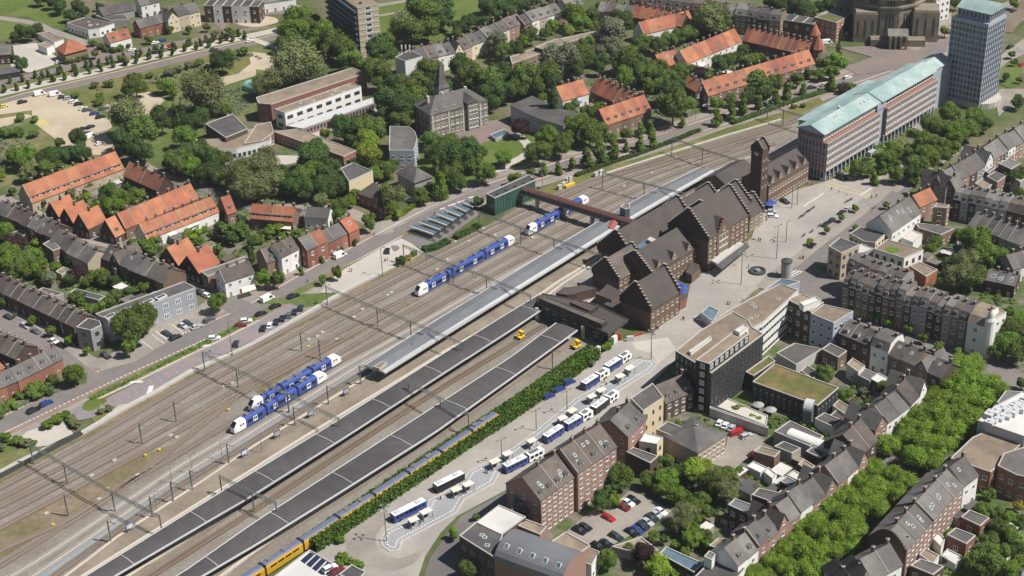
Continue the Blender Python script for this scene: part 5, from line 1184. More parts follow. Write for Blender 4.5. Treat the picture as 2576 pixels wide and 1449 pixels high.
# ------------------------------------------------------------------ copper-roofed office building
def grid_facade(b, wl, x0, x1, y, z0, z1, nx, nz, mat_frame, frame=.35, dep=.25):
    for i in range(nx + 1): x = x0 + (x1 - x0) * i / nx; b.box(x - frame / 2, x + frame / 2, y - dep, y, z0, z1, mat_frame)
    for k in range(nz + 1): z = z0 + (z1 - z0) * k / nz; b.box(x0, x1, y - dep - .02, y - .001, z - .2, z + .2, mat_frame)
def office():
    hb = hgt((2075.7, 457, 0), (2082, 362, 0)); A = g((2082, 362, 0), hb); rot = math.radians(47.0); L = 88; dep = 14.0; top_ = 3.6
    o = thing('office_building', 'long brick office building with green copper roof and colonnade', 'office building', (A.x, A.y, 0), rot)
    za = 4.6
    b = MB()
    for i in range(30):
        x = i * (L - 1) / 29 + .5
        if i in (13, 14): continue
        c = MB(); c.box(x - .3, x + .3, .1, .7, 0, za); c.obj('column', M['bluegrey'], o)
    b.box(0, L, 4, dep, 0, za, 1); b.box(0, 40.5, 0, dep, za, hb, 0); b.box(46, L, 0, dep, za, hb, 0); b.box(40.5, 46, 1.6, dep, 0, hb, 2); b.obj('wall', [M['offbrick'], M['glass'], M['bluegrey']], o)
    W = []; nz = 4; fh = (hb - za) / nz
    for (xa, xb) in ((0, 40.5), (46, L)):
        n = int((xb - xa) / 1.75); st = (xb - xa) / n
        for k in range(nz):
            for i in range(n): W.append(((xa + st * (i + .18), 0, za + fh * k + .7), 0, st * .66, fh - 1.15, 'w'))
    f = MB()
    for (xa, xb) in ((0, 40.5), (46, L)):
        for k in range(nz + 1): z = za + fh * k; f.box(xa - .1, xb + .1, -.35, -.001, z - .18, z + .22)
    f.obj('cornice', M['framegrey'], o)
    for k in range(4):
        for i in range(8): W.append(((0, dep - 1.2 - i * 1.6, za - 3.4 + 1 + k * 3.9), -math.pi / 2, .95, 2.3, 'p'))
    b = MB()
    for i in range(9): y = .8 + i * 1.6; b.box(-.12, 0, y - .16, y + .16, .2, hb)
    for k in range(6): b.box(-.14, 0, 0.02, dep - .02, 1 + k * 3.2, 1.3 + k * 3.2)
    b.obj('end_grid', M['bluegrey'], o)
    t0 = 2.2; b = MB(); b.box(.02, L, t0, dep - .02, hb, hb + top_); b.obj('top_storey', M['brickbrown'], o)
    n = 46; st = L / n
    for i in range(n): W.append(((st * (i + .15), t0, hb + .9), 0, st * .62, 2.0, 'w'))
    for i in range(6): W.append(((0.02, dep - 1.6 - i * 1.7, hb + .9), -math.pi / 2, 1, 2, 'g'))
    windows(o, W)
    b = MB(); z = hb + top_; m = (t0 + dep) / 2; rz = z + 2.6; e = .9
    def gable(x0, x1, ya, yb, zz, rr):
        mm = (ya + yb) / 2
        for (p, q) in ((ya, mm), (yb, mm)):
            P = [(x0, p, zz), (x1, p, zz), (x1, q, rr), (x0, q, rr)]; b.face(P if p < q else P[::-1], 0); Q = [(x0, p, zz - .25), (x1, p, zz - .25), (x1, p, zz), (x0, p, zz)]; b.face(Q if p < q else Q[::-1], 0)
        b.face([(x0, ya, zz - .25), (x0, ya, zz), (x0, mm, rr), (x0, yb, zz), (x0, yb, zz - .25)][::-1], 2); b.face([(x1, ya, zz - .25), (x1, ya, zz), (x1, mm, rr), (x1, yb, zz), (x1, yb, zz - .25)], 2)
    gable(-.4, 43, t0 - e, dep + e, z, rz); gable(43.01, L, t0 - e - .7, dep + e, z + .25, rz + .3)
    b.box(40, 47, t0 - .9, t0 + 3, z - 3, z + .05, 1)
    b.obj('copper_roof', [M['copper'], M['bluegrey'], M['bluegrey']], o)
    b = MB(); b.box(9, 62, dep + .01, dep + 5.5, 0, z - 1.2, 1); b.face([(8, dep + .92, z - .3), (63, dep + .92, z - .3), (63, dep + 6, z - .9), (8, dep + 6, z - .9)]); b.box(L + .01, L + 17, 3, dep - 1, 0, z - 1, 1); mm = (dep + 2) / 2
    for (p, q) in ((2.4, mm), (dep - .4, mm)): P = [(L, p, z - .6), (L + 17, p, z - .6), (L + 17, q, z + 1.8), (L, q, z + 1.8)]; b.face(P if p < q else P[::-1])
    b.obj('rear_wing', [M['copper'], M['bluegrey']], o)
    for (x, y) in ((14, 6), (16, 6), (33, 5.4), (36, 5.4), (39, 5.4), (22, 9)): b = MB(); zq = z + 2.6 * min(y - t0 + e, 99) / (m - t0 + e); b.box(x - .5, x + .5, y - .5, y + .5, zq - .4, zq + .35); b.obj('roof_vent', M['whiteroof'], o)
    return A, rot
office()
# grey-blue office tower
def tower():
    F = (2460.7, 277.5, 0); hb = hgt(F, (2488, 62, 0)); A = g(F); Rt = g((2530.7, 37.5, 0), hb); Lt = g((2385.7, 47.5, 0), hb); d = Vector((Rt.x - A.x, Rt.y - A.y, 0)); e = Vector((Lt.x - A.x, Lt.y - A.y, 0)); w, dd = d.length, e.length
    u = d.normalized(); v = Vector((-u.y, u.x, 0)); dd = e.dot(v)
    o = thing('office_tower', 'tall blue-grey office tower with pale green copper roof', 'tower', (A.x, A.y, 0), math.atan2(u.y, u.x))
    b = MB(); b.box(0, w, 0, dd, 0, hb); b.obj('wall', M['bluegrey'], o)
    b = MB(); b.box(w * .12, w - .3, .3, dd - 1.2, hb + .01, hb + 4.2); b.obj('penthouse', M['bluegrey'], o)
    W = []; nz = 14; fh = (hb - 3) / nz; nx, ny = 9, 10
    for k in range(nz):
        for i in range(nx): W.append(((w * (i + .2) / nx, 0, 2.4 + fh * k + .5), 0, w / nx * .62, fh - .95, 'g'))
        for i in range(ny): W.append(((0, dd - dd * (i + .2) / ny, 2.4 + fh * k + .5), -math.pi / 2, dd / ny * .62, fh - .95, 'p'))
    for i in range(8): W.append(((w * .12 + (w * .88 - .3) * (i + .2) / 8, .3, hb + 1), 0, 1.1, 2.3, 'p')); W.append(((w * .12, dd - 1.6 - (dd - 2) * i / 8, hb + 1), -math.pi / 2, 1.1, 2.3, 'p'))
    windows(o, W)
    b = MB()
    for i in range(6): y = dd * i / 5; b.box(-.3, -.001, y - .22, y + .22, 2, hb - .2)
    for i in range(10): x = w * i / 9; b.box(x - .18, x + .18, -.3, -.001, 2, hb - .2)
    b.box(-.35, w, -.35, -.31, hb - 1.4, hb + .3); b.box(-.35, -.31, -.3, dd, hb - 1.4, hb + .3); b.obj('pilaster', M['bluegrey'], o)
    z = hb + 4.2; r = MB(); x0, x1, y0, y1 = w * .12 - .8, w + .3, -.5, dd - .6; m = (x0 + x1) / 2; zr = z + 3.2
    r.face([(x0, y0, z), (m, y0, zr), (m, y1, zr), (x0, y1, z)][::-1]); r.face([(x1, y0, z), (x1, y1, z), (m, y1, zr), (m, y0, zr)]); r.face([(x0, y0, z), (x1, y0, z), (m, y0, zr)]); r.face([(x0, y1, z), (m, y1, zr), (x1, y1, z)]); r.face([(x0, y0, z - .01), (x0, y1, z - .01), (x1, y1, z - .01), (x1, y0, z - .01)])
    r.obj('copper_roof', M['copper'], o)
    b = MB(); b.lathe([(w * .62, 0), (w * .62, 2.6)], (w * .6, dd * .3), 20); b.obj('base', M['palepave'], o)
tower()
# ------------------------------------------------------------------ church with the dome
def church():
    c = g((2227, 74, 0)); o = thing('domed_church', 'domed stone church with massive corner blocks and a columned porch', 'church', (c.x, c.y, 0), math.radians(-8)); W = []; Rr = 17.4
    b = MB(); b.lathe([(Rr, 0), (Rr, 16.5), (Rr + .8, 16.7), (Rr + .8, 17.6), (Rr - .6, 17.8), (Rr - .6, 20.6), (Rr + .9, 20.9), (Rr + .9, 21.8), (Rr - .8, 22)], k=12, ph=math.pi / 12); b.obj('drum', M['stone'], o)
    for i in range(12):
        a = 2 * math.pi * i / 12 + math.pi / 6 * 0; r = (Rr - .6) * math.cos(math.pi / 12) + .02
        for s in (-1.4, 0, 1.4): W.append(((r * math.cos(a) - s * math.sin(a) + .5 * math.sin(a), r * math.sin(a) + s * math.cos(a) - .5 * math.cos(a), 18.1), a + math.pi / 2, 1.0, 2.2, 'p'))
        r = Rr * math.cos(math.pi / 12) + .02
        if i in (8, 9, 10): 
            for s in (-1.6, 0, 1.6): W.append(((r * math.cos(a) - (s - .5) * math.sin(a), r * math.sin(a) + (s - .5) * math.cos(a), 4), a + math.pi / 2, .9, 10, 'p'))
    b = MB(); b.lathe([(Rr - 1, 22), (Rr - 1, 23.4), (Rr - .4, 23.6), (Rr - 1.2, 23.9)], k=32); b.obj('ring', M['copperteal'], o)
    b = MB(); b.lathe([((Rr - 1.6) * math.cos(t * .17), 23.8 + 11 * math.sin(t * .17)) for t in range(9)], k=32); b.obj('dome', [M['copperteal']], o, True)
    b = MB(); b.lathe([(1.6, 34), (1.6, 36.5), (.2, 38)], k=10); b.obj('cupola', M['copperteal'], o)
    for (x, y, w, d, h) in ((-17, -19, 11, 9, 14.5), (11, -18, 12.5, 12, 15.5), (13, 6, 10, 10, 15), (-24, 4, 11, 11, 13)):
        b = MB(); b.box(x, x + w, y, y + d, 0, h); b.box(x + .5, x + w - .5, y + .5, y + d - .5, h, h + .7); b.obj('corner_block', M['stone'], o)
        for i in range(3): W.append(((x + w * (i + .4) / 3.2, y, 3), 0, 1.0, h - 6, 'p')); W.append(((x + w, y + d * (i + .4) / 3.2, 3), math.pi / 2, 1.0, h - 6, 'p'))
    b = MB(); b.box(-9, 17, -25, -19.01, 0, 3.6); b.obj('terrace', M['stone'], o)
    b = MB(); b.box(-1, 8, -28, -19, 3.61, 6.8); b.obj('porch', M['stone'], o); b = MB(); b.face([(-1.4, -28.4, 6.8), (8.4, -28.4, 6.8), (8.4, -23.5, 9), (-1.4, -23.5, 9)]); b.face([(-1.4, -23.5, 9), (8.4, -23.5, 9), (8.4, -18.5, 6.8), (-1.4, -18.5, 6.8)]); b.face([(-1, -28, 6.8), (-1, -23.5, 8.8), (-1, -19, 6.8)][::-1]); b.face([(8, -28, 6.8), (8, -19, 6.8), (8, -23.5, 8.8)]); b.obj('porch_roof', M['greyroof'], o)
    for i in range(4): b = MB(); b.box(-.6 + i * 2.5, .4 + i * 2.5, -29.3, -28.02, 0, 6.6); b.obj('column', M['stone'], o)
    windows(o, W)
church()
D('slatebalc', (.10, .12, .15), .7, .1, .5)
# high-rise flats
def highrise():
    F = (916, 145, 0); hb = hgt(F, (899, 20, 0)); A = g((899, 20, 0), hb); Rt = g((950, 10, 0), hb); Lt = g((767, -5, 0), hb); u = (Rt - A).normalized(); w = (Rt - A).length; v = Vector((-u.y, u.x, 0)); dd = (Lt - A).dot(v)
    o = thing('apartment_block', 'tall slab of flats with dark balconies and banded end wall', 'apartment block', (A.x, A.y, 0), math.atan2(u.y, u.x)); dd = max(dd, 40); w = max(w, 11)
    b = MB(); b.box(0, w, 0, dd, 0, hb); b.obj('wall', M['tanwall'], o); b = MB(); b.box(.3, w - .3, .3, dd - .3, hb + .01, hb + .15); b.obj('roof', M['tanroof'], o)
    b = MB(); nf = 9; fh = hb / nf
    for k in range(nf + 1): b.box(-.01, w + .15, -.18, -.001, k * fh - .28, k * fh + .22)
    b.obj('floor_band', M['wallpale'], o)
    for k in range(nf): b = MB(); b.box(-1.5, -.001, .6, dd - .6, k * fh + .15, k * fh + 1.2); b.obj('balcony', M['slatebalc'], o)
    W = [((w * .35, 0, k * fh + .8), 0, w * .3, 1.6, 'n') for k in range(nf)]
    for k in range(nf):
        for i in range(int(dd / 2.4)): W.append(((0, dd - .8 - i * 2.4, k * fh + 1.0), -math.pi / 2, 1.6, 1.3, 'p'))
    windows(o, W)
    for i in range(4): b = MB(); x = w * (.3 + .1 * i); b.box(x, x + 1, 4 + i * 7, 5.4 + i * 7, hb + .15, hb + 1); b.obj('roof_vent', M['darksteel'], o)
highrise()
# ------------------------------------------------------------------ houses, north-west quarter
tile(0, 1)
OR = dict(roofs=['orange', 'orange', 'orange2'], chim=True)
row('in the long back terrace by the gravel yard', (320, 590), (1245, 245), 4.2, 10, 9, 'orange', 'tanwall', rh=6.2, dorm='W', win='w')
row('below the bent street', (1240, 315), (1585, 470), 5.5, 8, 4, 'orange2', 'brickdark', rh=4.6)
row('with pointed gables beside the dark terrace', (460, 690), (890, 860), 4.5, 9, 3, 'orange', 'brickdark', typ='x', rh=5.5, kind='gabled_house', desc='gabled house')
row('at the left end of the middle orange terrace', (1160, 935), (1252, 890), 3.6, 9, 1, 'orange', 'brickdark', rh=6, dorm='w')
row('in the middle terrace with grey cross gables', (1262, 850), (1990, 545), 5, 8, 7, 'orange', 'brickbrown', rh=5.2)
row('in the terrace with white dormers and awnings', (1480, 960), (2200, 680), 4.6, 8.5, 8, 'orange', 'white', rh=5.0, dorm='W')
row('standing alone at the right end of the awning terrace', (2290, 705), (2375, 680), 4.5, 9, 1, 'orange', 'brickbrown', rh=5.5, dorm='w')
row('below the garden of parasols', (1600, 1150), (2010, 1310), 4.5, 10, 2, 'orange', 'brickdark', typ='x', rh=6, kind='gabled_house', desc='gabled house')
row('low annex beside the two gabled houses', (905, 790), (1045, 735), 2.8, 5, 1, 'orange', 'brickred', rh=1.5, kind='annex', desc='annex', chim=False)
row('low annex in front of the inner gardens', (1600, 500), (1715, 460), 3.0, 6, 1, 'orange', 'brickred', rh=1.8, kind='annex', desc='annex', chim=False)
DK = ['slate', 'brownroof', 'brownroof', 'slate', 'greyroof']
DW = ['brickdark', 'brickbrown', 'brickdark']
row('at the upper end of the dark terrace', (-60, 680), (205, 800), 5.6, 9, 4, roofs=DK, walls=DW, jit=.35, rh=3.2)
row('in the dark terrace opposite the gabled houses', (205, 805), (510, 945), 6.2, 9.5, 4, roofs=DK, walls=DW, jit=.3, rh=3.4, sky=1)
row('in the dark terrace beside the flat annexes', (500, 975), (665, 1080), 5.5, 9, 2, roofs=DK, walls=DW, jit=.2, rh=3.2)
row('in the dark terrace with the tall brown gable', (665, 1090), (880, 1200), 6, 10, 2, roofs=DK, walls=['tanwall', 'brickbrown'], jit=.3, rh=3.4)
row('in the dark terrace right of the lane', (1020, 1140), (1290, 1250), 6, 10, 3, roofs=DK, walls=DW, jit=.3, rh=3.6, sky=1)
row('at the lower end of the dark terrace', (1290, 1255), (1640, 1400), 6, 10.5, 4, roofs=DK, walls=DW, jit=.35, rh=3.6)
for i, (pts, h, w_, r_, l) in enumerate([
    ([(100, 905), (200, 865), (280, 905), (180, 950)], 3, 'tanwall', 'darkroof', 'small annex with black roof behind the dark terrace'), ([(430, 1010), (510, 970), (610, 1050), (530, 1080)], 5.5, 'brickbrown', 'brownroof', 'two storey back annex of the dark terrace'),
    ([(560, 1290), (640, 1240), (700, 1270), (620, 1320)], 3, 'tanwall', 'tanroof', 'low tan annex by the purple tree'), ([(1400, 1290), (1480, 1240), (1570, 1300), (1500, 1340)], 5.5, 'brickpink', 'tanroof', 'pink brick back annex with gravel roof'),
    ([(1290, 1230), (1400, 1190), (1440, 1290), (1380, 1330)], 4.5, 'brickdark', 'brownroof', 'dark back annex beside the pink one'), ([(1110, 1190), (1180, 1215), (1170, 1270), (1140, 1250)], 4, 'silver', 'whiteroof', 'pale narrow bay on the dark terrace'),
    ([(2020, 1290), (2480, 1130), (2500, 1160), (2090, 1340)], 5.5, 'brickbrown', 'greyroof', 'long low brown house beside the orange gables')]):
    building(l, pts, h, w_, r_, 'w' if h > 3.5 else None, 'annex', 'annex', ww=1)
tile(0, 2)
row('in the long left-edge terrace', (-130, -20), (742, 395), 5.6, 9, 11, 'brownroof', 'brickdark', rh=3.0)
row('in the opposite left-edge terrace', (-330, 500), (152, 715), 5.4, 9.5, 6, 'brownroof', 'brickdark', rh=3.0)
row('at the left of the brick row', (-150, 1070), (172, 935), 5.6, 7.5, 3, 'slate', 'brickred', rh=3.2, dorm='w')
row('in the brick row by the street', (180, 935), (628, 712), 5.6, 7.5, 4, 'slate', 'brickred', rh=3.2, dorm='w')
row('with a red roof behind the brick row', (-120, 900), (45, 800), 4.5, 6, 1, 'orange2', 'brickred', rh=1.6, kind='shed', desc='shed')
building('long silver-clad office with rows of white windows by the parking court', [(1085, 330), (1965, 5), (1850, -60), (960, 265)], 8.6, 'silver', 'darkroof', 'b', 'silver_office', step=4.2, ww=2.2, wh=2.0, fh=3.6)
building('grey glass-fronted corner block left of the silver office', [(765, 400), (912, 432), (1022, 380), (1000, 335), (880, 310)], 8.2, 'greywall', 'darkroof', 'g', 'corner_block', step=3, ww=2.2, wh=2.2)
for i in range(5):
    p = g((1110 + i * 128, 290 - i * 48), 8.7); b = MB(); b.box(-2, 2, -1, 1, 8.65, 9.3, 0); b.box(-1.6, 1.6, -.7, .7, 9.3, 9.34, 1); o = b.obj('roof_box', [M['whiteroof'], M['darkroof']]); o.location = (p.x, p.y, 0); o.rotation_euler = (0, 0, .8); tag(o, 'white framed roof light on the silver office, %s from left' % nth(i + 1), 'roof light', 'roof lights on the silver office')
for pts, l, m in [([(430, 0), (640, 60), (560, 90), (380, 30)], 'dark low shed behind the brown terrace', 'brownroof'), ([(760, 10), (1060, 90), (990, 130), (700, 50)], 'long dark shed roof behind the brown terrace', 'darkroof'), ([(470, 60), (540, 60), (540, 100), (470, 100)], 'white garden awning by the dark shed', 'whiteroof')]:
    building(l, pts, 2.8, 'greywall', m, None, 'shed', 'shed')
tile(1, 1)
row('by the green path', (-60, 745), (365, 780), 5.4, 8, 4, 'orange', 'brickbrown', rh=4.2, dorm='W', typ='g')
row('alone among trees behind the street row', (485, 735), (722, 750), 5.4, 7.5, 1, 'slate', 'white', rh=2.6, kind='detached_house', desc='detached house', door=False)
row('with a blue garage door on the street', (112, 1195), (252, 1150), 6.2, 9, 1, 'brownroof', 'brickbrown', rh=3.6, dorm='w')
row('on the street between brown and red brick', (256, 1145), (440, 1050), 7.6, 9, 2, 'brownroof', 'white', rh=3.6, dorm='w')
row('with white trim on the street', (512, 1068), (718, 975), 7.8, 9, 2, roofs=['slate', 'orange2'], wall='brickred', rh=3.4, jit=.15)
row('low on the street beside the tall pair', (718, 1000), (935, 893), 5.8, 9, 3, 'slate', 'brickred', rh=3.2)
row('at the right end of the street row', (937, 893), (1038, 845), 6.2, 9, 1, 'orange', 'brickred', rh=3.6, sky=2)
tile(0, 1)
row('on the street corner with cream awnings', (2262, 1395), (2560, 1300), 6.4, 8, 3, 'brownroof', 'white', rh=3.2)
tile(1, 1)
building('dark-roofed cream block with blank wall among trees', [(935, 385), (1175, 275), (970, 195), (850, 250)], 8, 'cream', 'darkroof', None, 'flat_block', par=.4)
row('with a hipped grey roof behind the conifer', (1595, 390), (1765, 330), 6, 12, 1, 'slate', 'greywall', typ='h', rh=4, kind='villa', desc='villa', oh=.6)
row('with a brown roof hidden by a round tree', (1230, 570), (1390, 490), 4.6, 11, 1, 'brownroof', 'brickred', typ='h', rh=4.2, kind='villa', desc='villa', oh=.5)
# curved pair
def curved(label, front, depth, h, roof='slate', wall='bluegrey'):
    P = smooth([g(p, h) for p in front]); c = P[0]; o = thing('curved_building', label, 'building', (c.x, c.y, 0)); Q = [p - Vector((c.x, c.y, 0)) for p in P]; b = MB(); r = MB(); W = []
    for i in range(len(Q) - 1):
        a, d = Q[i], Q[i + 1]; u = (d - a).normalized(); n = Vector((-u.y, u.x, 0)); 
        b.prism([(a.x, a.y), (d.x, d.y), (d.x + n.x * depth, d.y + n.y * depth), (a.x + n.x * depth, a.y + n.y * depth)], 0, h, 0, cap=False)
        r.face([(a.x - n.x * .4, a.y - n.y * .4, h + .05 + i * .002), (d.x - n.x * .4, d.y - n.y * .4, h + .05 + i * .002), (d.x + n.x * depth, d.y + n.y * depth, h + 1.2 + i * .002), (a.x + n.x * depth, a.y + n.y * depth, h + 1.2 + i * .002)])
        r.face([(a.x - n.x * .4, a.y - n.y * .4, h - .3), (d.x - n.x * .4, d.y - n.y * .4, h - .3), (d.x - n.x * .4, d.y - n.y * .4, h + .1), (a.x - n.x * .4, a.y - n.y * .4, h + .1)], 1)
        W += facade((a.x, a.y), (d.x, d.y), h, 'w', 2.4, 1.1, 1.5)
    b.obj('wall', M[wall], o); r.obj('roof', [M[roof], M['wallpale']], o); windows(o, W)
curved('curved dark-roofed apartment building right of the villa terrace', [(-15, 1055, 2, 0), (180, 1150, 2, 0), (350, 1215, 2, 0), (520, 1265, 2, 0)], 12, 8)
building('dark flat-roofed building with rounded end left of the villa', [(1340, 70, 1, 1), (1590, 70, 1, 1), (1625, -50, 1, 1), (1600, 1330, 1, 0), (1540, 1280, 1, 0), (1345, 1275, 1, 0)], 9, 'bluegrey', 'slate', 'w', 'flat_block')
tile(1, 0)
# school
building('long school wing with tan roof and red brick ends', [(0, 985), (970, 685), (1110, 740), (1000, 775), (150, 1055), (25, 1045)], 9, 'brickred', 'tanroof', 'g', 'school_wing', fh=3.4)
building('white-fronted school wing with window boxes under a tan roof', [(190, 1105), (950, 842), (1058, 872), (290, 1142)], 8.2, 'white', 'tanroof', 'p', 'school_wing', step=4.8, ww=3.2, wh=1.7, z0=0, fh=3.8, skys=6)
building('low glazed school base with thin white edge', [(300, 1270), (1180, 985), (1190, 1040), (470, 1300)], 3.6, 'brickred', 'zinclight', 'g', 'glazed_wing', step=1.8, ww=1.5, wh=2.3, fh=3.6)
building('low school block with mansard of dark grey slate at left', [(0, 1260), (150, 1230, ), (180, 1340), (60, 1420), (-120, 1449)], 5.5, 'brickbrown', 'tanroof', 'w', 'school_block')
tile(0, 0)
building('dark grey sloping-roofed school hall', [(2065, 1250), (2340, 1150), (2490, 1300), (2270, 1390)], 7, 'brickdark', 'slate', None, 'school_hall')
building('low tan-roofed school annex with white glazed front', [(1965, 1410), (2270, 1400), (2500, 1310), (2740, 1270), (2720, 1420), (2380, 1500), (2090, 1520)], 5, 'white', 'tanroof', 'g', 'school_annex', step=2, ww=1.6, wh=2, fh=4)
tile(1, 0)
building('long low brick school link running to the trees', [(180, 1330), (420, 1300), (1010, 1520), (880, 1580)], 4.5, 'brickred', 'tanroof', 'g', 'school_link', step=2.4, ww=1.8, wh=1.6)
# villa with spire
def villa():
    A = g((1752, 1165), 11.2); B = g((2330, 1015), 11.2); d = B - A; o = thing('mansion', 'grey stone mansion with slate roof, dormers and a pointed spire', 'mansion', (A.x, A.y, 0), math.atan2(d.y, d.x)); L = d.length
    house_geo(o, L, 15, 11.2, 5.2, 'h', 'slate', 'stone', win='w', step=2.2, ends=(1, 1), door=False, fl=3)
    b = MB(); b.box(L * .62, L * .8, -1.6, -.01, 0, 13); b.obj('bay', M['stone'], o)
    for k in (4.0, 7.8): b = MB(); b.box(-.12, L + .12, -.2, -.001, k, k + .3); b.obj('string_course', M['wallpale'], o)
    for x in (.02, .3, .55, .85): b = MB(); b.box(L * x, L * x + .8, -.28, -.21, 0, 11); b.obj('pilaster', M['wallpale'], o)
    b = MB(); x0, x1 = L * .62 - .3, L * .8 + .3; m = (x0 + x1) / 2; b.face([(x0, -1.9, 13), (x1, -1.9, 13), (m, -1.9, 15.6)]); b.face([(x0, -1.9, 13), (m, -1.9, 15.6), (m, 6, 15.6), (x0, 6, 13)]); b.face([(m, -1.9, 15.6), (x1, -1.9, 13), (x1, 6, 13), (m, 6, 15.6)]); b.obj('bay_roof', M['slate'], o)
    windows(o, [((L * .62 + .6 + i * 1.6, -1.6, 1.4 + k * 4), 0, 1.2, 2.4, 'w') for i in range(3) for k in range(3)] + [((L * .1 + i * 4.6, .8, 11.9), 0, 1.2, 1.3, 'w') for i in range(3)])
    b = MB(); b.box(L * .45, L * .45 + 5, 15.01, 20, 0, 15.5); b.obj('tower', M['greywall'], o); b = MB(); x, y = L * .45 + 2.5, 17.5; b.lathe([(4.2, 15.5), (3.0, 17), (.08, 27)], (x, y), 4, ph=.785); b.obj('spire', M['slate'], o)
    for x in (.1, .35, .75): b = MB(); b.box(L * x, L * x + 1, 7, 8.4, 13, 17); b.obj('chimney_stack', M['concrete'], o)
villa()
building('low glass pavilion roof on the mansion terrace', [(2350, 1360), (2500, 1300), (2545, 1345), (2410, 1400)], 1.4, 'greywall', 'glassblue', None, 'pavilion', 'pavilion')
building('tall white blank-walled block with aerials on the roof', [(1400, 580), (1545, 505), (1680, 572), (1500, 620)], 13.5, 'white', 'darkroof', None, 'flat_block')
for i, x in enumerate((1470, 1510, 1550)):
    p = g((x, 540), 13.6); b = MB(); b.beam((0, 0, 13.6), (0, 0, 18), .3); b.box(-.3, .3, -.3, .3, 16, 17.8); o = b.obj('antenna', M['frame']); o.location = (p.x, p.y, 0); tag(o, 'white roof antenna on the blank white block, %s from left' % nth(i + 1), 'antenna', 'antennas on the white block')
GR = ['greyroof', 'slate', 'greyroof', 'brownroof']; LW = ['white', 'brickpink', 'cream', 'brickbrown', 'tanwall']
row('in the long grey terrace behind the spire', (1570, 640), (2090, 500), 8, 11, 6, roofs=GR, walls=LW, jit=.5, rh=4, dorm='w')
row('in the upper long grey terrace', (2095, 495), (2700, 225), 7.5, 10, 8, roofs=GR, walls=LW, jit=.4, rh=3.6, dorm='w')
tile(2, 0)
row('in the grey terrace reaching the top trees', (125, 250), (720, 40), 7.5, 10, 8, roofs=GR, walls=LW, jit=.4, rh=3.6, dorm='w')
row('in the grey cluster by the orange corner', (860, 110), (1190, 150), 8, 10, 4, roofs=GR, walls=['brickbrown', 'tanwall'], jit=.4, rh=3.5)
building('long low tan-roofed school between the tall trees', [(-20, 575), (230, 490), (480, 392), (830, 318), (870, 350), (520, 440), (350, 520), (0, 645)], 4.5, 'brickbrown', 'tanroof', 'g', 'long_school', step=3, ww=2, wh=1.5)
building('dark raised roof box in the middle of the long school', [(225, 478), (470, 385), (560, 430), (350, 510)], 6.4, 'blackwall', 'tanroof', None, 'roof_box', 'roof box', z0=4.8)
row('in the shaded boulevard terrace at the top', (1180, -10), (1900, 110), 11, 12, 8, roofs=['slate', 'brownroof'], walls=['brickdark', 'bluegrey', 'brickbrown'], jit=.5, typ='m', rh=2.6, dorm='w')
row('in the shaded boulevard terrace by the square', (1905, 110), (2700, 210), 9.5, 11, 7, roofs=['slate', 'darkroof', 'greyroof'], walls=['brickdark', 'brickdark', 'brickbrown'], jit=.6, typ='m', rh=2.4, dorm='w')
tile(3, 0)
row('in the shaded terrace nearest the church', (130, 200), (455, 250), 8, 9, 3, roofs=['sedum', 'darkroof', 'brownroof'], walls=['brickdark'], typ='f', chim=False)
building('square brick block with moss roof beside the church', [(465, 175), (600, 130), (770, 190), (690, 235)], 10, 'brickred', 'sedum', 'w', 'brick_block')
building('long grey-roofed hall behind the square brick block', [(480, 150), (800, 50), (850, 130), (760, 190), (600, 130)], 8, 'brickdark', 'greyroof', None, 'hall')
building('white apartment block behind the church at the top', [(1560, -60), (1700, -40), (1840, -80), (1800, -140)], 14, 'white', 'greyroof', 'g', 'flat_block')
tile(2, 0)
row('in the top orange block', (1195, 165), (1700, 265), 6, 9.2, 7, 'orange', 'brickdark', rh=4.8, roofs=['orange', 'orange', 'orange2'])
row('in the lower arm of the top orange block', (1325, 345), (1825, 225), 5.5, 9.2, 7, 'orange', 'white', rh=4.8)
row('low in the big orange court', (1500, 680), (1690, 630), 5.4, 9.2, 3, 'orange', 'brickred', rh=5.0, sky=1)
row('behind the big orange court', (1765, 640), (2310, 415), 6.4, 9.7, 9, 'orange', 'white', rh=5.2, roofs=['orange', 'orange', 'orange2'])
row('atop the big orange court', (2320, 405), (380, 555, 3, 0), 5.8, 9.7, 11, 'orange', 'brickdark', rh=5.0, roofs=['orange', 'orange2'])
row('along the big court street', (1975, 965), (470, 640, 3, 0), 6.4, 9.7, 13, 'orange', 'brickbrown', rh=5.4, dorm='w', roofs=['orange', 'orange', 'orange2'])
row('at the left corner of the big orange court', (1845, 925), (1965, 895), 8, 10.2, 1, 'orange', 'brickdark', rh=3.5, typ='x')
row('on the rear arm of the small orange court', (512, 1015), (772, 940), 5.6, 9.7, 4, 'orange', 'white', rh=5.2)
row('on the shaded arm of the small orange court', (785, 915), (1200, 1105), 5.6, 10.2, 7, 'orange2', 'brickdark', rh=5.2)
row('on the front arm of the small orange court', (952, 1258), (1402, 1108), 5.8, 10.2, 6, 'orange', 'brickbrown', rh=5.6, dorm='w')
def turret(label, p, h, r):
    c = g(p); o = thing('corner_turret', label, 'turret', (c.x, c.y, 0)); b = MB(); b.lathe([(r, 0), (r, h)], k=8); b.obj('wall', M['brickbrown'], o); b = MB(); b.lathe([(r * 1.35, h), (.1, h + r * 2.6)], k=8); b.obj('roof', M['orange'], o)
tile(3, 0)
turret('orange-roofed corner turret nearest the church square', (490, 640), 8, 2.6); turret('taller orange-roofed turret behind the corner turret', (455, 560), 11, 2.2)
tile(0, 0)
row('square with dormers beside the pale forecourt', (655, 545), (870, 490), 5.5, 10, 1, 'orange', 'brickbrown', typ='h', rh=4.5, kind='villa', desc='villa', oh=.7)
row('with two gables left of the road junction', (1110, 430), (1320, 375), 5, 8, 2, 'orange2', 'white', rh=3.6, dorm='w')
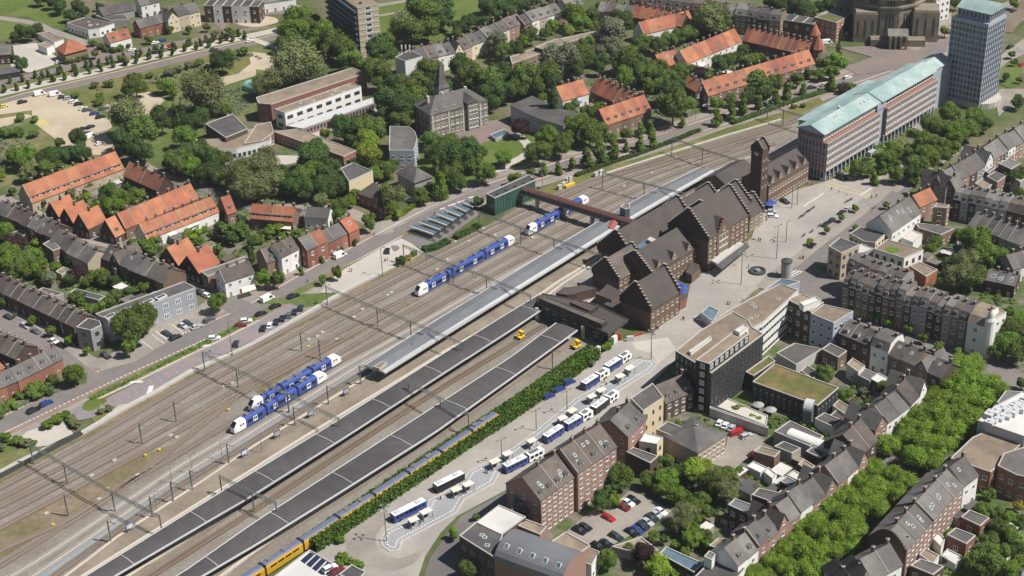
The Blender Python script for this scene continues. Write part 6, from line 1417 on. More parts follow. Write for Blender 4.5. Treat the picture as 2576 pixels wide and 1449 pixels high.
building('white flat workshop with cluttered roof', [(670, 235), (860, 175), (1150, 240), (1000, 290), (885, 305)], 4.5, 'white', 'brownroof', 'g', 'workshop', skys=5)
building('pale flat garage row behind the orange villa', [(375, 340), (490, 318), (640, 400), (545, 430)], 3, 'white', 'tanroof', None, 'garage')
building('pale garage block beside the orange villa', [(380, 450), (465, 420), (545, 455), (470, 490)], 3.5, 'white', 'tanroof', None, 'garage')
row('in the brick row by the tree-lined road', (1410, 285), (1680, 215), 5.5, 8, 4, 'slate', 'brickred', rh=3.2)
row('with solar panels at the road bend', (1690, 200), (2010, 115), 7.5, 10, 3, roofs=['slate', 'slate'], walls=['tanwall', 'cream'], rh=3.4, jit=.5)
row('grey hall at the top left', (1040, 160), (1350, 100), 4, 14, 1, 'slate', 'greywall', rh=2.4, kind='hall', desc='hall', win=None, chim=False)
row('in the pale houses along the top edge', (1420, 60), (1600, 20), 6.5, 8, 2, 'slate', 'white', rh=3)
row('in the dark flats along the top edge', (2050, 60), (2600, 70), 9, 10, 6, roofs=['darkroof', 'slate'], walls=['bluegrey', 'brickdark', 'white'], typ='f', chim=False)
row('at the left edge by the white yard', (-80, 560), (110, 545), 5, 9, 1, 'slate', 'brickdark', rh=3.2)
row('dark carport roof at the left edge', (-60, 760), (200, 720), 2.6, 7, 1, 'darkroof', 'blackwall', rh=1.6, kind='carport', desc='carport', win=None, chim=False)
building('rust-roofed yard sheds near the workshop', [(960, 160), (1250, 150), (1300, 200), (1110, 210)], 3.2, 'greywall', 'brownroof', None, 'shed')
tile(1, 0)
row('in the white flats along the top edge', (-20, 45), (400, -15), 5.5, 7, 5, 'greyroof', 'white', rh=2.5)
# green barrel shed
def barrel(label, p1, p2, h, d, rise, m, name='barrel_shed', wall='copperteal', windows_=0):
    A, B = g(p1, h), g(p2, h); v = B - A; L = v.length; o = thing(name, label, 'building', (A.x, A.y, 0), math.atan2(v.y, v.x)); b = MB(); K = 10
    pr = [(d / 2 - d / 2 * math.cos(math.pi * i / K), h + rise * math.sin(math.pi * i / K)) for i in range(K + 1)]
    for i in range(K): b.face([(0, *pr[i]), (L, *pr[i]), (L, *pr[i + 1]), (0, *pr[i + 1])])
    b.obj('roof', M[m], o, True); w = MB(); w.prism([(0, 0), (L, 0), (L, d), (0, d)], 0, h, 0, cap=False); w.face([(0, *q) for q in pr][::-1]); w.face([(L, *q) for q in pr]); w.obj('wall', M[wall], o)
    for i in range(windows_):
        a = math.pi * .3; k = link('skylight', SKM, o, (L * (i + .6) / (windows_ + .2), d / 2 - d / 2 * math.cos(a), h + rise * math.sin(a) + .1)); k.rotation_euler = (.8, 0, 0); k.scale = (1.3, 1.6, 1)
    return o
tile(0, 0)
barrel('green barrel-roofed shed on the sandy ground', (2440, 880), (2700, 970), 1.5, 7, 2.6, 'copperteal')
# ------------------------------------------------------------------ houses, south-east quarter
tile(3, 1)
row(' behind the big garden court', (2015, 815), (2400, 965), 6.5, 11, 5, roofs=['slate', 'greyroof'], walls=['greywall', 'brickdark'], rh=4, jit=.2)
row(' at the right edge below it', (2405, 970), (2760, 1100), 6.5, 11, 5, roofs=['slate', 'greyroof'], walls=['greywall', 'white'], rh=4, jit=.2)
row('with roof windows at the far lower right court', (2190, 1370), (2480, 1430), 5, 9, 3, roofs=['darkroof', 'slate'], walls=['brickdark'], rh=2, sky=3)
row('behind the tall shaded terrace at right', (2470, 1260), (2700, 1200), 6, 9, 3, roofs=['slate', 'greyroof'], walls=['greywall', 'white'], rh=3.5)
RG = ['greyroof', 'slate', 'brownroof', 'greyroof', 'slate']
row('in the terrace right of the park', (1790, 455), (2110, 270), 7.5, 10, 4, roofs=RG, walls=['white', 'brickpink', 'greywall', 'brickdark'], jit=.6, rh=4)
row('in the upper terrace right of the park', (2110, 265), (2420, 60), 7.5, 10, 4, roofs=RG, walls=['white', 'brickpink', 'greywall', 'brickdark'], jit=.6, rh=4)
row('at the right edge above the park terrace', (2420, 60), (2800, -160), 7.5, 10, 5, roofs=RG, walls=['white', 'brickpink', 'greywall'], jit=.5, rh=4)
row('with patched gables at the park corner', (1625, 420), (1890, 470), 7, 9, 2, roofs=['greyroof', 'brownroof'], walls=['brickbrown'], rh=4, typ='x')
for i, (x, y, w_) in enumerate(((2120, 240, 110), (2200, 330, 120), (2080, 400, 120), (2320, 200, 140), (2290, 100, 120), (2450, 330, 100))):
    building('flat-roofed rear extension behind the park terrace, %s of six' % nth(i + 1), [(x, y), (x + w_ * .7, y - 50), (x + w_ * 1.6, y), (x + w_ * .9, y + 60)], 4.5 + i % 2 * 1.5, ['brickdark', 'brickpink', 'greywall'][i % 3], ['greyroof', 'slate', 'tanroof'][i % 3], 'w', 'annex', 'annex', group='rear extensions behind the park terrace')
row('in the shaded row facing the dark street', (1865, 555), (2400, 670), 8.5, 10, 7, roofs=['slate', 'greyroof'], walls=['greywall', 'brickdark', 'bluegrey'], typ='m', rh=2.6, dorm='w', jit=.3)
row('at the far right corner of the shaded row', (2405, 665), (2760, 760), 8.5, 10, 4, roofs=['brownroof', 'slate'], walls=['brickdark', 'brickbrown'], typ='m', rh=2.6, jit=.3)
row('with orange roof and pink front in the middle', (1530, 635), (1700, 560), 7, 8, 2, 'orange2', 'brickpink', rh=3.5)
row('large and pale beside the white terrace deck', (1250, 890), (1540, 690), 8.5, 11, 3, roofs=['slate', 'greyroof', 'slate'], walls=['white', 'white', 'brickpink'], rh=5, sky=2)
building('pink-framed open corner house with flat roof', [(1660, 640), (1700, 600), (1830, 620), (1800, 650)], 8, 'brickpink', 'tanroof', 'n', 'corner_house')
building('white roof terrace deck behind the large pale house', [(1340, 950), (1450, 870), (1555, 910), (1460, 1000)], 4, 'white', 'terrace', None, 'deck', 'roof terrace')
building('grey flat house with white box and annex', [(1480, 800), (1600, 810), (1870, 860), (1740, 920), (1520, 850)], 5, 'brickbrown', 'slate', 'w', 'flat_house')
building('black-roofed block with cream window wall by the square', [(820, 905), (920, 842), (1200, 895), (1080, 1000), (960, 985)], 7, 'cream', 'darkroof', 'd', 'flat_block', step=2, ww=1.2)
building('tall black-roofed corner block with notched edge at the square', [(610, 1035), (720, 945), (920, 1020), (740, 1105)], 11, 'tanwall', 'darkroof', 'd', 'corner_block')
building('white block with tan gravel roof and a green spot', [(1065, 1060), (1200, 965), (1565, 1070), (1370, 1155)], 8.5, 'white', 'tanroof', 'd', 'white_block', step=2.8, ww=1.4, wh=1.9, fh=4)
c = g((1255, 1062), 8.6); b = MB(); r = random.Random(3); b.face([(math.cos(t * .5) * 2.6 * r.uniform(.75, 1.1), math.sin(t * .5) * 2.6 * r.uniform(.75, 1.1), 8.62) for t in range(12)]); o = b.obj('green_patch', M['L_bright']); o.location = (c.x, c.y, .02); tag(o, 'round green patch painted on the tan gravel roof', 'roof patch')
building('low orange-walled annex with mossy tan roof', [(1420, 1230), (1520, 1190), (1705, 1270), (1590, 1340)], 5, 'orange', 'tanroof', None, 'annex', 'annex')
building('grey plant deck between black roofs by the square', [(810, 1075), (940, 1010), (1060, 1055), (930, 1110)], 7.5, 'greywall', 'whiteroof', None, 'plant_deck', 'plant deck')
row('beside the green-spot block on the shaded street', (790, 1220), (990, 1320), 11, 9, 2, roofs=['slate', 'brownroof'], walls=['brickdark', 'brickbrown'], typ='m', rh=2.5, dorm='w')
row('with round gables on the shaded street', (990, 1325), (1330, 1440), 10.5, 10, 4, roofs=['slate', 'brownroof'], walls=['brickbrown', 'brickdark', 'greywall'], typ='m', rh=2.5, dorm='w', jit=.3)
tile(3, 2)
row('in the tall shaded terrace on the station street', (750, -20), (1290, 115), 11, 11, 8, roofs=['slate', 'brownroof', 'darkroof'], walls=['brickbrown', 'stone', 'brickdark', 'brickred'], typ='m', rh=2.6, dorm='w', jit=.9, step=2.0)
row('in the right half of the tall shaded terrace', (1290, 115), (2000, 335), 11, 11, 9, roofs=['slate', 'greyroof', 'brownroof'], walls=['stone', 'brickdark', 'brickbrown', 'greywall'], typ='m', rh=2.8, dorm='w', jit=.9, step=2.0)
row('at the corner with a small white turret', (2010, 340), (2180, 390), 11.5, 12, 1, 'tanroof', 'white', typ='m', rh=2.4, kind='corner_house', desc='corner house')
building('white corner wing facing the avenue trees', [(2180, 390), (2400, 250), (2250, 190), (2080, 240)], 11.4, 'white', 'tanroof', 'w', 'corner_wing')
c = g((2190, 690)); o = thing('corner_turret', 'white round turret on the corner house', 'turret', (c.x, c.y, 0)); b = MB(); b.lathe([(1.7, 0), (1.7, 14)], k=12); b.obj('wall', M['white'], o); b = MB(); b.lathe([(1.9, 14), (1.2, 15), (.9, 16.5), (.1, 18)], k=12); b.obj('roof', M['zinclight'], o)
row('at the left of the row backing the gardens', (715, 455), (1035, 590), 8.5, 10, 3, roofs=['brownroof', 'slate'], walls=['brickdark'], rh=3, dorm='w')
row('with a blue mansard and white wall', (1037, 580), (1212, 645), 9.2, 10, 1, 'slate', 'white', typ='m', rh=2.6, dorm='w')
row('at the right of the row backing the gardens', (1215, 665), (1740, 905), 8.5, 10, 4, roofs=['brownroof', 'slate', 'brownroof'], walls=['brickdark', 'brickbrown'], rh=3.2, jit=.3, sky=1)
building('brown-grey office with tan roof and ladder-like ducts', [(430, 260), (560, 170), (860, 240), (660, 360)], 12, 'bluegrey', 'tanroof', 'n', 'office_block', step=2.2, fh=3)
building('dark brick office stair block with white roof boxes', [(195, 120), (330, 60), (560, 150), (430, 245)], 12.5, 'brickdark', 'tanroof', 'w', 'office_block')
building('large white plant box on the dark brick office', [(315, 150), (480, 90), (530, 125), (360, 190)], 14.6, 'white', 'whiteroof', None, 'plant_box', 'plant box', z0=12.6)
tile(2, 2)
building('long tan-roofed white banded office with brown roof edges', [(2000, 350), (2200, 220), (2420, 100), (2700, -40), (2880, 30), (2530, 350), (2390, 420), (2080, 420)], 13, 'white', 'tanroof', 'p', 'office_block', step=1.9, ww=1.7, wh=1.0, fh=2.8, skys=6)
building('glazed strip building along the edge of the square', [(2180, 250), (2430, 100), (2700, -90), (2900, -60), (2600, 50), (2230, 290)], 9, 'bluegrey', 'glassblue', 'n', 'glass_arcade')
building('tall black hotel block with narrow window slots', [(1645, 640), (2005, 862), (2530, 470), (2420, 400), (2380, 330), (2220, 240), (1900, 430)], 15.4, 'blackwall', 'tanroof', 'p', 'black_hotel', step=2.0, ww=.9, wh=2.0, fh=3.0, floors=5)
building('set-back black penthouse on the hotel roof', [(1850, 730), (1985, 770), (2385, 470), (2290, 400)], 18.4, 'blackwall', 'tanroof', 'b', 'penthouse', 'penthouse', z0=15.5, step=2.6, ww=1.6, wh=1.8, fh=3)
building('white ventilation box on the hotel roof', [(2235, 430), (2330, 370), (2380, 395), (2290, 460)], 19.4, 'white', 'whiteroof', None, 'vent_box', 'vent box', z0=15.5)
building('long white roof light on the hotel roof', [(1775, 640), (1990, 490), (2010, 505), (1800, 660)], 16.2, 'white', 'zinclight', None, 'roof_light', 'roof light', z0=15.5)
building('black hall with sloping green moss roof', [(2420, 950), (2640, 765), (3290, 1010), (3075, 1190)], 6.5, 'blackwall', 'sedum', 'g', 'moss_roof_hall', step=2, ww=.5, wh=4, fh=6, floors=1)
building('narrow moss-roofed wing left of the moss hall', [(2350, 850), (2576, 690), (2650, 740), (2430, 890)], 6.0, 'blackwall', 'sedum', None, 'moss_roof_wing')
building('pale walled courtyard blocks behind the hotel', [(2660, 660, ), (2840, 560), (3120, 620), (2860, 780)], 3.6, 'concrete', 'slate', None, 'courtyard_block')
building('long pale garden wall below the hotel terrace', [(1990, 1195), (2576, 1400), (2576, 1420), (1990, 1215)], 3, 'wallpale', 'wallpale', None, 'garden_wall', 'wall')
building('hotel terrace deck with planters', [(2010, 1180), (2160, 1110), (2576, 1290), (2560, 1390)], 1.0, 'wallpale', 'terrace', None, 'terrace_deck', 'terrace')
row('with a dormered brown roof below the hotel', (1550, 1160), (1830, 1040), 6.5, 10, 1, 'brownroof', 'brickdark', rh=4, kind='house', dorm='w')
building('pale yellow apartment block with grey roof and solar panels', [(1190, 1115), (1415, 962), (1525, 1110), (1320, 1245)], 12.5, 'cream', 'slate', 'd', 'yellow_block', step=2.6, ww=.9, wh=1.5)
row('next to the yellow block at the bus station', (1330, 1345), (1345, 1280), 11, 11, 1, 'brownroof', 'brickpink', rh=3)
row('joined to the yellow block', (1170, 1500), (1350, 1320), 11.5, 12, 2, 'slate', 'brickpink', rh=4, dorm='w')
tile(2, 3)
row('in the lower brick block', (290, 692), (620, 455), 12.5, 13, 2, 'brownroof', 'brickpink', rh=5, kind='brick_office', desc='brick office', dorm='w', step=1.9, door=False, sky=2)
row('in the taller brick block', (662, 412), (1052, 150), 14, 13, 3, 'brownroof', 'brickpink', rh=5, kind='brick_office', desc='brick office', dorm='w', step=1.9, door=False, sky=2)
row('small and dark at the foot of the brick offices', (0, 780), (150, 800), 7, 8, 1, 'brownroof', 'brickdark', rh=4, dorm='w')
building('dark flat annex beside the tree court', [(1140, 200), (1220, 160), (1470, 250), (1390, 320)], 6, 'brickdark', 'slate', None, 'annex', 'annex')
building('cream annex with white box roofs behind the yellow block', [(1280, 100), (1340, 10), (1520, 60), (1460, 130)], 8, 'cream', 'whiteroof', 'd', 'annex', 'annex')
building('cream courtyard range with grey roof beside the car yard', [(1450, -20), (1560, -100), (1770, -20), (1640, 60)], 7.5, 'cream', 'slate', 'd', 'courtyard_range')
row('tan block with hipped grey roof beside the car yard', (1870, 215), (2150, 30), 7, 13, 1, 'slate', 'tanwall', typ='h', rh=3.4, kind='tan_block', desc='office', door=False, step=2)
building('tan roof shed with red wall beside the car yard', [(2430, 200), (2500, 150), (2700, 200), (2640, 260)], 4.5, 'brickbrown', 'tanroof', None, 'shed')
building('white sheet canopies over a garden by the car yard', [(2360, 350), (2430, 300), (2580, 370), (2500, 420)], 2.8, 'whiteroof', 'whiteroof', None, 'sheet_canopy', 'canopy')
building('white flat roof behind the barrel roof', [(-366, 920), (-130, 740), (140, 860), (-100, 1040)], 9, 'brickdark', 'whiteroof', None, 'white_roof_block')
building('dark flat corner block above the lower street', [(-530, 1050), (-360, 910), (-90, 1040), (-180, 1270)], 9.5, 'brickdark', 'darkroof', 'g', 'dark_corner_block', skys=3)
barrel('large grey barrel-roofed building with a row of skylights', (-180, 1290), (500, 1540), 9.0, 13, 4.5, 'zinc', 'barrel_building', 'brickpink', 5)
building('small tan brick plant room beside the brick offices', [(60, 950), (130, 880), (350, 960), (280, 1040)], 8, 'brickpink', 'tanroof', None, 'plant_room')
building('flat tan roof beside the barrel roof', [(390, 1110), (540, 1010), (790, 1150), (620, 1270)], 7, 'brickpink', 'tanroof', None, 'flat_annex', 'annex')
building('small white scaffolded annex near the barrel roof', [(640, 1290), (780, 1170), (880, 1210), (800, 1350)], 5.5, 'white', 'tanroof', 'n', 'flat_annex', 'annex')
building('dark long shed with glazed ridge at the bottom', [(1480, 1230), (1550, 1160), (1930, 1330), (1830, 1420)], 4, 'brickdark', 'glassblue', 'g', 'long_shed', 'shed')
building('dark flat roof with white cube at the bottom', [(1830, 1470), (2040, 1260), (2350, 1380), (2200, 1560)], 6, 'white', 'darkroof', 'w', 'flat_house')
building('white cube chimney housing on the dark bottom roof', [(1930, 1260), (1985, 1200), (2050, 1240), (2010, 1300)], 9, 'white', 'greyroof', None, 'roof_cube', 'roof box', z0=6.1)
building('tall blue-grey house at the edge of the green court', [(2175, 740), (2240, 675), (2560, 790), (2470, 870)], 7.5, 'brickdark', 'zinc', 'w', 'flat_house')
building('low tan annex with chimney below the blue-grey house', [(1980, 1150), (2080, 1070), (2230, 1110), (2130, 1200)], 4, 'brickdark', 'tanroof', None, 'annex', 'annex')
building('dark wall roof along the lower car park', [(1000, 1160), (1300, 1060), (1480, 1200), (1200, 1210)], 3, 'greywall', 'tanroof', None, 'wall_roof', 'shed')
building('grey annex roof beside the lawn court', [(2415, 640), (2480, 570), (2700, 620), (2640, 720)], 5, 'brickdark', 'slate', None, 'annex', 'annex')
tile(3, 3)
def steppedwall(label, p1, p2, h, rh, n):
    A, B = g(p1, h), g(p2, h); v = B - A; L = v.length; b = MB(); o = thing('stepped_gable_wall', label, 'gable wall', (A.x, A.y, 0), math.atan2(v.y, v.x)); b.box(0, L, -.35, 0, 0, h)
    for k in range(2 * n): kk = k if k < n else 2 * n - 1 - k; b.box(L * k / (2 * n), L * (k + 1) / (2 * n), -.35, 0, h, h + .6 + rh * math.sin(math.pi / 2 * (kk + .7) / n))
    b.obj('wall', M['brickdark'], o)
steppedwall('dark stepped gable wall closing the lower end of the pink terrace', (1020, 1060), (1395, 1215), 9.5, 4.6, 9)
row('in the terrace left of the lower avenue', (-300, 1340), (205, 905), 8.5, 9, 5, roofs=['greyroof', 'brownroof', 'slate'], walls=['white', 'brickpink'], rh=3.8, jit=.55, dorm='w')
row('in the middle of the terrace along the avenue', (205, 900), (700, 530), 8.5, 9, 4, roofs=['greyroof', 'greyroof', 'slate'], walls=['white', 'brickpink'], rh=3.8, jit=.55)
row('at the upper avenue terrace end', (705, 520), (1010, 260), 8.5, 9, 3, roofs=['greyroof', 'slate'], walls=['white', 'brickpink'], rh=4, jit=.5)
row('with a big brown roof against the avenue trees', (930, 240), (1100, 80), 8, 12, 2, roofs=['brownroof', 'slate'], walls=['brickdark'], rh=5)
tile(3, 2)
row('with a pale roof at the head of the avenue', (1080, 1440), (1440, 1180), 8, 10, 3, roofs=['greyroof', 'slate', 'greyroof'], walls=['white', 'brickpink'], rh=4, jit=.4)
row('with a zinc deck where the avenue begins', (1440, 1175), (1600, 1010), 8.5, 10, 2, roofs=['greyroof', 'brownroof'], walls=['white'], rh=4.5, jit=.3)
for i, (x, y, w_, hh, wl, rf) in enumerate(((540, 620, 150, 5, 'brickbrown', 'slate'), (790, 770, 110, 5, 'white', 'tanroof'), (860, 860, 150, 4, 'greywall', 'slate'), (1030, 920, 140, 4.4, 'brickdark', 'whiteroof'), (330, 840, 110, 3.5, 'brickdark', 'slate'), (650, 1190, 110, 3.5, 'white', 'tanroof'), (620, 1290, 130, 3, 'greywall', 'brownroof'), (470, 1320, 170, 3.5, 'white', 'slate'), (720, 1370, 110, 3, 'brickdark', 'brownroof'))):
    building('courtyard annex with %s roof behind the garden row, %s of nine' % (RN[rf], nth(i + 1)), [(x, y), (x + w_ * .55, y - 60), (x + w_ * 1.7, y + 20), (x + w_ * 1.1, y + 85)], hh, wl, rf, 'w' if hh > 4.2 else None, 'annex', 'annex', group='courtyard annexes')
tile(3, 2)
building('low hall with curved white roof strip in the courtyard', [(60, 1449), (220, 1340), (560, 1500), (420, 1600)], 4.5, 'greywall', 'slate', None, 'courtyard_hall')
tile(3, 3)
barrel('long white vaulted roof light over the courtyard workshop', (180, 30), (600, 195), 4.6, 4, 1.0, 'whiteroof', 'vaulted_roof_light', 'white')
barrel('small silver half-round roof drum in the courtyard', (350, 1230, 3, 2), (440, 1250, 3, 2), 5.5, 5, 2.6, 'zinclight', 'roof_drum', 'zinc')
for i, (x, y, w_, hh, wl, rf) in enumerate(((60, 150, 170, 3.5, 'greywall', 'slate'), (300, 330, 110, 3.5, 'brickdark', 'tanroof'), (190, 440, 130, 3.5, 'white', 'whiteroof'), (120, 500, 120, 4, 'brickdark', 'zinc'), (80, 640, 90, 3.5, 'white', 'slate'), (380, 200, 140, 4.5, 'brickdark', 'slate'), (560, 180, 200, 6, 'greywall', 'zinc'), (-40, 410, 80, 3, 'white', 'whiteroof'))):
    building('yard outbuilding with %s roof left of the avenue terrace, %s of eight' % (RN[rf], nth(i + 1)), [(x, y), (x + w_ * .55, y - 50), (x + w_ * 1.6, y + 20), (x + w_ * 1.05, y + 70)], hh, wl, rf, None, 'outbuilding', 'outbuilding', group='outbuildings left of the avenue terrace')
row('in the lower pink terrace', (1400, 1190), (1662, 890), 10, 11, 3, roofs=['greyroof', 'slate'], walls=['brickpink'], rh=3.6, sky=2, jit=.1, step=1.9)
row('in the upper pink terrace', (1665, 885), (1965, 555), 10.4, 11, 3, 'greyroof', 'brickpink', rh=3.6, sky=2, step=1.9)
row('at the top end of the pink terrace', (1970, 550), (2115, 440), 9, 10, 1, 'slate', 'white', rh=4.2, sky=1)
row('at the bottom end of the pink terrace', (1060, 1500), (1350, 1340), 8, 10, 2, roofs=['greyroof', 'slate'], walls=['white'], rh=4)
row('at the very bottom below the stepped gable wall', (760, 1640), (1100, 1560), 7, 12, 2, 'slate', 'greywall', typ='h', rh=4)
building('big brown flat-roofed brick building by the ivy wall', [(1835, 270), (2055, 60), (2240, -20), (2576, 100), (2310, 350), (2240, 410)], 8, 'brickred', 'tanroof', 'n', 'brick_building')
building('dark brick building with round corner right of the ivy', [(2310, 345), (2370, 220), (2900, 60), (2900, 520), (2500, 440)], 9, 'brickred', 'slate', 'w', 'brick_building')
building('white roof full of air handling machines at the right edge', [(2110, 1340, 3, 2), (2290, 1190, 3, 2), (2560, 1050, 3, 2), (2900, 1100, 3, 2), (2850, 1449, 3, 2), (2576, 1500, 3, 2)], 11, 'silver', 'whiteroof', None, 'plant_roof_building')
tile(3, 2); r = random.Random(5)
for i in range(14):
    x, y = 2230 + (i % 7) * 62, 1290 + (i // 7) * 70 - (i % 7) * 25; p = g((x, y), 11.2); b = MB(); w_, d_, h_ = r.uniform(1, 2.2), r.uniform(.8, 1.4), r.uniform(.8, 1.8)
    b.box(-w_, w_, -d_, d_, 11.1, 11.1 + h_); b.lathe([(.5, 11.1 + h_), (.5, 11.4 + h_)], k=8); b.beam((w_, 0, 11.6), (w_ + 1.5, .6, 11.6), .4); o = b.obj('air_handler', M['zinclight']); o.location = (p.x, p.y, 0); o.rotation_euler = (0, 0, .85); tag(o, 'white air handling unit on the machine-covered roof, %s of fourteen' % nth(i + 1), 'air handler', 'air handling units')
building('zinc-roofed strip beside the air handling machines', [(2300, 1160), (2390, 1040), (2560, 1050), (2420, 1190)], 10, 'silver', 'zinc', None, 'zinc_strip')
tile(3, 3)
for i, (x, y, w_, hh, wl, rf) in enumerate(((1940, 860, 170, 4, 'brickred', 'slate'), (1800, 1040, 170, 4.5, 'brickred', 'slate'), (1520, 1240, 120, 3.5, 'white', 'tanroof'), (1430, 1350, 200, 4, 'brickdark', 'greyroof'), (1650, 1070, 80, 3, 'white', 'whiteroof'), (1740, 1250, 130, 3, 'whiteroof', 'whiteroof'))):
    building('rear extension with %s roof behind the pink terrace, %s of six' % (RN[rf], nth(i + 1)), [(x, y), (x + w_ * .5, y - 70), (x + w_ * 1.7, y + 10), (x + w_ * 1.15, y + 95)], hh, wl, rf, 'w' if hh > 3.8 else None, 'annex', 'annex', group='rear extensions behind the pink terrace')
tile(1, 3)
building('white flat building with solar panels at the bottom edge', [(540, 1190), (180, 1460), (420, 1640), (870, 1500), (860, 1380)], 6, 'white', 'whiteroof', None, 'white_flat_building')
for i in range(4):
    q = [(450 + i * 58, 1290 + i * 38), (545 + i * 58, 1215 + i * 32), (590 + i * 58, 1238 + i * 32), (495 + i * 58, 1320 + i * 38)]; P = [g(p, 6.3) for p in q]
    b = MB(); b.face([(p.x, p.y, 6.3 + (.25 if k in (1, 2) else 0)) for k, p in enumerate(P)]); tag(b.obj('solar_panel', M['solar']), 'dark solar panel on the white bottom roof, %s from left' % nth(i + 1), 'solar panel', 'solar panels on the white roof')
building('small dark-roofed grey block beside the roof car park', [(830, 1440), (960, 1340), (1105, 1415), (1010, 1520)], 6.5, 'greywall', 'darkroof', None, 'small_block')
tile(2, 3)
# ------------------------------------------------------------------ trees and planting
tile(0, 0)
trees('at the edge of the top-left lawn', [(700, 150, 60), (600, 60, 70), (520, 20, 60), (400, -10, 60), (780, 70, 70), (850, 110, 50), (200, 300, 60), (280, 330, 70), (380, 290, 60), (160, 360, 50), (760, 190, 55), (1000, 60, 40)], 'd')
trees('in the yard left of the orange villa', [(215, 640, 70, 'd'), (150, 580, 40, 'd')], 'd')
av = []
for i in range(21): av.append((40 + i * 121, 880 - i * 27.5 + (i % 3) * 6, 27))
for i in range(19): av.append((95 + i * 128, 790 - i * 26 + (i % 2) * 12, 26))
for i in range(12): av.append((420 + i * 165, 740 - i * 36, 26))
trees('along the tree-lined boulevard at top left', av, 'd', 'k', 1.0)
trees('on the green verge of the boulevard junction', [(1500, 390, 40), (1700, 290, 40), (1900, 290, 38), (2080, 270, 38), (1560, 480, 30), (2300, 300, 40, 'o'), (2360, 330, 30), (2170, 340, 45, 'o'), (2280, 150, 30), (2130, 130, 50), (1210, 580, 34), (1270, 610, 34), (950, 540, 40)], 'm', 's')
trees('in the scrubland between boulevard and school', [(1360, 850, 115, 'm'), (1660, 850, 80, 'b'), (1280, 900, 60), (2230, 610, 110, 'd'), (2300, 560, 70, 'm'), (1740, 930, 50, 'b'), (1010, 970, 45, 'b')], 'm')
trees('around the second gravel yard', [(2040, 930, 200, 'o', 'w'), (2120, 1030, 120, 'o', 'w'), (1290, 1180, 170, 'o', 'w', 1.1), (1420, 1310, 150, 'm'), (1250, 1400, 120, 'd'), (1620, 1200, 100, 'd', 'r', 1.4), (1830, 1130, 60, 'd', 'c', 1), (1760, 1150, 60, 'd', 'c', 1), (1930, 1240, 100, 'd'), (1850, 1370, 110, 'b'), (2010, 1160, 90, 'd'), (2270, 1100, 60, 'b'), (780, 1390, 80, 'd', 'r', 1.2), (600, 1430, 50, 'm')], 'm')
shrubs('in the tall grass below the boulevard', [(1700, 730, 60, 'g'), (1800, 700, 50, 'g'), (1900, 660, 50, 'g'), (750, 960, 40), (1100, 840, 50), (950, 860, 40), (1500, 760, 40), (2000, 640, 50), (2450, 520, 60), (2100, 700, 60), (1000, 1030, 50), (200, 1180, 50), (350, 1200, 40), (60, 1340, 70), (200, 1330, 60), (330, 1350, 50)], 'm')
shrubs('hedging the white house by the junction', [(930, 430, 45), (1000, 470, 40), (1080, 490, 40), (1150, 500, 40), (1220, 480, 40), (1280, 450, 35), (700, 610, 40), (780, 590, 40), (850, 570, 40)], 'm')
tile(1, 0)
trees('in front of the tall apartment slab', [(420, 170, 120, 'b'), (380, 300, 140, 'b'), (560, 240, 100, 'm'), (700, 330, 130, 'b'), (820, 380, 130, 'm'), (900, 480, 130, 'm'), (980, 400, 110, 'b'), (760, 480, 110, 'm'), (960, 600, 110, 'b'), (300, 420, 90, 'd'), (620, 430, 90, 'm')], 'b')
trees('round and grey-green above the school roof', [(400, 620, 230, 'o', 'w', .85), (230, 760, 150, 'o', 'w', .8), (560, 700, 130, 'o', 'w', .8), (80, 860, 120, 'o', 'w', .8)], 'o')
trees('on the lawn beside the apartment slab', [(1700, 130, 170, 'm'), (1850, 100, 150, 'd'), (1480, 230, 120, 'o', 'w'), (1560, 320, 130, 'm'), (1720, 290, 110, 'm'), (1450, 350, 80, 'm'), (1640, 40, 110, 'm'), (1880, 200, 100, 'd')], 'm')
trees('between the school and the mansion', [(1270, 500, 150, 'd'), (1220, 750, 120, 'm', 'r', 1.3), (1300, 420, 90, 'm'), (1180, 680, 90, 'b'), (1450, 860, 130, 'd'), (1580, 880, 160, 'm'), (1400, 1000, 150, 'd'), (1520, 1080, 150, 'd'), (1640, 1000, 130, 'm'), (1750, 700, 130, 'm'), (1340, 1160, 90, 'd'), (1450, 1210, 100, 'm'), (1320, 880, 90, 'd')], 'm')
trees('behind the mansion and spire', [(1850, 900, 110, 'd'), (2090, 660, 130, 'd'), (2160, 760, 130, 'm'), (2120, 880, 50, 'b'), (2350, 830, 140, 'm'), (2450, 760, 140, 'd'), (2380, 950, 130, 'd'), (2480, 920, 110, 'd'), (2430, 430, 110, 'g'), (2480, 520, 90, 'm'), (2060, 560, 60, 'm'), (1780, 820, 90, 'd')], 'm')
trees('along the top edge by the bright lawn', [(2400, 90, 110, 'd'), (2330, 40, 90, 'd'), (2540, 110, 80, 'd'), (2050, 270, 70, 'd'), (2140, 220, 80, 'd'), (2280, 210, 60, 'd'), (2480, 20, 90, 'd'), (2030, 330, 50, 'm')], 'd')
trees('in front of the white school wing', [(880, 1300, 120, 'd', 'r', 1.1), (1080, 1300, 140, 'm'), (1190, 1290, 120, 'm'), (830, 1200, 60, 'm'), (1120, 1420, 120, 'l'), (1000, 1250, 90, 'm'), (700, 1340, 50, 'b'), (960, 1400, 80, 'd')], 'm')
trees('in front of the grey mansion', [(1770, 1400, 90, 'm'), (1960, 1430, 90, 'b'), (2130, 1440, 80, 'm'), (1680, 1390, 50, 'm')], 'm')
tile(2, 0)
